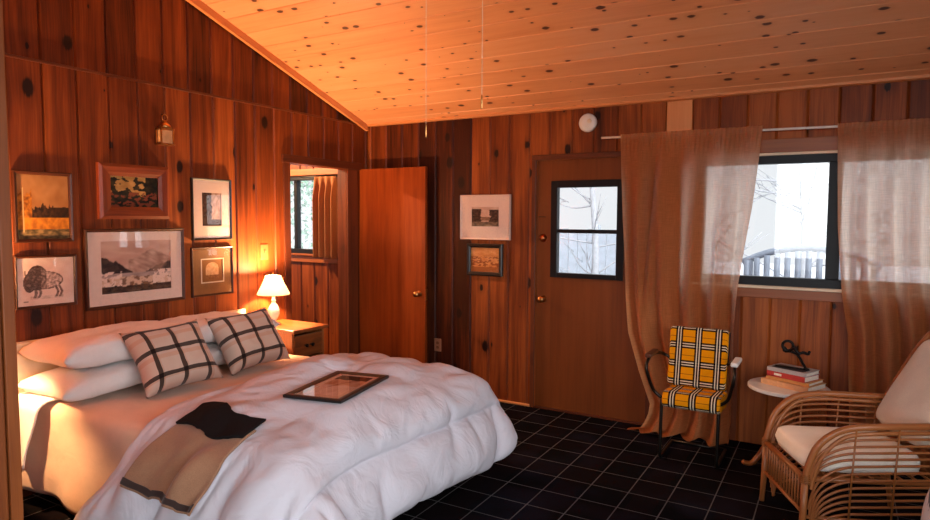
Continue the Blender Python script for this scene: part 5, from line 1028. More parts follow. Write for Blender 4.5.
665,0,10,-4,-4,0,6,10,10,5,2,-5,-12,9,-9,-11,7,7,-5,1,12,-1,-3,-7,-11,2,-3,7,5,2,-7,1,-5,-14,-18,-10,6,0,-13,-19,-17,-19,-23,-23,-25,-28,-11,-15,-23,-21,-21,-24,-25,-26,-26,-26,-25,-26,-27,-26,-14,
669,-1,15,-3,-9,1,2,14,12,6,2,-12,-11,14,-6,-13,1,10,2,-1,7,0,-3,-4,-9,-4,-2,2,8,1,-9,-1,-5,-17,-13,-8,8,-2,-13,-19,-19,-19,-21,-23,-26,-27,-14,-20,-13,-23,-22,-24,-25,-26,-26,-25,-26,-26,-27,-26,-6,
672,1,17,-2,-12,0,1,9,19,6,1,-8,-16,17,-2,-15,-4,12,3,1,4,1,0,-5,-9,-6,-3,3,-1,6,-9,-4,-5,-16,-6,-11,9,-5,-13,-21,-20,-15,-22,-22,-26,-29,-13,-16,-19,-21,-23,-24,-24,-26,-26,-25,-26,-25,-27,-25,5,
673,5,18,-3,-12,0,0,5,19,9,2,-8,-16,17,3,-15,-8,10,4,4,4,1,-1,-6,-7,-7,-4,-2,3,1,-6,-6,-7,-10,-8,-8,7,-7,-16,-22,-11,-18,-21,-23,-26,-29,-16,-22,-20,-16,-21,-23,-24,-26,-25,-25,-25,-26,-26,-23,-5,
674,10,15,-2,-12,0,1,2,15,11,5,-8,-16,17,6,-10,-14,8,3,8,4,2,-3,-7,-8,-7,-2,-2,-2,-2,-4,-5,-7,-7,-8,-5,1,-9,-16,-20,-7,-19,-24,-21,-25,-30,-16,-18,-21,-22,-22,-22,-23,-24,-25,-25,-25,-25,-26,-22,-6,
674,15,12,-2,-9,-1,1,2,8,12,7,-6,-15,16,10,-10,-13,4,3,11,5,0,-4,-8,-11,-4,-1,-3,-2,-3,-5,-4,-5,-8,-9,-4,-3,-10,-18,-7,-15,-20,-25,-18,-26,-28,-18,-22,-25,-22,-23,-22,-23,-22,-17,-25,-25,-24,-25,-22,-8,
675,16,12,-4,-7,0,3,1,4,10,10,-10,-10,12,16,-10,-12,0,5,13,4,0,-6,-13,-8,3,-10,5,-1,-7,-7,-3,-4,-8,-11,-3,-5,-11,-16,-6,-16,-25,-21,-17,-26,-23,-23,-23,-21,-21,-19,-22,-23,-25,-24,-21,-25,-22,-22,-26,-8,
677,15,11,-5,-5,1,5,1,2,6,9,1,-11,13,9,-7,-11,-2,7,11,2,-2,-8,-12,3,-12,10,2,-5,-8,-10,-7,-1,-8,-11,-5,-6,-12,-9,-12,-21,-20,-15,-21,-26,-28,-16,-15,-22,-22,-21,-23,-23,-24,-24,-26,-25,-24,-23,-20,-11,
678,15,10,-5,-4,2,8,0,1,4,5,5,-5,10,5,-3,-11,-3,10,7,-1,-4,-10,1,-12,12,5,-3,-6,-8,-11,-9,-5,-7,-8,-7,-8,-11,-12,-14,-15,-17,-19,-21,-25,-28,-17,-11,-27,-19,-21,-22,-23,-24,-24,-26,-25,-25,-23,-13,-17,
678,14,10,-6,-2,8,6,0,0,2,3,4,5,3,3,0,-8,-5,10,4,-2,-5,-3,-10,11,7,0,-5,-6,-9,-10,-10,-8,-7,-8,-8,-8,-11,-13,-15,-14,-16,-19,-19,-26,-29,-18,-10,-22,-26,-18,-22,-23,-23,-25,-24,-25,-25,-23,-18,-12,
676,16,10,-8,2,9,4,-1,1,4,1,1,3,4,4,2,-4,-5,9,2,-3,-4,-9,10,8,3,-5,-3,-6,-8,-10,-14,-10,-5,-10,-7,-9,-8,-11,-13,-18,-15,-18,-22,-27,-28,-21,-16,-12,-23,-25,-19,-23,-24,-24,-24,-25,-24,-23,-19,-12,
675,17,10,-9,5,9,0,0,6,7,-6,1,2,2,5,3,0,-4,6,0,-2,-6,4,8,6,2,-3,-4,-9,-5,-12,-17,-12,-5,-9,-7,-9,-5,-9,-12,-16,-22,-16,-24,-26,-29,-21,-13,-21,-21,-19,-22,-23,-23,-24,-24,-24,-24,-22,-20,-13,
674,17,10,-8,9,4,-2,8,8,3,11,0,-6,-3,-2,3,2,0,1,0,-2,0,6,5,5,0,-1,-5,-6,-13,-6,-15,-17,-6,-8,-8,-7,-5,-8,-10,-14,-18,-23,-23,-26,-28,-28,-22,-20,-19,-18,-17,-21,-23,-23,-24,-24,-23,-22,-20,-15,
673,16,10,-4,8,-2,9,10,8,12,8,3,-2,-5,-6,-7,0,-1,-1,0,0,3,3,5,-2,0,4,-5,-7,-13,-5,-15,-15,-8,-8,-7,-6,-7,-8,-9,-10,-25,-25,-25,-23,-28,-22,-16,-27,-22,-19,-19,-18,-21,-22,-24,-24,-23,-22,-21,-15,
669,18,9,1,2,8,10,12,11,11,7,3,-2,-4,-6,-7,-6,-4,-2,-2,2,1,1,4,4,1,-2,-5,-7,-8,-12,-12,-13,-8,-7,-7,-10,-11,-11,-12,-10,-9,-24,-25,-27,-29,-18,-12,-25,-25,-22,-21,-19,-20,-22,-23,-23,-24,-21,-22,-15,
667,18,9,3,7,9,15,11,10,10,0,5,-2,-4,-5,-5,-7,-8,1,-8,1,7,-5,0,1,3,-3,-5,-7,-9,-9,-9,-9,-8,-6,-8,-6,-9,-10,-13,-14,-15,-19,-26,-26,-29,-20,-18,-9,-25,-24,-23,-22,-20,-22,-23,-23,-22,-23,-22,-14,
668,16,10,5,8,16,7,16,13,9,1,-2,-1,-3,-4,-5,-8,-12,4,-11,-4,11,-1,-6,-1,0,-3,-7,-8,-7,-6,-6,-8,-6,-6,-7,-12,-3,-9,-19,-16,-17,-13,-24,-27,-29,-18,-16,-10,-21,-24,-24,-23,-23,-21,-22,-23,-22,-23,-24,-13,
669,16,9,5,17,7,12,13,13,14,1,-1,-2,-2,-4,-6,-10,-15,5,-8,-13,11,4,-7,-2,-3,-6,-6,-6,-4,-3,-9,-10,-3,-6,-6,-15,-6,-3,-12,-18,-18,-19,-24,-27,-28,-17,-13,-12,-21,-22,-24,-24,-24,-22,-23,-23,-23,-23,-19,-15,
670,16,8,7,19,14,14,13,11,3,3,2,0,-8,-6,0,-11,-16,2,-3,-15,2,9,-5,-4,-5,-5,-3,-2,-2,-8,-14,-9,1,-7,-6,-14,-8,-5,-11,-15,-19,-21,-23,-26,-28,-17,-15,-9,-20,-22,-24,-24,-24,-22,-24,-24,-24,-22,-19,-14,
670,16,9,9,17,14,17,13,5,4,4,2,1,-2,-9,-2,-11,-14,-5,1,-11,-3,6,-4,-4,-3,4,-5,1,-8,-14,-17,-5,6,-9,-8,-11,-10,-9,-11,-16,-16,-20,-23,-26,-27,-17,-11,-11,-21,-22,-24,-24,-23,-23,-24,-24,-24,-24,-20,-13,
670,16,9,10,17,16,14,-2,10,7,6,5,2,0,-5,-7,-9,-10,-8,-3,-5,-6,1,-2,-1,5,2,-2,-8,-10,-21,-15,0,9,-9,-10,-11,-11,-12,-14,-9,-21,-21,-22,-22,-25,-20,-13,-7,-21,-22,-23,-23,-24,-23,-23,-24,-25,-23,-23,-12,
670,16,8,11,18,15,-3,4,6,7,6,7,10,-9,-2,0,-6,-7,-6,-6,-5,-5,-2,0,4,0,3,-4,-9,-14,-21,-12,4,11,-10,-11,-11,-11,-16,-11,-18,-9,-18,-21,-26,-28,-19,-8,-14,-20,-22,-22,-24,-23,-23,-23,-23,-24,-21,-26,-14,
670,16,7,12,20,2,14,5,10,6,-2,1,3,9,-5,-4,-6,-6,-6,-6,-5,-5,-4,-1,3,6,-7,1,-10,-17,-19,-7,11,6,-11,-12,-13,-7,-13,-21,-9,-22,-9,-25,-24,-20,-26,-13,-9,-19,-22,-23,-22,-23,-23,-23,-22,-23,-24,-23,-16,
668,16,9,12,19,6,16,10,6,7,3,3,3,-4,-5,-6,-8,-3,-5,-8,-3,-6,-5,-2,1,5,-5,2,-12,-19,-17,0,13,2,-11,-15,-12,-4,-12,-16,-22,-11,-23,-14,-25,-26,-20,-10,-14,-19,-22,-23,-22,-22,-22,-23,-22,-23,-23,-23,-17,
666,16,11,12,17,13,11,11,7,5,4,3,1,-4,-6,-11,1,-4,-11,0,-5,-6,-6,-4,-1,5,0,-3,-12,-20,-13,7,11,-3,-11,-17,-10,-2,-11,-15,-16,-25,-12,-19,-26,-26,-20,-11,-14,-20,-21,-23,-21,-21,-21,-22,-22,-22,-22,-24,-18,
665,15,12,12,13,12,12,11,9,7,4,3,-4,-1,-11,1,-2,-11,-5,2,-7,-6,-5,-6,-3,0,3,-2,-14,-17,-8,12,5,-5,-14,-17,-6,-1,-11,-14,-17,-20,-25,-15,-22,-27,-17,-15,-16,-20,-21,-21,-20,-20,-20,-20,-20,-20,-21,-23,-25,
665,14,12,10,14,10,9,10,10,6,6,2,2,-8,-3,0,-6,-8,2,-5,-6,-4,-5,-7,-5,-2,0,-1,-13,-15,-1,12,1,-8,-19,-12,2,-5,-12,-15,-16,-19,-21,-23,-22,-24,-17,-15,-19,-20,-19,-19,-20,-20,-21,-22,-22,-21,-22,-7,-15,
664,15,12,5,18,10,9,5,7,6,7,7,-2,-3,-2,-3,-6,-1,-4,-5,-4,-1,-4,-11,-7,-2,-2,-2,-11,-11,4,9,-3,-12,-18,-7,6,-11,-12,-13,-18,-18,-17,-22,-23,-25,-17,-17,-20,-19,-19,-19,-19,-20,-21,-21,-23,-24,-22,-19,-13,
664,14,12,3,18,13,8,9,7,7,3,-1,1,-1,-2,-2,-4,-5,-2,-4,-3,3,-3,-11,-16,-1,-2,-3,-9,-7,6,3,-7,-12,-16,7,-6,-10,-11,-14,-15,-15,-22,-22,-21,-26,-17,-17,-20,-19,-19,-19,-19,-20,-22,-22,-23,-24,-22,-20,-16,
663,14,10,3,18,14,9,8,7,3,2,5,0,-1,-7,2,-9,3,-3,-7,7,2,-4,-10,-20,-9,2,-4,-5,-5,4,-3,-11,-11,4,-5,-7,-9,-11,-12,-17,-16,-16,-22,-24,-25,-18,-18,-19,-19,-19,-19,-19,-19,-22,-23,-24,-24,-22,-21,-15,
663,12,9,3,16,17,11,7,4,7,3,1,0,-8,3,-10,7,0,-13,4,9,-1,-6,-8,-15,-19,3,-3,-4,-3,-2,-6,-7,0,-4,-6,-8,-8,-9,-10,-13,-16,-19,-22,-24,-25,-19,-18,-21,-18,-18,-21,-16,-21,-22,-23,-25,-23,-22,-21,-13,
663,12,6,4,13,19,13,8,5,3,1,1,-6,4,-10,7,2,-4,-11,12,2,-4,-10,-1,-14,-19,1,-3,-3,-4,-3,-4,-3,-4,-12,-9,-9,-9,-9,-9,-8,-6,-20,-22,-23,-25,-20,-18,-21,-17,-19,-21,-15,-22,-23,-23,-24,-24,-22,-21,-8,
663,12,4,2,11,19,15,8,5,2,1,-3,2,-7,4,4,-1,-11,0,12,-1,-12,-6,0,-11,-16,0,-5,0,-7,-1,-4,-4,-7,-3,-5,-6,-7,-8,-12,-13,-15,-17,-22,-23,-24,-21,-17,-21,-17,-20,-15,-21,-22,-23,-24,-23,-24,-23,-20,-15,
663,13,3,-1,8,16,18,9,3,2,1,1,-4,2,3,2,-7,3,2,2,-5,-11,-2,-5,-8,-13,-1,-5,1,-9,1,-4,-4,-4,-5,-5,-4,-6,-18,-15,-16,-15,-15,-11,-22,-25,-21,-16,-20,-19,-16,-19,-21,-22,-23,-24,-24,-23,-23,-18,-21,
663,13,6,-7,6,13,19,10,3,2,0,1,0,2,2,1,0,-1,-2,-1,-4,-6,-6,-5,-6,-7,-5,-3,-1,-6,-1,-4,-2,-2,-3,-6,-11,-9,-6,-13,-15,-15,-15,-20,-22,-24,-19,-18,-19,-18,-19,-20,-21,-21,-23,-24,-23,-23,-24,-24,-9,
662,14,9,-12,3,11,17,11,4,1,2,-1,4,4,0,-2,-1,-2,-2,-2,-4,-5,-5,-4,-4,-5,-4,-3,-3,-3,-2,-5,-6,-5,-1,2,-7,-7,-13,-12,-11,-16,-16,-22,-22,-24,-19,-17,-19,-19,-19,-21,-21,-21,-23,-24,-23,-22,-23,-25,-17,
661,13,12,-14,0,10,14,11,4,2,1,7,4,3,1,-2,-3,-3,-4,-4,-4,-4,-4,-5,-3,-2,-4,-4,-3,-2,-2,0,-1,-9,-7,-5,-3,-1,-11,-10,-15,-14,-18,-21,-23,-26,-18,-15,-20,-19,-20,-21,-22,-22,-23,-24,-23,-22,-21,-25,-19,
662,9,16,-15,-2,9,12,9,5,3,6,3,1,0,-7,-3,0,0,0,-2,-4,-4,-5,-3,3,-3,-6,-4,-3,-2,-1,0,3,0,-4,-6,-7,-10,-7,-10,-12,-17,-20,-22,-24,-26,-18,-13,-22,-18,-19,-20,-21,-22,-23,-23,-23,-24,-23,-21,-23,
662,6,19,-15,-3,7,11,8,5,6,-3,-1,-1,-1,3,7,-2,-2,-3,-3,-4,-5,-1,3,4,-9,-8,-3,-3,-3,2,-3,1,4,-1,-4,-5,-8,-8,-14,-10,-18,-21,-23,-24,-27,-17,-14,-23,-17,-18,-20,-20,-22,-23,-23,-24,-24,-23,-24,-19,
662,4,20,-12,-5,5,9,7,5,8,3,2,1,0,0,-4,-3,-2,-2,-2,-2,7,1,-1,-7,-9,-7,-4,-3,-4,3,-1,-3,2,1,-1,-3,-5,-7,-11,-14,-19,-23,-23,-24,-27,-17,-16,-22,-15,-19,-18,-21,-22,-23,-23,-23,-24,-24,-23,-17,
663,1,20,-7,-8,4,6,6,6,4,3,1,0,-3,-1,-1,2,1,0,3,2,0,-3,-4,-5,-8,-8,-4,-2,-6,6,-2,-1,-2,-1,-1,-3,-4,-5,-9,-13,-19,-23,-24,-24,-26,-16,-17,-21,-14,-21,-16,-21,-22,-23,-23,-23,-24,-23,-22,-16,
663,-1,18,-8,-4,3,5,4,3,1,1,1,0,1,1,4,2,2,-2,-3,-3,-3,-2,-2,-2,-2,-6,-5,-1,-7,7,-1,-2,-1,-5,-6,-6,-6,-7,1,-9,-18,-23,-23,-25,-26,-14,-17,-20,-15,-19,-18,-21,-21,-22,-22,-23,-23,-23,-12,-16,
663,-3,15,-7,-2,3,3,3,2,2,2,2,2,2,3,2,3,3,0,-2,-2,-3,-5,-4,-4,-6,-5,-5,-1,-6,6,0,-1,-2,0,-11,-2,-4,-8,-16,-3,-14,-22,-23,-24,-26,-11,-19,-16,-17,-19,-20,-20,-21,-22,-22,-23,-23,-14,-23,-25,
663,-6,12,-6,0,3,2,3,3,3,2,2,2,3,2,6,5,3,1,-2,-4,-5,-6,-6,-7,-9,-1,-6,0,-5,6,1,-1,-6,3,-1,-16,-4,-1,-12,-17,-9,-22,-21,-23,-25,-11,-17,-16,-19,-18,-20,-20,-22,-19,-23,-23,-24,-24,-23,-13,
661,-6,8,-4,1,2,2,3,3,2,3,2,2,7,5,-1,9,1,-4,-8,3,-4,-6,-7,-12,-5,3,-8,1,-5,7,1,-1,-5,-5,5,-3,-17,0,-13,-10,-17,-21,-21,-21,-23,-10,-16,-18,-19,-16,-19,-20,-21,-23,-23,-23,-23,-25,-26,6,
657,-2,0,0,1,2,2,2,5,4,2,0,0,7,10,3,1,-1,-6,-10,4,-1,-6,-9,-11,3,-2,-7,1,-4,6,0,-2,-3,-4,-4,6,-5,-16,-4,-15,-19,-20,-20,-19,-22,-12,-14,-21,-17,-13,-20,-20,-22,-23,-23,-23,-23,-24,-27,-14,
655,-5,0,1,1,1,1,1,1,0,9,5,-3,8,8,-5,5,0,-7,-10,5,0,-8,-11,2,-2,-4,-4,0,-1,2,0,-3,-3,-3,-2,-3,6,-8,-17,-12,-20,-19,-19,-16,-22,-10,-20,-17,-14,-20,-16,-21,-22,-22,-22,-23,-23,-24,-26,-27,
643,0,1,3,1,-1,-1,4,-1,0,-2,10,8,-1,9,1,-7,4,-6,-9,0,5,-10,-1,-5,-1,-3,-1,-1,0,1,2,2,1,-2,-4,-6,-7,0,-14,-17,-18,-18,-19,-14,-22,-10,-15,-20,-20,-19,-20,-19,-22,-22,-21,-21,-23,-23,-25,-10,
633,4,3,4,-4,4,-7,2,6,-2,0,-6,9,12,3,-6,5,-1,-5,-8,-2,6,-5,-8,2,-4,0,-1,0,0,1,2,2,2,1,-3,-6,-8,-3,-13,-17,-18,-18,-19,-10,-23,-7,-19,-23,-20,-20,-20,-20,-21,-21,-20,-18,-13,-24,-16,-3,
625,5,4,4,4,-7,1,-9,4,7,-1,-1,-8,6,12,1,-8,5,-2,-5,-3,3,-7,3,-3,1,-1,-2,0,0,1,1,3,1,-1,0,-3,-5,-6,-14,-15,-19,-17,-18,-11,-22,-5,-16,-18,-18,-20,-21,-21,-21,-15,-19,-20,-23,-8,-17,-23,
612,5,-1,11,-3,8,-3,-8,1,-2,10,0,-1,-9,0,12,-1,-6,2,-3,-1,0,0,1,1,-1,-1,0,0,-1,1,0,1,2,1,0,-3,-4,-7,-12,-15,-16,-18,-17,-12,-20,-6,-21,-15,-7,-17,-19,-21,-20,-23,-22,-24,-25,-22,-12,-24,
593,7,-3,12,-5,5,12,-6,-6,4,-6,8,4,0,-4,-8,9,-1,-3,-3,0,1,1,1,1,1,-1,0,0,-1,0,0,0,0,0,0,-1,-4,-5,-10,-13,-13,-17,-14,-15,-13,-5,-14,-15,-19,-20,-20,-21,-22,-22,-23,-24,-23,-19,-25,-25,
570,11,-5,11,-3,3,15,4,-4,-7,2,-8,8,5,0,-2,-8,5,-3,-1,0,1,2,1,1,1,1,0,-3,-2,1,0,0,0,1,0,-1,-3,-5,-9,-15,-10,-12,-14,-11,-15,-6,-10,-19,-21,-20,-21,-21,-21,-22,-22,-23,-22,-25,-27,-26,
543,21,-9,8,4,-1,16,8,2,-3,-9,1,-10,5,5,0,-1,-1,-2,-1,0,2,3,2,2,2,0,-7,-1,-1,-1,-4,5,0,3,0,-3,-3,-1,-10,-15,-9,-15,-10,-10,-16,-10,-3,-21,-22,-21,-21,-21,-22,-21,-22,-23,-22,-20,-27,-23,
532,8,0,-1,8,-2,15,10,6,2,-3,-11,1,-9,1,3,1,-1,-2,0,1,3,5,3,2,0,-3,-9,-1,1,-3,-6,6,0,7,1,0,-2,-6,-10,-14,-9,-16,-11,-9,-14,-16,-6,-1,-13,-18,-22,-23,-23,-23,-22,-25,-25,-25,-25,-20,
506,11,3,-3,8,0,12,11,8,4,1,-3,-9,-1,-6,0,0,-1,-2,0,2,4,5,3,-2,3,-5,-10,1,2,-5,-6,4,1,8,3,1,-2,-7,-10,-12,-11,-16,-12,-7,-10,-16,-1,-19,1,-10,-19,-21,-23,-22,-22,-24,-27,-28,-19,-26,
477,16,4,1,2,8,4,12,9,6,2,1,-3,-5,-5,-3,-2,-3,-3,0,2,6,6,-2,0,4,-6,-12,4,3,-6,-8,4,1,9,4,2,-2,-7,-10,-11,-11,-14,-15,-10,-7,-14,3,-13,-17,2,-14,-17,-20,-21,-22,-24,-26,-29,-29,-14,
446,21,2,9,-2,9,6,9,7,7,4,2,-1,-4,-4,-4,-3,-4,-1,-2,2,5,5,4,0,-2,-6,-11,-2,9,-4,-9,3,1,10,3,2,-2,-5,-9,-13,-8,-14,-17,-12,-4,-15,4,-10,-17,2,-12,-13,-17,-21,-22,-22,-27,-29,-25,-7,
429,13,0,13,-4,12,6,5,7,7,5,2,1,-3,-3,-5,-1,-4,-3,0,1,4,4,3,1,-3,-4,-11,-4,11,-4,-8,-1,5,8,4,1,-2,-4,-9,-13,-6,-12,-16,-17,-5,-13,4,-6,-15,0,-12,-11,-14,-20,-21,-23,-24,-28,-6,-8,
409,8,1,13,-3,12,2,8,6,6,5,3,0,0,-4,-4,1,-5,-4,1,2,2,5,-1,-1,1,-3,-8,-7,11,-3,-6,-4,7,6,4,0,-1,-3,-8,-13,-6,-12,-14,-17,-9,-12,4,-3,-6,-11,-9,-13,-10,-17,-21,-25,-21,-24,7,-2,
386,6,3,12,-3,12,0,7,7,6,5,3,1,-1,-4,-2,1,-3,-6,4,2,-2,5,-3,-1,0,1,-7,-7,11,-2,-6,-6,6,8,3,1,-1,-1,-9,-13,-6,-11,-13,-16,-13,-11,2,-3,-4,-6,-11,-9,-13,-15,-19,-23,-24,-26,-4,-1,
363,2,11,8,-2,11,-1,2,8,6,5,3,2,0,-3,1,-1,-4,-4,0,7,0,-2,3,-1,-4,0,-5,-6,11,-2,-5,-7,2,10,3,2,-1,-3,-5,-13,-5,-11,-13,-15,-15,-12,2,-5,-4,-1,-7,-15,-14,-10,-18,-25,-23,-26,-12,-3,
340,8,8,5,-2,10,-2,1,4,8,5,3,2,1,-1,0,-1,-2,-4,-1,8,2,-1,-2,0,-2,-2,-5,-2,8,-2,-4,-7,-1,11,4,1,-2,-3,-2,-12,-5,-11,-12,-15,-15,-13,-1,2,-2,-7,-4,-12,-14,-17,-18,-20,-19,-24,-22,2,
318,8,9,3,-3,11,-3,0,2,7,5,3,2,1,1,0,0,-2,-3,-2,8,3,0,-2,-1,-2,-2,-4,3,0,-2,-3,-4,-5,13,3,0,-3,-2,0,-11,-5,-11,-12,-14,-15,-14,3,1,-1,-3,-10,-14,-16,-15,-17,-15,-25,-22,-25,1,
295,11,6,3,-3,9,2,-3,3,1,5,3,2,2,1,0,0,0,-1,-3,7,3,0,-2,-1,-2,-1,-1,-1,-1,-2,-3,-4,-4,14,2,0,-4,-3,0,-4,-9,-11,-11,-14,-15,-15,2,5,0,-8,-8,-15,-16,-17,-16,-13,-13,-26,-25,-7,
271,11,6,3,-2,7,3,1,1,0,2,2,1,2,1,1,1,0,1,-3,8,1,-1,-2,-1,-1,-1,-1,-2,-1,-2,-3,-3,-1,12,0,-1,0,-6,-1,-2,-9,-11,-10,-13,-15,-15,5,2,-1,-8,-9,-7,-16,-21,-10,-15,-2,-33,-13,-25,
245,10,8,3,1,5,3,1,0,1,0,1,1,0,2,2,1,3,2,-3,8,-1,-3,-1,-1,-1,-1,-2,-1,-1,-2,-1,0,-3,10,-2,-1,3,-5,-5,-1,-9,-11,-8,-13,-14,-15,4,3,-3,-7,-10,3,-22,-19,-16,-15,17,-24,-30,-24,
218,10,8,5,3,2,3,1,1,1,0,-1,0,0,2,2,3,15,-5,-7,9,-4,-2,-2,-1,-1,-2,-1,0,0,-2,-1,2,1,1,-1,-1,4,2,-5,-8,-9,-9,-10,-11,-14,-15,3,4,-5,-6,-5,5,-23,-9,-4,-19,9,-30,-24,-28,
192,10,7,5,3,3,6,-1,0,4,-3,-2,0,0,1,3,4,16,-5,-3,9,-10,-1,-2,-2,-1,-2,0,1,3,-4,-2,1,0,1,1,5,13,-11,-6,-9,-10,-9,-10,-10,-14,-14,6,-2,-5,1,-9,9,-1,-5,-8,-11,-14,-31,-21,-30,
167,9,7,3,3,5,6,-1,1,2,4,-7,-2,0,1,3,4,16,-6,21,-13,-8,-3,-1,-4,-2,-1,0,3,4,-7,-1,0,3,26,-16,6,9,-11,-12,-11,-11,-10,-9,-9,-13,-14,6,-4,-2,-1,8,-7,7,-4,-7,-10,-14,-25,-25,-21,
142,8,3,4,5,9,0,0,1,1,7,-10,0,1,2,3,4,13,31,-16,-11,-6,-5,-4,-3,-1,-1,1,8,-5,-4,2,8,18,25,-25,7,-8,-9,-14,-13,-8,-13,-10,-10,-8,-15,6,1,-2,5,-7,0,-1,-2,-2,-8,-17,-24,-18,-16,
118,5,4,5,6,6,8,14,20,-26,-11,-2,1,3,5,6,11,30,-2,-18,-10,-5,1,-10,-5,-1,2,8,-6,0,6,8,17,26,8,-27,-9,-10,-8,-16,-11,-10,-8,-6,14,-26,-28,22,-21,-1,18,-5,-11,-3,5,8,6,-26,-27,-22,6]
PC, PR, PZ = Vector((1.768, -2.43, 0)), math.radians(101.5), .712
def build_duvet():
    ny, nx = 93, 61
    V = np.cumsum(np.array(DUVET).reshape(3, ny, nx), axis=2).transpose(1, 2, 0) * .001
    V = V.copy()
    for a in range(ny):                                   # the lying picture presses the duvet flat
        for b in range(nx):
            if V[a, b, 2] < .55: continue
            q = Matrix.Rotation(-PR, 3, 'Z') @ Vector((V[a, b, 0] - PC.x, V[a, b, 1] - PC.y, 0))
            w = (1 - sst(.22, .36, abs(q.x))) * (1 - sst(.14, .27, abs(q.y)))
            V[a, b, 2] += (PZ - V[a, b, 2]) * w
    mb = MB(); mb.v = [tuple(p) for p in V.reshape(-1, 3).tolist()]
    for a in range(ny - 1):
        for b in range(nx - 1):
            mb.face((a*nx + b, a*nx + b + 1, (a+1)*nx + b + 1, (a+1)*nx + b), [(b*.022, a*.026), (b*.022 + .022, a*.026), (b*.022 + .022, a*.026 + .026), (b*.022, a*.026 + .026)], sm=True)
    o = mb.build('duvet', M['duvet'])
    m = o.modifiers.new('solid', 'SOLIDIFY'); m.thickness = .012; m.offset = -1
    m = o.modifiers.new('sub', 'SUBSURF'); m.levels = m.render_levels = 1
    from mathutils.bvhtree import BVHTree
    bv = BVHTree.FromPolygons([Vector(p) for p in mb.v], [list(f) for f in mb.f])
    tag(o, 'puffy white duvet spread over the foot half of the bed', 'duvet'); return o, bv
duvet, DBV = build_duvet()

# folded throw draped over the near edge of the duvet
thr = thing('throw_blanket', 'folded tan and charcoal wool throw hanging over the near edge of the duvet', 'blanket', (1.56, -3.05, .55))
to = Vector((1.56, -3.05, .55))
def throw_paths(ns=40):
    """follow the duvet surface from the top of the bed over the near edge, one path per s"""
    paths = []
    for k in range(ns + 1):
        x = 1.355 + .400 * k / ns; raw = []
        for a in range(0, 121):
            th = math.radians(-35 + 125 * a / 120)         # 0 = straight up, 90 = straight out to the near side
            d = Vector((0, -math.sin(th), math.cos(th))); c = Vector((x, -2.80, .36))
            h = DBV.ray_cast(c + d * 2, -d)
            raw.append(h[0] if h[0] else raw[-1])
        paths.append(raw)
    n = len(paths[0])
    A = np.array([[tuple(p) for p in r] for r in paths])
    for _ in range(10):
        B = A.copy(); B[1:-1] = (A[:-2] + A[1:-1] * 2 + A[2:]) / 4; B[:, 1:-1] = (B[:, :-2] + B[:, 1:-1] * 2 + B[:, 2:]) / 4
        A = B; 
    return A
TP = throw_paths()
TL = []
for r in TP:
    L = np.concatenate([[0], np.cumsum(np.linalg.norm(r[1:] - r[:-1], axis=1))])
    i0 = int(np.argmin(np.abs(r[:, 1] + 2.885) + (r[:, 2] < .5) * 9)); TL.append(L - L[i0])
def throw_pt(s_, q, lift):
    f = min(.9999, max(0, s_)) * (len(TP) - 1); i = int(f); t = f - i
    def at(k, qq):
        L = TL[k]; j = int(np.clip(np.searchsorted(L, qq), 1, len(L) - 1)); w = (qq - L[j-1]) / max(1e-6, L[j] - L[j-1])
        return Vector(TP[k][j-1] + (TP[k][j] - TP[k][j-1]) * w)
    p = at(i, q).lerp(at(i + 1, q), t); p2 = at(i, q + .02).lerp(at(i + 1, q + .02), t); p0 = at(i, q - .02).lerp(at(i + 1, q - .02), t)
    T = (p2 - p0).normalized(); N = Vector((0, T.z, -T.y));
    if N.z < 0 and N.y > 0: N = -N
    if N.dot(Vector((0, -.6, .8))) < 0: N = -N
    h = sst(.10, .38, q)
    rip = .020 * h * (1 + math.sin(s_ * 17 + 1.2 + 1.5 * q)) * sst(.25, .6, s_) + .006 * nz(s_ * 5, q * 9, 2)
    p = p + N * (.016 + lift + rip)
    p.x += -.05 * (q - .1) * (1 - s_) + .012 * math.sin(q * 9) 
    return p - to
MB().grid(lambda u, v: throw_pt(u, .05 + .395 * v, .012 * v), 60, 44, (.42, .4)).build('tan_panel', M['throw'], thr, solid=.010)
MB().grid(lambda u, v: throw_pt(u * 1.04 - .02, -.02 * math.sin(u * 7) + (.145 + .012 * math.sin(u * 5)) * v, .013 + .004 * math.sin(u * 9)), 40, 24, (.42, .2)).build('charcoal_panel', M['throw_dark'], thr, solid=.012)
MB().grid(lambda u, v: throw_pt(u, .412 + .024 * v, .018), 60, 4, (.42, .05)).build('border_stripe', M['throw_brown'], thr, solid=.006)

# framed photo lying on the duvet
picture('dark framed picture lying flat on the duvet in the middle of the bed', (PC.x, PC.y, PZ + .016), PR, .49, .30, .036, (.040, .012, .022, .022), art_portrait, 'black_frame', 'mat_pink', dep=.016, flat=True)

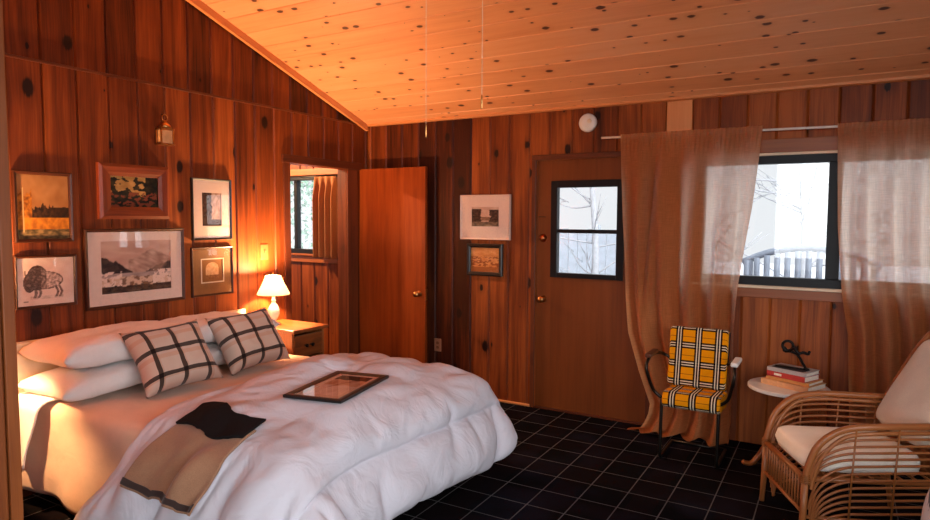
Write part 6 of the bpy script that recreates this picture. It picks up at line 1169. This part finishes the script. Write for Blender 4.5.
# ------------------------------------------------------------------ nightstand + lamp
def nightstand(label, lamp_label, oy, lx, ly, energy):
  ns = thing('nightstand', label, 'nightstand', (.265, -1.29 + oy, 0))
  no = Vector((.265, -1.29, 0))
  def nsb(*bx, **k):
      mb = MB()
      for a, b, g in bx: mb.box(tuple(Vector(a) - no), tuple(Vector(b) - no), g)
      return mb
  nsb(((.02, -1.468, .712), (.50, -1.105, .738), 0)).build('top', M['stand'], ns, bevel=.006)
  nsb(((.04, -1.455, .10), (.47, -1.435, .712), 2), ((.04, -1.145, .10), (.47, -1.125, .712), 2), ((.04, -1.435, .10), (.055, -1.145, .712), 2), ((.055, -1.435, .10), (.46, -1.145, .12), 0), ((.06, -1.435, .50), (.46, -1.145, .515), 0)).build('carcass', M['stand'], ns)
  dr = nsb(((.455, -1.430, .530), (.474, -1.150, .690), 1)).build('drawer', M['stand'], ns, bevel=.004)
  for y in (-1.33, -1.27):
      k = MB().lathe([(.006, 0), (.006, .012), (.014, .02), (.012, .028), (.001, .03)], 14).build('knob', M['iron'], dr)
      k.location = Vector((.474, y, .61)) - no; k.rotation_euler = (0, PI/2, 0)
  dd = nsb(((.455, -1.430, .13), (.474, -1.150, .50), 2)).build('cabinet_door', M['stand'], ns, bevel=.004)
  k = MB().lathe([(.006, 0), (.006, .012), (.014, .02), (.012, .028), (.001, .03)], 14).build('knob', M['iron'], dd); k.location = Vector((.474, -1.40, .36)) - no; k.rotation_euler = (0, PI/2, 0)
  for x in (.06, .45):
      for y in (-1.44, -1.14): nsb(((x - .018, y - .012, 0), (x + .018, y + .012, .10), 2)).build('leg', M['stand'], ns)
  LX, LY = lx, ly
  lamp = thing('table_lamp', lamp_label, 'lamp', (LX, LY, .738))
  MB().lathe([(.048, 0), (.05, .006), (.044, .014), (.022, .022), (.018, .034), (.03, .052), (.044, .085), (.044, .115), (.03, .148), (.016, .166), (.014, .18), (.02, .186), (.012, .194), (.011, .215)], 28).build('base', M['ceramic'], lamp)
  MB().lathe([(.013, .215), (.015, .245), (.011, .25)], 16).build('socket', M['brass'], lamp)
  sh = [(.118, .232), (.117, .238), (.108, .258), (.094, .285), (.079, .315), (.066, .345), (.058, .366), (.056, .372)]
  MB().lathe(sh, 36, caps=False).build('lamp_shade', shade_mat(), lamp, solid=.003)
  MB().lathe([(.001, .250), (.012, .252), (.022, .28), (.024, .295), (.016, .315), (.001, .322)], 16).build('bulb', M['bulb'], lamp)
  MB().tube([(.0, -.0, .24), (.045, 0, .26), (.06, 0, .33), (.0, 0, .385), (-.06, 0, .33), (-.045, 0, .26), (0, 0, .24)], .0016, 6).build('harp', M['brass'], lamp)
  MB().lathe([(.004, .372), (.007, .386), (.003, .398), (.001, .402)], 12).build('finial', M['brass'], lamp)
  ld = bpy.data.lights.new('lamp_light', 'POINT'); ld.energy = energy; ld.color = (1, .56, .26); ld.shadow_soft_size = .03
  lo = bpy.data.objects.new('lamp_light', ld); C.objects.link(lo); lo.parent = lamp; lo.location = (0, 0, .34)
nightstand('small wooden nightstand with one drawer between the bed and the doorway', 'lit white table lamp with bell shade on the nightstand by the doorway', 0, .17, -1.345, 120)
nightstand('matching wooden nightstand on the near side of the bed behind the wall end', 'matching lit table lamp on the near side of the bed behind the wall end', -2.20, .17, -3.42, 105)

pend = thing('ceiling_lamp', 'small shaded lamp on the ceiling of the next room', 'lamp', (-1.5, -.85, zc(-.85)))
MB().lathe([(.06, .03), (.06, -.01), (.02, -.02), (.02, -.07)], 20).build('ceiling_cup', M['brass'], pend)
MB().lathe([(.03, -.05), (.05, -.07), (.13, -.20)], 24, caps=False).build('lamp_shade', shade_mat(), pend, solid=.003)
MB().lathe([(.012, -.07), (.025, -.11), (.028, -.13), (.018, -.15), (.001, -.155)], 16).build('bulb', M['bulb'], pend)
pl_ = bpy.data.lights.new('ceiling_lamp_light', 'POINT'); pl_.energy = 260; pl_.color = (1, .62, .34); pl_.shadow_soft_size = .04
po_ = bpy.data.objects.new('ceiling_lamp_light', pl_); C.objects.link(po_); po_.parent = pend; po_.location = (0, 0, -.19)

# ------------------------------------------------------------------ curtains
def interp(tab, t):
    for (a, x), (b, y) in zip(tab, tab[1:]):
        if a <= t <= b: return x + (y - x) * (t - a) / (b - a)
    return tab[-1][1]
rod = MB().tube([(2.28, -.085, 2.152), (4.95, -.085, 2.122)], .008, 10).build('rod', M['plastic'])
rodt = thing('curtain_rod', 'thin pale metal curtain rod over the window, carrying the linen curtains', 'curtain rod', (3.6, 0, 2.13))
rod.parent = rodt; rod.location = Vector((-3.6, 0, -2.13))
for x, z in ((2.30, 2.152), (4.93, 2.123)):
    MB().tube([(x - 3.6, 0, z - 2.13), (x - 3.6, -.085, z - 2.13)], .006, 8).build('bracket', M['steel'], rodt)
def curtain_left(u, v):
    z = 2.165 - 2.13 * v if v < .985 else 2.165 - 2.13 * .985
    xl = interp([(0, 2.435), (.3, 2.455), (.56, 2.49), (.68, 2.52), (.81, 2.61), (.92, 2.70), (.985, 2.64), (1, 2.56)], v)
    xr = interp([(0, 3.382), (.25, 3.34), (.51, 3.27), (.65, 3.25), (1, 3.24)], v)
    s = u + .018 * math.sin(v * 5 + u * 9) * v
    x = xl + (xr - xl) * min(1, max(0, s))
    a = .010 + .042 * sst(.02, .35, v)
    ph = 2 * PI * (5.0 * s - .6 * s * v)
    y = -.116 + a * math.sin(ph) + .010 * math.sin(2.3 * ph + 1) * sst(.05, .4, v) + .006 * math.sin(2*PI*34*u) * (1 - sst(.0, .10, v))
    # one deep fold that opens downwards
    k = .315 - .17 * v
    y -= .075 * math.exp(-((u - k - .02) / .05) ** 2) * sst(.05, .25, v) * (1 - sst(.45, .75, v)); y += .05 * math.exp(-((u - k + .04) / .03) ** 2) * sst(.05, .25, v) * (1 - sst(.45, .7, v))
    if v > .93:                                    # puddle on the carpet
        t = (v - .93) / .07
        y -= .16 * t * (.6 + .5 * nz(u * 5, 2)); z = .045 + .10 * (1 - t) * (1 - t) + .03 * (1 + nz(u * 9, v * 9)) * (1 - t) + .0
        z = max(.012, z - .02)
    return (x, min(-.035, y), z)
o = MB().grid(curtain_left, 220, 120, (1.5, 2.15)).build('curtain', M['linen'])
tag(o, 'rust linen curtain hanging between entry door and window, gathered behind plaid chair', 'curtain', 'linen curtains at the window')
def curtain_right(u, v):
    z = 2.150 - 2.135 * v
    xl = interp([(0, 3.806), (.3, 3.83), (.5, 3.868), (.62, 3.91), (.8, 3.93), (1, 3.95)], v)
    x = xl + (4.85 - xl) * u
    a = .010 + .040 * sst(.02, .3, v); ph = 2 * PI * 7.5 * u + .5 * math.sin(v * 3)
    y = -.116 + a * math.sin(ph) + .012 * math.sin(1.7 * ph + 2) * v + .006 * math.sin(2*PI*36*u) * (1 - sst(0, .10, v))
    return (x, min(-.035, y), max(.01, z))
o = MB().grid(curtain_right, 220, 110, (1.6, 2.15)).build('curtain', M['linen'])
tag(o, 'rust linen curtain at the right edge of the window behind the rattan armchair', 'curtain', 'linen curtains at the window')
# small curtain in the next room
def curtain_small(u, v):
    z = 1.945 - .79 * v; x = -.60 + .27 * u
    return (x, -.075 - (.006 + .034 * sst(0, .3, v)) * math.sin(2*PI*3.5*u + 1), z)
ct = thing('curtain', 'narrow brown curtain beside the window in the next room, seen through the doorway', 'curtain', (-.46, 0, 1.95))
c1 = MB().grid(curtain_small, 60, 40, (.5, .8)).build('panel', M['tan_linen'], ct, solid=.004); c1.location = (.46, 0, -1.95)
c2 = MB().grid(lambda u, v: (-.345 + .075*u, -.05 - .012*math.sin(u*7), 1.935 - .80*v), 12, 20, (.2, .8)).build('dark_lining', M['brown_linen'], ct, solid=.004); c2.location = (.46, 0, -1.95)
MB().tube([(-.62, -.06, -.0), (.22, -.06, -.0)], .006, 8).build('rod', M['dark_iron'], ct)
MB().tube([(.20, 0, 0), (.20, -.06, 0)], .005, 8).build('bracket', M['dark_iron'], ct)

# ------------------------------------------------------------------ plaid chair
pc = thing('plaid_armchair', 'metal tube armchair with yellow tartan seat and back by the curtain', 'chair', (3.06, -.45, 0))
po = Vector((3.06, -.45, 0))
def pl(mb): mb.v = [tuple(Vector(v) - po) for v in mb.v]; return mb
for sx, x in ((-1, 2.887), (1, 3.235)):
    leg = spline([(x, -.60, .40), (x, -.615, .20), (x, -.62, .04), (x, -.59, .011), (x, -.45, .010), (x, -.26, .010)], 6)
    pl(MB().tube(leg, .0105, 10)).build('leg', M['dark_iron'], pc)
    xo = x + sx * .085
    arm = spline([(x + sx*.0, -.33, .60), (x + sx*.06, -.36, .64), (xo, -.48, .655), (xo, -.60, .650), (xo + sx*.005, -.655, .60), (xo - sx*.01, -.64, .52), (x + sx*.05, -.61, .44), (x, -.60, .395)], 6)
    pl(MB().tube(arm, .0105, 10)).build('arm', M['dark_iron'], pc)
    pad = MB().box((xo - .022, -.645, .655), (xo + .022, -.44, .682), 1)
    pl(pad).build('armrest_pad', M['walnut' if sx < 0 else 'plastic'], pc, bevel=.01, seg=3)  # right pad is white to paint in a reflection
    post = spline([(x - sx*.02, -.60, .385), (x - sx*.015, -.45, .372), (x - sx*.01, -.36, .385), (x - sx*.005, -.325, .50), (x, -.295, .66), (x, -.262, .80)], 6)
    pl(MB().tube(post, .0105, 10)).build('side_frame', M['dark_iron'], pc)
pl(MB().tube([(2.887, -.262, .010), (3.235, -.262, .010)], .0105, 10)).build('floor_rail', M['dark_iron'], pc)
def cush_block(x0, x1, prof, r=.03, puff=.012):
    """extrude closed y-z profile across x with rounded ends"""
    mb = MB(); cy = sum(p[0] for p in prof)/len(prof); cz = sum(p[1] for p in prof)/len(prof); n = len(prof)
    L = [0]
    for i in range(n): L.append(L[-1] + math.dist(prof[i], prof[(i+1) % n]))
    st = [(0, .55), (.012, .85), (.03, 1), (.5, 1), (.97, 1), (.988, .85), (1, .55)]
    full = []
    for k, (t, s_) in enumerate(st):
        if k and st[k][0] - st[k-1][0] > .1:
            for q in range(1, 8): full.append((st[k-1][0] + (st[k][0] - st[k-1][0]) * q / 8, 1))
        full.append((t, s_))
    b = len(mb.v)
    for t, s_ in full:
        for (y, z) in prof:
            sh = (1 - s_) * r
            dy, dz = y - cy, z - cz; l = math.hypot(dy, dz)
            k = (l - sh) / l + puff * math.sin(PI * t) / l * .0
            mb.v.append((x0 + (x1 - x0)*t, cy + dy*k, cz + dz*k))
    for i in range(len(full) - 1):
        for j in range(n):
            j2 = (j + 1) % n
            mb.face([b+i*n+j, b+i*n+j2, b+(i+1)*n+j2, b+(i+1)*n+j],
                    [((x1-x0)*full[i][0], L[j]), ((x1-x0)*full[i][0], L[j+1]), ((x1-x0)*full[i+1][0], L[j+1]), ((x1-x0)*full[i+1][0], L[j])], sm=True)
    mb.face([b + j for j in range(n)], [(0, 0)]*n, sm=True); mb.face([b + (len(full)-1)*n + j for j in range(n)][::-1], [(0, 0)]*n, sm=True)
    return mb
def rrect(w, h, r, n=4, C_=(0, 0), ang=0):
    P = []
    for cx, cy, a0 in ((w/2-r, h/2-r, 0), (-w/2+r, h/2-r, 90), (-w/2+r, -h/2+r, 180), (w/2-r, -h/2+r, 270)):
        for k in range(n + 1):
            a = math.radians(a0 + 90*k/n); P.append((cx + r*math.cos(a), cy + r*math.sin(a)))
    c, s_ = math.cos(ang), math.sin(ang)
    out = []
    for i in range(len(P)):                       # add points on the long sides
        a, b = P[i], P[(i+1) % len(P)]; out.append(a)
        if math.dist(a, b) > .08:
            for q in range(1, 6): out.append((a[0] + (b[0]-a[0])*q/6, a[1] + (b[1]-a[1])*q/6))
    return [(C_[0] + c*x - s_*y, C_[1] + s_*x + c*y) for x, y in out]
seat = cush_block(2.893, 3.275 - .03, rrect(.33, .105, .045, C_=(-.475, .385), ang=math.radians(-4)))
pl(seat); fix_normals(seat.build('seat', M['yellow'], pc))
back = cush_block(2.868, 3.238, rrect(.06, .40, .026, C_=(-.315, .625), ang=math.radians(-11)))
pl(back); fix_normals(back.build('backrest', M['yellow'], pc))

# ------------------------------------------------------------------ side table, books, ornament
tc = Vector((3.60, -.33, 0))
tb_ = thing('side_table', 'small pedestal table with pale round top between the two chairs', 'table', tc)
oct_ = lambda r: [(r*math.cos(2*PI*k/32), r*math.sin(2*PI*k/32)) for k in range(32)]
MB().prism(oct_(.235), .487, .512).build('tabletop', M['marble'], tb_, bevel=.008, seg=3)
MB().lathe([(.09, .487), (.05, .47), (.026, .44), (.022, .36), (.034, .30), (.03, .25), (.04, .2), (.046, .16), (.03, .13), (.02, .12)][::-1], 20).build('pedestal', M['table_wood'], tb_)
for k in range(3):
    a = math.radians(213 + 120*k); dx, dy = math.cos(a), math.sin(a)
    pts = spline([(dx*.03, dy*.03, .19), (dx*.10, dy*.10, .17), (dx*.165, dy*.165, .08), (dx*.215, dy*.215, .022), (dx*.26, dy*.26, .022), (dx*.275, dy*.275, .032)], 6)
    MB().tube(pts, [.022 - .010*i/len(pts) for i in range(len(pts))], 10).build('leg', M['table_wood'], tb_)
def book(label, cx, cy, z, w, d, h, rz, cover, stripes_=None):
    b = thing('book', label, 'book', (cx, cy, z), rz, 'books stacked on the side table'); t = .003
    mb = MB().box((-w/2, -d/2, 0), (w/2, d/2, t)).box((-w/2, -d/2, h - t), (w/2, d/2, h)).box((-w/2, -d/2, t), (-w/2 + .006, d/2, h - t)) if False else \
        MB().box((-w/2, -d/2, 0), (w/2, d/2, t)).box((-w/2, -d/2, h - t), (w/2, d/2, h)).box((-w/2, -d/2, t), (w/2, -d/2 + .005, h - t))
    mb.build('cover', M[cover], b, bevel=.001)
    MB().box((-w/2 + .004, -d/2 + .005, t), (w/2 - .004, d/2 - .005, h - t)).build('pages', M['pages'], b)
    if stripes_ == 'dark':
        MB().box((-w/2 + .02, -d/2 + .015, h), (w/2 - .03, d/2 - .05, h + .0012)).build('cover_print', M['book_dark'], b)
    if stripes_ == 'label':
        MB().box((-w*.30, -d/2 - .0008, h*.3), (-w*.1, -d/2, h*.7)).build('spine_label', M['pages'], b)
    return b
ry = math.radians(-26)
book('wide peach book at the bottom of the stack on the side table', 3.625, -.315, .512, .300, .215, .034, ry, 'book_peach')
book('ochre book second from the bottom of the side table stack', 3.632, -.315, .546, .265, .19, .020, ry + .05, 'book_orange')
book('red book in the side table stack under the grey one', 3.622, -.318, .566, .245, .165, .034, ry - .03, 'book_red', 'label')
book('grey book with dark printed cover on top of the side table stack', 3.622, -.318, .600, .245, .165, .024, ry + .03, 'book_grey', 'dark')
orn = thing('iron_ornament', 'twisted wrought iron ornament standing on top of the stacked books', 'ornament', (3.622, -.318, .6252))
MB().tube(spline([(.075, -.035, .004), (.055, -.02, .035), (.02, -.0, .085), (-.02, .01, .10), (-.05, .015, .095)], 6), .008, 8).build('stem', M['iron'], orn)
MB().tube([(-.035 + .03*math.cos(a), .01, .135 + .03*math.sin(a)) for a in [i*PI/10 for i in range(20)]], .0085, 8, closed=True).build('ring', M['iron'], orn)
for p in ([(-.05, .015, .095), (-.06, .02, .12), (-.04, .01, .11)], [(.02, 0, .085), (.05, .01, .10), (.075, .02, .092), (.085, .02, .10)], [(-.02, .01, .1), (.0, -.02, .125), (.015, -.03, .115), (.03, -.03, .10)]):
    MB().tube(spline(p, 5), [.009] * (5*(len(p)-1)) + [.004], 8).build('branch', M['iron'], orn)
MB().lathe([(.001, -.008), (.008, -.004), (.009, .002), (.005, .008), (.001, .010)], 10, (.085, .02, .104)).build('bud', M['iron'], orn)
MB().lathe([(.001, -.008), (.008, -.004), (.009, .002), (.005, .008), (.001, .010)], 10, (.03, -.03, .10)).build('bud', M['iron'], orn)
MB().tube([(-.10, .0, .004), (.09, -.03, .004)], .006, 8).tube([(.075, -.06, .004), (.08, .01, .004)], .004, 8).build('foot', M['iron'], orn)

# ------------------------------------------------------------------ rattan armchair
C1 = Vector((3.535, -.955, 0)); wv = Vector((.418, -.909, 0)).normalized(); dv = Vector((.909, .418, 0)).normalized()
ra = thing('rattan_armchair', 'rattan cane armchair with pale cushions in the right foreground', 'chair', C1)
def rp(s_, d, z): return tuple(wv*s_ + dv*d + Vector((0, 0, z)))
WD = .50
prof = [(0, .33), (.008, .38), (.038, .475), (.09, .54), (.17, .585), (.30, .60), (.45, .602), (.62, .602)]
def bulge(d): return .035 * math.sin(min(1, max(0, d/.55)) * PI)
for side, s0, sg in (('far', 0, -1), ('near', WD, 1)):
    # front leg and front post
    MB().tube([rp(s0, -.012, .0), rp(s0, -.004, .16), rp(s0, 0, .34)], [.013, .016, .017], 10).build('leg', M['rattan'], ra)
    MB().tube([rp(s0, .66, .0), rp(s0, .62, .3), rp(s0, .62, .60)], [.013, .016, .016], 10).build('leg', M['rattan'], ra)
    top = spline([rp(s0 + sg*bulge(d), d, z) for d, z in prof], 6)
    MB().tube(top, .0165, 10).build('arm', M['rattan'], ra)
    top2 = spline([rp(s0 + sg*(bulge(d) + .004), d + .028*(1 - min(1, d/.2)), z - .030 - .02*(1 - min(1, d/.2))) for d, z in prof], 6)
    MB().tube(top2, .010, 8).build('arm_rail', M['rattan'], ra)
    for k in range(1, 15):
        dz = .026 + .0325*k
        pts = []
        for d, z in prof:
            zz = .33 - dz*.62 + (z - .33) * 1.0 * (1 - .0*k) if False else None
            f = (z - .33) / .272
            z_end = .602 - dz; z_st = max(.03, .33 - dz * .80)
            if k <= 4: z_st = .33 - .012*k
            pts.append(rp(s0 + sg*(bulge(d) + .006*math.sin(k)), d + .016*k*(1 - f)*(1 if k < 5 else .55)*.42 + .004, z_st + (z_end - z_st) * f))
        if z_end < .12: continue
        MB().tube(spline(pts, 4), .0062, 7).build('cane_rod', M['rattan'], ra)
    for d in (.20, .39, .57):
        MB().tube([rp(s0 + sg*(bulge(d) + .010), d, .59), rp(s0 + sg*(bulge(d) + .010), d - .012, .36), rp(s0 + sg*(bulge(d) + .010), d - .02, .14)], .0048, 6).build('binding', M['bind'], ra)
    MB().tube([rp(s0, -.004, .145), rp(s0 + sg*.02, .3, .145), rp(s0, .62, .145)], .009, 8).build('side_rail', M['rattan'], ra)
# seat frame
MB().tube([rp(0, 0, .330), rp(WD, 0, .330)], .0135, 10).build('seat_rail', M['rattan'], ra)
MB().tube([rp(0, .62, .330), rp(WD, .62, .330)], .0135, 10).build('seat_rail', M['rattan'], ra)
for s0 in (0, WD): MB().tube([rp(s0, 0, .328), rp(s0, .62, .328)], .012, 10).build('seat_rail', M['rattan'], ra)
MB().tube([rp(0, -.003, .165), rp(WD, -.003, .165)], .010, 10).build('front_rail', M['rattan'], ra)
for k in range(1, 15):
    s_ = WD * k / 15
    MB().tube([rp(s_, .0, .33), rp(s_, -.003, .165)], .0055, 6).build('front_slat', M['rattan'], ra)
mb = MB()
for k in range(9): mb.tube([rp(.0, .05 + .065*k, .335), rp(WD, .05 + .065*k, .335)], .006, 6)
mb.build('seat_deck', M['rattan'], ra)
# wrap bindings at the post joints
for s0 in (0, WD):
    mb = MB()
    for k in range(5): mb.tube([rp(s0, .0 + .019*math.cos(a), .312 + .009*k) if False else tuple(Vector(rp(s0, 0, .312 + .009*k)) + Vector((.0195*math.cos(a), .0195*math.sin(a), 0))) for a in [i*PI/6 for i in range(12)]], .004, 5, closed=True)
    mb.build('joint_wrap', M['bind'], ra)
# back: arch and horizontal canes
arch = spline([rp(0, .60, .58), rp(0, .72, .80), rp(.03, .80, .95), rp(.12, .84, 1.02), rp(.25, .855, 1.045), rp(.38, .84, 1.02), rp(.47, .80, .95), rp(.5, .72, .80), rp(.5, .60, .58)], 6)
MB().tube(arch, .0165, 10).build('back_frame', M['rattan'], ra)
for k in range(9):
    z = .40 + .065*k; d = .62 + max(0, z - .58) * .5
    MB().tube(spline([rp(.0, d, z), rp(.25, d + .05, z), rp(.5, d, z)], 6), .0062, 7).build('cane_rod', M['rattan'], ra)
# cushions (parts of the chair)
def chair_cushion(name, mat, c, ax, ay, az, w, h, t, seed):
    mb = MB(); n = 24
    for sgn in (1, -1):
        def fn(u, v):
            a, b = 2*u - 1, 2*v - 1
            a2 = math.copysign(abs(a) ** .8, a); b2 = math.copysign(abs(b) ** .8, b)
            k = 1 - .06 * (a2*a2*b2*b2) ** 2 * 2
            e = max(0, 1 - abs(a2) ** 9) * max(0, 1 - abs(b2) ** 9)
            th = t/2 * e ** .4 * (1 + .22 * (1 - a2*a2) * (1 - b2*b2)) + .006 * e * nz(a2*2 + seed, b2*2)
            return Vector(c) + ax*(w/2*a2*k) + ay*(h/2*b2*k) + az*(sgn*th)
        mb.grid(fn, n, n, (w, h))
    o = mb.build(name, M[mat], ra, merge=True)
    # piping round the middle
    pts = []
    for k in range(48):
        a = 2*PI*k/48; x = math.copysign(abs(math.cos(a)) ** .25, math.cos(a)); y = math.copysign(abs(math.sin(a)) ** .25, math.sin(a))
        pts.append(Vector(c) + ax*(w/2*x*.995) + ay*(h/2*y*.995))
    return o
Z = Vector((0, 0, 1))
chair_cushion('seat_cushion', 'cushion', Vector(rp(.25, .285, .395)), wv, dv, Z, .47, .56, .105, 3)
lean = math.radians(30); up = (Z*math.cos(lean) + dv*math.sin(lean)); nrm = (Z*math.sin(lean) - dv*math.cos(lean))
chair_cushion('back_cushion', 'oat', Vector(rp(.25, .685, .70)), wv, up, nrm, .46, .54, .12, 6)

# spotted pouf at the right edge
pf = MB(); n = 40
def pf_pt(a, t):
    th = -PI/2 + PI*t; c, s_ = math.cos(th), math.sin(th)
    r = .30 * math.copysign(abs(c) ** .55, c); z = .315 + .305 * math.copysign(abs(s_) ** .6, s_)
    return (r*math.cos(a), r*math.sin(a), z)
pf.grid(lambda u, v: pf_pt(2*PI*u, v), 44, 24, (1, 1))
o = pf.build('pouf', M['cow'], merge=True); o.location = (4.425, -2.06, .0); o.scale = (1, 1, 1.16)
tag(o, 'black and white cowhide pouf at the right edge in front of the rattan armchair', 'pouf')

# ------------------------------------------------------------------ outside
mb = MB().grid(lambda u, v: (-14 + 34*u, .12 + 22*v, -.35 + .25*v + .12*nz(u*9, v*9)), 40, 30)
g = mb.build('snowy_ground', M['snow']); g['kind'] = 'structure'
mb = MB().box((-8, -30, -.4), (12, YF - .12, -.3)); g = mb.build('snowy_ground', M['snow']); g['kind'] = 'structure'
mb = MB().box((XR + .12, -16, -.4), (24, .1, -.3)); g = mb.build('snowy_ground', M['snow']); g['kind'] = 'structure'
mb = MB().box((-20, -16, -.4), (XA - .12, .1, -.3)); g = mb.build('snowy_ground', M['snow']); g['kind'] = 'structure'
def tree(label, x, y, z, h, seed, n=26):
    rnd = random.Random(seed); root = thing('bare_tree', label, 'tree', (x, y, z), group='snowy trees outside')
    MB().tube(spline([(0, 0, 0), (.05, 0, h*.4), (-.04, 0, h*.75), (0, 0, h)], 5), [.07 - .055*i/15 for i in range(16)], 8).build('trunk', M['bark'], root)
    mb = MB()
    for k in range(n):
        z0 = h * rnd.uniform(.15, .95); a = rnd.uniform(0, 2*PI); l = h * rnd.uniform(.15, .42)
        d = Vector((math.cos(a), math.sin(a) * .5, rnd.uniform(.1, .8)))
        p = [Vector((0, 0, z0)), Vector((0, 0, z0)) + d*l*.5 + Vector((0, 0, rnd.uniform(-.08, .08))), Vector((0, 0, z0)) + d*l]
        mb.tube(spline(p, 4), [.014 - .009*i/8 for i in range(9)], 5)
        for q in range(3):
            s_ = p[0].lerp(p[2], rnd.uniform(.4, .9)); d2 = d + Vector((rnd.uniform(-.8, .8), rnd.uniform(-.4, .4), rnd.uniform(-.2, .6)))
            mb.tube([s_, s_ + d2*l*.3], [.006, .003], 4)
    mb.build('branches', M['bark'], root)
tree('bare snowy tree seen through the left half of the entry door glass', .75, 4.2, -.25, 3.4, 2)
tree('bare snowy tree seen through the right half of the entry door glass', 1.9, 6.0, -.2, 3.6, 5)
tree('bare snowy tree seen through the open part of the right window', 3.4, 5.0, -.2, 3.6, 9)
fn_ = thing('fence', 'pale weathered board fence outside beyond the entry door glass', 'fence', (-1.0, 5.2, -.25))
mb = MB()
for k in range(34): mb.box((-2.2 + .16*k, 0, 0), (-2.2 + .16*k + .15, .02, 1.62 + .02*math.sin(k*2.1)))
mb.build('boards', M['fence'], fn_)
for k in range(4): MB().box((-2.1 + 1.75*k, .02, 0), (-2.0 + 1.75*k, .12, 1.7)).build('post', M['fence'], fn_)
bn = thing('garden_bench', 'grey slatted garden bench outside the right window', 'bench', (3.62, 1.6, -.32))
mb = MB()
for k in range(13): mb.tube([(-.5 + .083*k, 0, .9), (-.5 + .083*k, -.02, 1.50 + .10*math.sin(PI*k/12))], .028, 6)
mb.build('back_slats', M['bench'], bn)
MB().tube(spline([(-.54, 0, 1.48), (-.3, 0, 1.58), (0, 0, 1.62), (.3, 0, 1.58), (.54, 0, 1.48)], 5), .03, 8).build('top_rail', M['bench'], bn)
MB().box((-.55, -.5, .85), (.55, .02, .90)).build('seat', M['bench'], bn)
for x in (-.5, .46):
    MB().box((x, -.48, 0), (x + .05, -.43, .85)).build('leg', M['bench'], bn); MB().box((x, -.03, 0), (x + .05, .02, 1.5)).build('leg', M['bench'], bn)
ev = thing('evergreen', 'pale green shrub tree outside the window of the next room', 'tree', (-4.9, 4.0, -.3))
MB().tube([(0, 0, 0), (0, 0, 2.2)], [.08, .03], 8).build('trunk', M['bark'], ev)
rnd = random.Random(4); mb = MB()
for k in range(700):
    t = rnd.random(); a = rnd.uniform(0, 2*PI); r = (.25 + 1.1*(1 - t)) * math.sqrt(rnd.random()); z = .3 + 2.9*t
    p = Vector((r*math.cos(a), r*math.sin(a), z)); d = Vector((rnd.uniform(-1, 1), rnd.uniform(-1, 1), rnd.uniform(-1, 1))).normalized(); e = d.orthogonal().normalized()
    b = mb.add([p, p + d*.06 + e*.03, p + d*.14, p + d*.06 - e*.03]); mb.face([b, b+1, b+2, b+3])
mb.build('foliage', M['leaf'], ev)

# ------------------------------------------------------------------ light
wd = bpy.data.worlds.new('world'); bpy.context.scene.world = wd; wd.use_nodes = True
nt = wd.node_tree; nt.nodes.clear()
ow = nt.nodes.new('ShaderNodeOutputWorld'); bg = nt.nodes.new('ShaderNodeBackground')
bg.inputs[0].default_value = (.92, .96, 1.0, 1)
tcn = nt.nodes.new('ShaderNodeTexCoord'); dotn = nt.nodes.new('ShaderNodeVectorMath'); dotn.operation = 'DOT_PRODUCT'; dotn.inputs[1].default_value = (.62, -.78, .05)
nt.links.new(tcn.outputs['Generated'], dotn.inputs[0])
mr = nt.nodes.new('ShaderNodeMapRange'); mr.interpolation_type = 'SMOOTHSTEP'; mr.inputs[1].default_value = -.3; mr.inputs[2].default_value = .6; mr.inputs[3].default_value = .66; mr.inputs[4].default_value = 6.4
nt.links.new(dotn.outputs['Value'], mr.inputs[0]); nt.links.new(mr.outputs[0], bg.inputs[1])   # brighter sky on the side behind the camera
nt.links.new(bg.outputs[0], ow.inputs[0])
def portal(loc_, rot, sx, sy):
    l = bpy.data.lights.new('window_portal', 'AREA'); l.shape = 'RECTANGLE'; l.size = sx; l.size_y = sy; l.energy = 1
    l.cycles.is_portal = True
    o = bpy.data.objects.new('window_portal', l); C.objects.link(o); o.location = loc_; o.rotation_euler = rot
portal(((W2[0]+W2[1])/2, .09, (W2[2]+W2[3])/2), (-PI/2, 0, 0), W2[1]-W2[0], W2[3]-W2[2])
portal((2.143, .09, 1.465), (-PI/2, 0, 0), .6, .77)
portal((-.945, .09, 1.575), (-PI/2, 0, 0), 1.2, .78)
portal((XR + .09, -4.0, 1.65), (0, PI/2, 0), 1.8, 2.6)
portal((4.0, YF - .09, 1.7), (PI/2, 0, 0), 2.2, 2.0)
portal((XA - .09, -1.1, 1.45), (0, -PI/2, 0), 1.1, 1.2)

# ------------------------------------------------------------------ camera
f, yaw, pit, rol = 641.6, .527499, -.0651934, .0048491
cy, sy = math.cos(yaw), math.sin(yaw); cp, sp = math.cos(pit), math.sin(pit); cr, sr = math.cos(rol), math.sin(rol)
r0 = Vector((cy, sy, 0)); f0 = Vector((-sy, cy, 0)); u0 = Vector((0, 0, 1))
fw = f0*cp + u0*sp; uu = u0*cp - f0*sp
rr = r0*cr + uu*sr; uu = uu*cr - r0*sr
cam = bpy.data.cameras.new('camera'); co = bpy.data.objects.new('camera', cam); C.objects.link(co)
cam.sensor_fit = 'HORIZONTAL'; cam.sensor_width = 36; cam.lens = f / 930 * 36; cam.clip_start = .05
mt = Matrix((rr, uu, -fw)).transposed().to_4x4(); mt.translation = Vector((3.83977, -4.77598, 1.55004))
co.matrix_world = mt
sc = bpy.context.scene; sc.camera = co
sc.view_settings.view_transform = 'Standard'; sc.view_settings.look = 'None'; sc.view_settings.gamma = 1; sc.view_settings.use_curve_mapping = False
sc.view_settings.exposure = 0.58
sc.cycles.max_bounces = 8; sc.cycles.diffuse_bounces = 4; sc.cycles.transparent_max_bounces = 16; sc.cycles.sample_clamp_indirect = 6
